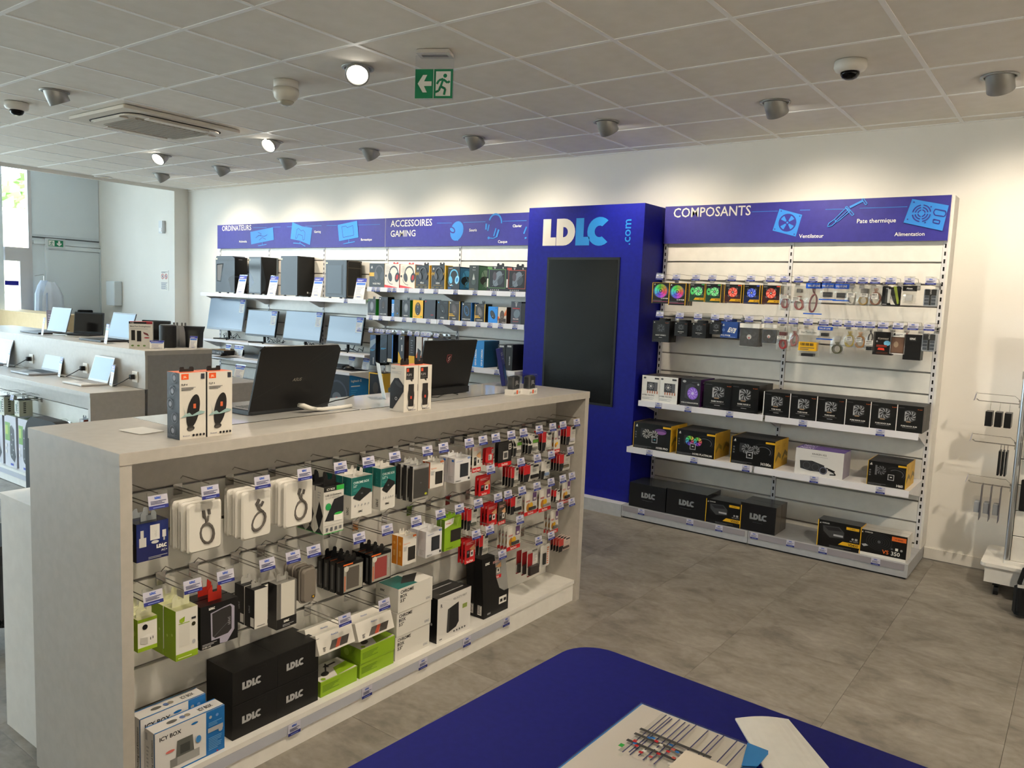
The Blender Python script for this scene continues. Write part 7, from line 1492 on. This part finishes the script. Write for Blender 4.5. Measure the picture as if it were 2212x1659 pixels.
for x, lab in ((-5.80, 'white socket with black plug at the end of the riser'), (-7.58, 'white socket with black plug in the middle of the riser'), (-6.58, 'white socket on the riser behind the laptops')):
    e = thing('wall_socket', lab, 'socket', (x, 3.0655, .985)); MB().bbox(-.04, -.008, -.04, .04, 0, .04, M('#e0ddd6', .4), .004).build('plate', e); MB().lathe([(.022, -.012), (.022, -.008)], M('#b8b5ae'), 16, (0, 0, 0), 'y').build('socket_well', e)
    MB().bbox(-.016, -.045, -.018, .016, -.0125, .018, BLKM, .004).build('plug', e)
    cable('black power cord of the '+lab, [(x, 3.02, .98), (x-.03, 2.985, .95), (x-.10, 2.97, .92), (x-.16, 2.98, .905)], .0035)
# upper desk end: docking box, speaker, phone stand
def a_dock(A): A.r(0, .92, 1, 1, K); A.r(.75, .92, 1, 1, M('#8a1c2c')); A.t('i-tec', .06, .935, .05, WH, 2, 'l', .2); A.t('Multi Port DockingStation', .06, .80, .05, DG, 2, 'l', .86); A.bars(.06, .72, .8, .76, 1, LG); A.r(.10, .30, .26, .68, K); A.r(.34, .26, .52, .66, K); A.poly([(.6, .62), (.8, .56), (.86, .46), (.64, .54)], M('#6a2a30')); A.e(.76, .40, .12, .03, M('#a8343c')); [A.e(.15+.25*i, .10, .06, .04, M('#6a8a4a')) for i in range(3)]
carton('docking_box', 'white docking station box with dark top on the upper desk', 'box', Vector((-5.905, 3.165, 1.1905)), PI/2*.62, .165, .07, .205, (M('#dcd9d0'), M('#c8c5bc'), M('#c83028')), a_dock)
sheet_stand('small price card before the docking station box', Vector((-5.80, 3.235, 1.1905)), PI/2*.62, .10, .065, .2)
e = thing('round_speaker', 'black cylindrical speaker behind the docking station box', 'speaker', (-5.93, 3.40, 1.1905))
MB().lathe([(.058, 0), (.064, .004), (.064, .172), (.058, .18)], M('#1f1f20', .6), 28).build('body', e, smooth=False); MB().lathe([(.058, .1802), (.055, .182), (.03, .182), (.001, .182)], M('#3a3a3c', .3), 28).build('top_plate', e)
for i in range(2):
    e = thing('headset_pack', 'grey and black carton with small handles near the screens, '+('outer' if i == 0 else 'inner')+' of the pair', 'box', (-5.99+.085*i*.7, 3.50+.035*i, 1.1905), .9, 'cartons with handles')
    MB().box(-.03, 0, 0, .03, .06, .17, M('#4c4c4e', .4), front=M('#8a8a8c', .4)).build('carton', e)
    for k in range(2): MB().box(-.02+.025*k, .01, .1705, -.008+.025*k, .03, .195, M('#6a6a6a')).build('handle', e)
e = thing('headphone_case', 'black headphone pack with curved side at the desk end', 'headphones', (-5.86, 3.57, 1.1905), .6)
MB().prism([(-.055, 0), (.055, 0), (.06, .12), (.075, .17), (-.07, .17), (-.06, .12)], 0, .07, M('#101012', .3)).build('pack', e); MB().prism([(-.035, .03), (.03, .03), (.04, .14), (-.03, .14)], -.002, -.0005, M('#30302e', .2)).build('window', e)
sheet_stand('pale price card beside the headphone pack', Vector((-5.74, 3.50, 1.1905)), .6, .06, .10, .2)
# card terminal on a wall behind, and burgundy stand board
e = thing('payment_terminal', 'black wall terminal beyond the upper laptops', 'terminal', (XF+.06, 5.6, 1.02)); MB().bbox(0, -.10, 0, .06, .10, .26, BLKM, .008).build('body', e); MB().box(.0605, -.06, .04, .075, .06, .18, M('#b8bab8')).build('keypad', e)
e = thing('info_board', 'burgundy board standing behind the first upper laptop', 'board', (-8.35, 3.60, 1.1905), .3); MB().box(-.11, -.004, 0, .11, .004, .20, M('#5a3a48', .5)).build('panel', e); p = MB(); F_(p, -.11, -.0045, 0, .11, .20).bars(.1, .3, .8, .85, 5, M('#a08a98')); p.build('board_print', e); MB().box(-.1, .0045, 0, .1, .08, .004, M('#5a3a48')).build('foot', e)
# hanging goods below the lower desk
IH = 'chrome hook with price tag under the lower desk of the island'
def a_pwr(A): A.r(.06, .1, .94, .96, M('#c4c6b8')); [A.r(.58, .2+.12*i, .86, .26+.12*i, K) for i in range(6)]; A.r(.3, .3, .46, .76, M('#3a6a60')); A.bars(.08, .14, .4, .28, 2, INK)
for k, (px0, px1, pt, pb) in enumerate(((-6, 14, 853, 899), (28, 45, 858, 901))):
    def mk(c, rz, w, h): carton('adapter_box', 'white power adapter box hanging under the island desk', 'box', c, rz, .09, .10, .26 if False else h, ('#c9cab8', '#b4b6a6', '#1c1c1e'), a_pwr, None, lambda A: [A.r(.3, .2+.12*i, .5, .26+.12*i, K) for i in range(6)], None, 'hanging goods of the island', (.05, .03, '#121214'))
    hang('I', (px0, px1, pt, pb), .714, 2.72, 1, .1, mk, IH, 'hooks of the island')
for px in (60, 76, 90): q = W(px, 845, 2.878); hook(Vector((q.x, 2.878, .714)), 0, .17, IH, 'hooks of the island', False)
GRB = M('#2f9a36', .45)
for k, (px0, px1) in enumerate(((97, 114), (124, 146))):
    def mk(c, rz, w, h): carton('cable_box', 'bright green and white box hanging near the island end', 'box', c, rz, w, .06, h, (M('#cfd0cc'), GRB, GRB), lambda A: (A.r(0, .9, 1, 1, GRB), A.r(0, .2, .1, .9, GRB), A.ring(.45, .3, .2, .26, K), A.bars(.5, .68, .9, .76, 1, DG)), None, lambda A: A.bars(.2, .3, .8, .7, 4, M('#2a7a30')), None, 'hanging goods of the island', (.06, .035, '#38a840'))
    hang('I', (px0, px1, 893+2*k, 940), .5675, 2.72, 2, .065, mk, IH, 'hooks of the island')
for k, (px0, px1) in enumerate(((158, 168), (172, 182))):
    def mk(c, rz, w, h): carton('cable_pack', 'red brown cable pack hanging beside the green boxes', 'pack', c, rz, w, .04, h, (M('#5a2018', .2), M('#6a2a1c', .2), M('#2a2424', .2)), lambda A: A.r(.1, .75, .9, 1, M('#b8b8b8')), None, None, None, 'hanging goods of the island', (.05, .03, '#303234'))
    hang('I', (px0, px1, 902+3*k, 945), .5675, 2.72, 2, .05, mk, IH, 'hooks of the island')
def a_strip(A): A.r(0, .86, 1, 1, M('#c4c4cc')); A.r(.05, .50, .5, .86, M('#6a9a3a')); A.r(.08, .62, .3, .80, M('#a8c048')); A.poly([(.48, .78), (.62, .82), (.82, .74), (.86, .34), (.94, .22), (.84, .10), (.52, .18), (.46, .26)], M('#2c2c2e')); [A.c(.62+.12*(i % 2), .24+.1*i, .035, LG, 8) for i in range(5)]; A.r(.5, .03, .74, .07, M('#3a4ab0')); A.c(.15, .4, .07, WH, 10); A.c(.15, .28, .07, WH, 10)
for k, (pl, pr_) in enumerate(((-34, 8.5), (10, 37.5), (39.5, 63))):
    a = W(pl, 925+6*k, 2.73); b = W(pr_, 1030+6*k, 2.73)
    carton('power_strip_box', 'white and green power strip box on the island bottom shelf', 'box', Vector(((a.x+b.x)/2, 2.73, .1205)), 0, b.x-a.x-.004, .13, .43-.0*k, (M('#c6c6ce'), M('#b4b4bc'), M('#b8bca8')), a_strip, None, None, lambda A: A.r(.2, .2, .8, .8, M('#5a7a44')), 'power strip boxes')
e = thing('office_chair', 'black padded chair at the end of the island', 'chair', (-3.98, 1.46, 0)); 
MB().bbox(-.22, -.22, .42, .22, .22, .50, BLKM, .03).build('seat', e); MB().prism([(x, z+.78) for x, z in rr(.2, .24, .1, 5)], .19, .25, BLKM).build('backrest', e); MB().lathe([(.03, .06), (.03, .42)], M('#3a3a3a', .4), 12).build('column', e)
for k in range(5): t = 2*PI*k/5; MB().tube([(0, 0, .09), (.26*math.cos(t), .26*math.sin(t), .05)], .02, BLKM, 6).build('leg', e)

# ================================================================== ROLLING STAND AND BAG AT THE RIGHT
rs = thing('rolling_stand', 'white rolling accessory stand with silver post beside the back wall', 'display stand', (0, 0, 0))
X0_, X1_, Y0_, Y1_ = -.432, .55, 5.47, 5.95
MB().prism([(x+(X0_+X1_)/2, y+(Y0_+Y1_)/2) for x, y in rr((X1_-X0_)/2, (Y1_-Y0_)/2, .03, 4)], .185, .205, LAMW, 'xy').build('base_top', rs)
MB().box(X0_+.025, Y0_+.02, .085, X1_-.025, Y1_-.02, .1845, LAMW).build('base_box', rs)
for x in (X0_+.09, X1_-.09):
    for y in (Y0_+.08, Y1_-.08):
        MB().box(x-.02, y-.02, .06, x+.02, y+.02, .085, BLK).lathe([(.03, -.012), (.03, .012)], BLKM, 16, (x, y, .03), 'x').lathe([(.014, -.0135), (.014, .0135)], M('#b0b0b0', .3), 12, (x, y, .03), 'x').build('caster', rs)
PX = S(2163, 1205, -.305); xp = -.305; yp = 5.56
MB().prism([(x+.12, y+5.66) for x, y in rr(.44, .13, .02, 4)], .2055, .2255, LAMW, 'xy').build('inner_base', rs)
MB().lathe([(.016, .226), (.016, 1.33)], ALU, 16, (xp, yp, 0)).build('post', rs)
MB().lathe([(.016, .226), (.016, 1.33)], ALU, 16, (.54, yp, 0)).build('post', rs)
MB().box(xp-.02, yp-.018, 1.33, .56, yp+.018, 1.375, M('#a8a5a0', .4)).build('cross_bar', rs)
MB().box(xp+.0, yp+.02, .2265, .54, yp+.034, 1.329, LAMW).build('slat_back', rs)
for k in range(7):
    z = .2275+.157*k; MB().bbox(xp+.018, yp-.004, z, .52, yp+.0195, min(z+.151, 1.329), SLAT, .002).build('slat_panel', rs)
MB().box(xp-.005, yp-.015, 1.376, .55, yp+.015, 1.75, BLUEH).build('sign_panel', rs)
SHL = 'chrome side hook of the rolling stand'
for z, n, mode, lab in ((1.185, 3, 0, 'black card pack hanging on the top side hook of the rolling stand'), (.93, 3, 1, 'flat black pack hanging on the middle side hook of the rolling stand'), (.67, 3, 2, 'clear and dark blue blister hanging on the lowest side hook of the rolling stand')):
    hook(Vector((xp-.02, yp+.06, z)), -PI/2, .215, SHL, 'side hooks of the rolling stand')
    for i in range(n):
        x = xp-.19+(.05*i if mode == 0 else (.018*i+.09 if mode == 1 else .05*i+.02))
        if mode == 0:
            carton('card_pack', lab, 'pack', Vector((x, yp+.06, z-.16)), -PI/2, .10, .036, .09, (K, K, K), lambda A: A.bars(.2, .3, .8, .6, 2, LG), None, None, None, 'packs on the rolling stand', (.03, .056, M('#b8b8b0', .2)))
        elif mode == 1:
            carton('card_pack', lab, 'pack', Vector((x, yp+.06, z-.20)), -PI/2, .10, .010, .15, (K, K, K), None, None, None, None, 'packs on the rolling stand', (.03, .036, '#3a3a3a'))
        else:
            card('adapter_blister', lab, 'blister pack', Vector((x, yp+.06, z-.235)), -PI/2, .11, .222, M('#1c2044', .3), None, (.1, .1, .9, .62, .042), (.2, .2, .8, .5, .03, '#9aa0a8'), 'packs on the rolling stand')
for x, z, lab in ((-.20, 1.03, 'black phone accessory card high on the rolling stand front'), (-.20, .80, 'black phone accessory card in the middle of the rolling stand front'), (-.21, .55, 'black card with clear power adapter on the rolling stand front')):
    card('adapter_blister', lab, 'blister pack', Vector((x, yp-.06, z)), 0, .12, .19, K, lambda A: (A.logo(.5, .74, .07, WH, None, 'c'), A.bars(.2, .66, .8, .70, 1, LG)), (.2, .06, .8, .58, .02), (.28, .32, .72, .54, .016, '#a8b0b8'))
    hook(Vector((x, yp-.0045, z+.20)), 0, .075, 'short chrome hook on the rolling stand front', 'front hooks of the rolling stand', False)
e = thing('backpack', 'black backpack standing on the floor before the rolling stand', 'bag', (-.02, 5.27, 0), .25)
BG = M('#0e1013', .75); BG2 = M('#1a2028', .7)
lv = [(.0, .92), (.03, 1), (.25, 1.0), (.36, .95), (.43, .72), (.455, .35)]; n = 20; vs_ = []
for z, s_ in lv:
    for x, y in [(a, b) for a, b in rr(.16*s_, .10*s_, .06*s_, 4)]: vs_.append((x, y, z))
n = len(rr(1, 1, .1, 4)); mb = MB().add(vs_, [(i*n+k, i*n+(k+1) % n, (i+1)*n+(k+1) % n, (i+1)*n+k) for i in range(5) for k in range(n)]+[tuple(range(5*n, 6*n)), tuple(reversed(range(n)))], BG); mb.build('bag_body', e, smooth=True)
MB().bbox(-.12, -.125, .02, .12, -.095, .24, BG2, .015).build('front_pocket', e)
MB().bbox(-.215, -.05, .02, -.158, .05, .18, BG, .015).build('side_pocket', e)
MB().tube([(-.06, .09, .43), (-.04, .10, .48), (.04, .10, .48), (.06, .09, .43)], .01, BG, 6).build('handle', e); MB().tube([(-.14, -.08, .35), (-.20, -.09, .30), (-.215, -.08, .22), (-.2, -.06, .05)], .012, BG, 6).build('strap', e); MB().box(-.225, -.10, .195, -.175, -.085, .21, M('#b0b0b0', .3)).build('buckle', e)

# ================================================================== PAPERS ON THE BLUE TABLE
TZ = .7502
a = Fz(1385, 1521, TZ); b = Fz(1652, 1625, TZ); th = math.atan2(b.y-a.y, b.x-a.x)
e = thing('document_sleeve', 'blue edged plastic sleeve with printed planning sheets on the blue table', 'document', a, th)
Wd, Hd = .30, .42; CB = M('#2a7fc4', .3)
MB().box(0, -Hd, 0, Wd, 0, .0018, CB).build('sleeve_back', e)
MB().box(.006, -Hd+.006, .002, Wd-.022, -.006, .0045, M('#efe2d0', .6)).build('paper_stack', e)
p = MB(); A = T_(p, .006, -Hd+.006, .0048, Wd-.022, -.006, .00012); v0_ = .50; DB = M('#4a4a70', .6); GY = M('#cfc6b8', .6)
A.r(.22, v0_, .99, .985, M('#e6dccb', .6)); A.r(.20, v0_, .235, .985, GY)
for k, u in enumerate((.235, .275, .30, .355, .41, .455, .50, .61, .70, .74, .85, .92)):
    A.r(u, v0_+.02*(k % 2), u+.010, .985-.01*(k % 3), DB)
    for i in range(4): A.r(u+.014+.006*i, .70+.03*i, u+.017+.006*i, .975-.02*i, GY)
for v in (.58, .66, .72): A.r(.20, v, .80, v+.022, M('#3c3a38', .6))
rq = random.Random(9)
for i in range(22):
    u, v = rq.uniform(.24, .72), rq.uniform(.50, .70); A.r(u, v, u+.03, v+.018, (RD, BL, M('#c05a50', .6), M('#e8e2d8', .6))[i % 4])
A.r(.2, .50, .235, .53, GR); A.r(.62, .5, .95, .70, M('#efe2d0', .6)); p.build('planning_print', e)
MB().box(0, -Hd, .005, Wd, 0, .0054, clearmat('sleeve_film', (.97, .98, 1), .07, .1)).build('sleeve_film', e)
MB().prism([(Wd-.045, 0), (Wd, 0), (Wd+.004, -.012), (Wd+.004, -.07), (Wd-.022, -.09)], .0056, .0066, CB, 'xy').build('sleeve_flap', e)
a = Fz(1588, 1555, TZ); b = Fz(1703, 1557, TZ); c = Fz(1788, 1659, TZ); d = Fz(1648, 1659, TZ)
e = thing('folded_paper', 'folded white paper beside the document sleeve', 'paper', (a.x, a.y, TZ)); o = Vector((a.x, a.y, TZ))
A2, B2, C2, D2 = a-o, b-o, c-o, d-o; C2 = B2+(C2-B2)*1.25; D2 = A2+(D2-A2)*1.25
mb = MB(); N = 8
for lay in range(2):
    z0 = .001+.003*lay; P = []
    for i in range(N+1):
        t = i/N; P.append((A2.lerp(B2, t)+Vector((0, 0, z0+.010*lay*math.sin(PI*t)*.6)), D2.lerp(C2, t)+Vector((0, 0, z0))))
    for i in range(N): mb.face([P[i][1], P[i+1][1], P[i+1][0], P[i][0]], PAPER)
mb.add([A2, B2, C2, D2]+[q+Vector((0, 0, .004)) for q in (A2, B2, C2, D2)], [(0, 3, 2, 1), (0, 1, 5, 4), (1, 2, 6, 5), (2, 3, 7, 6), (3, 0, 4, 7)], PAPER)
mb.build('sheets', e)
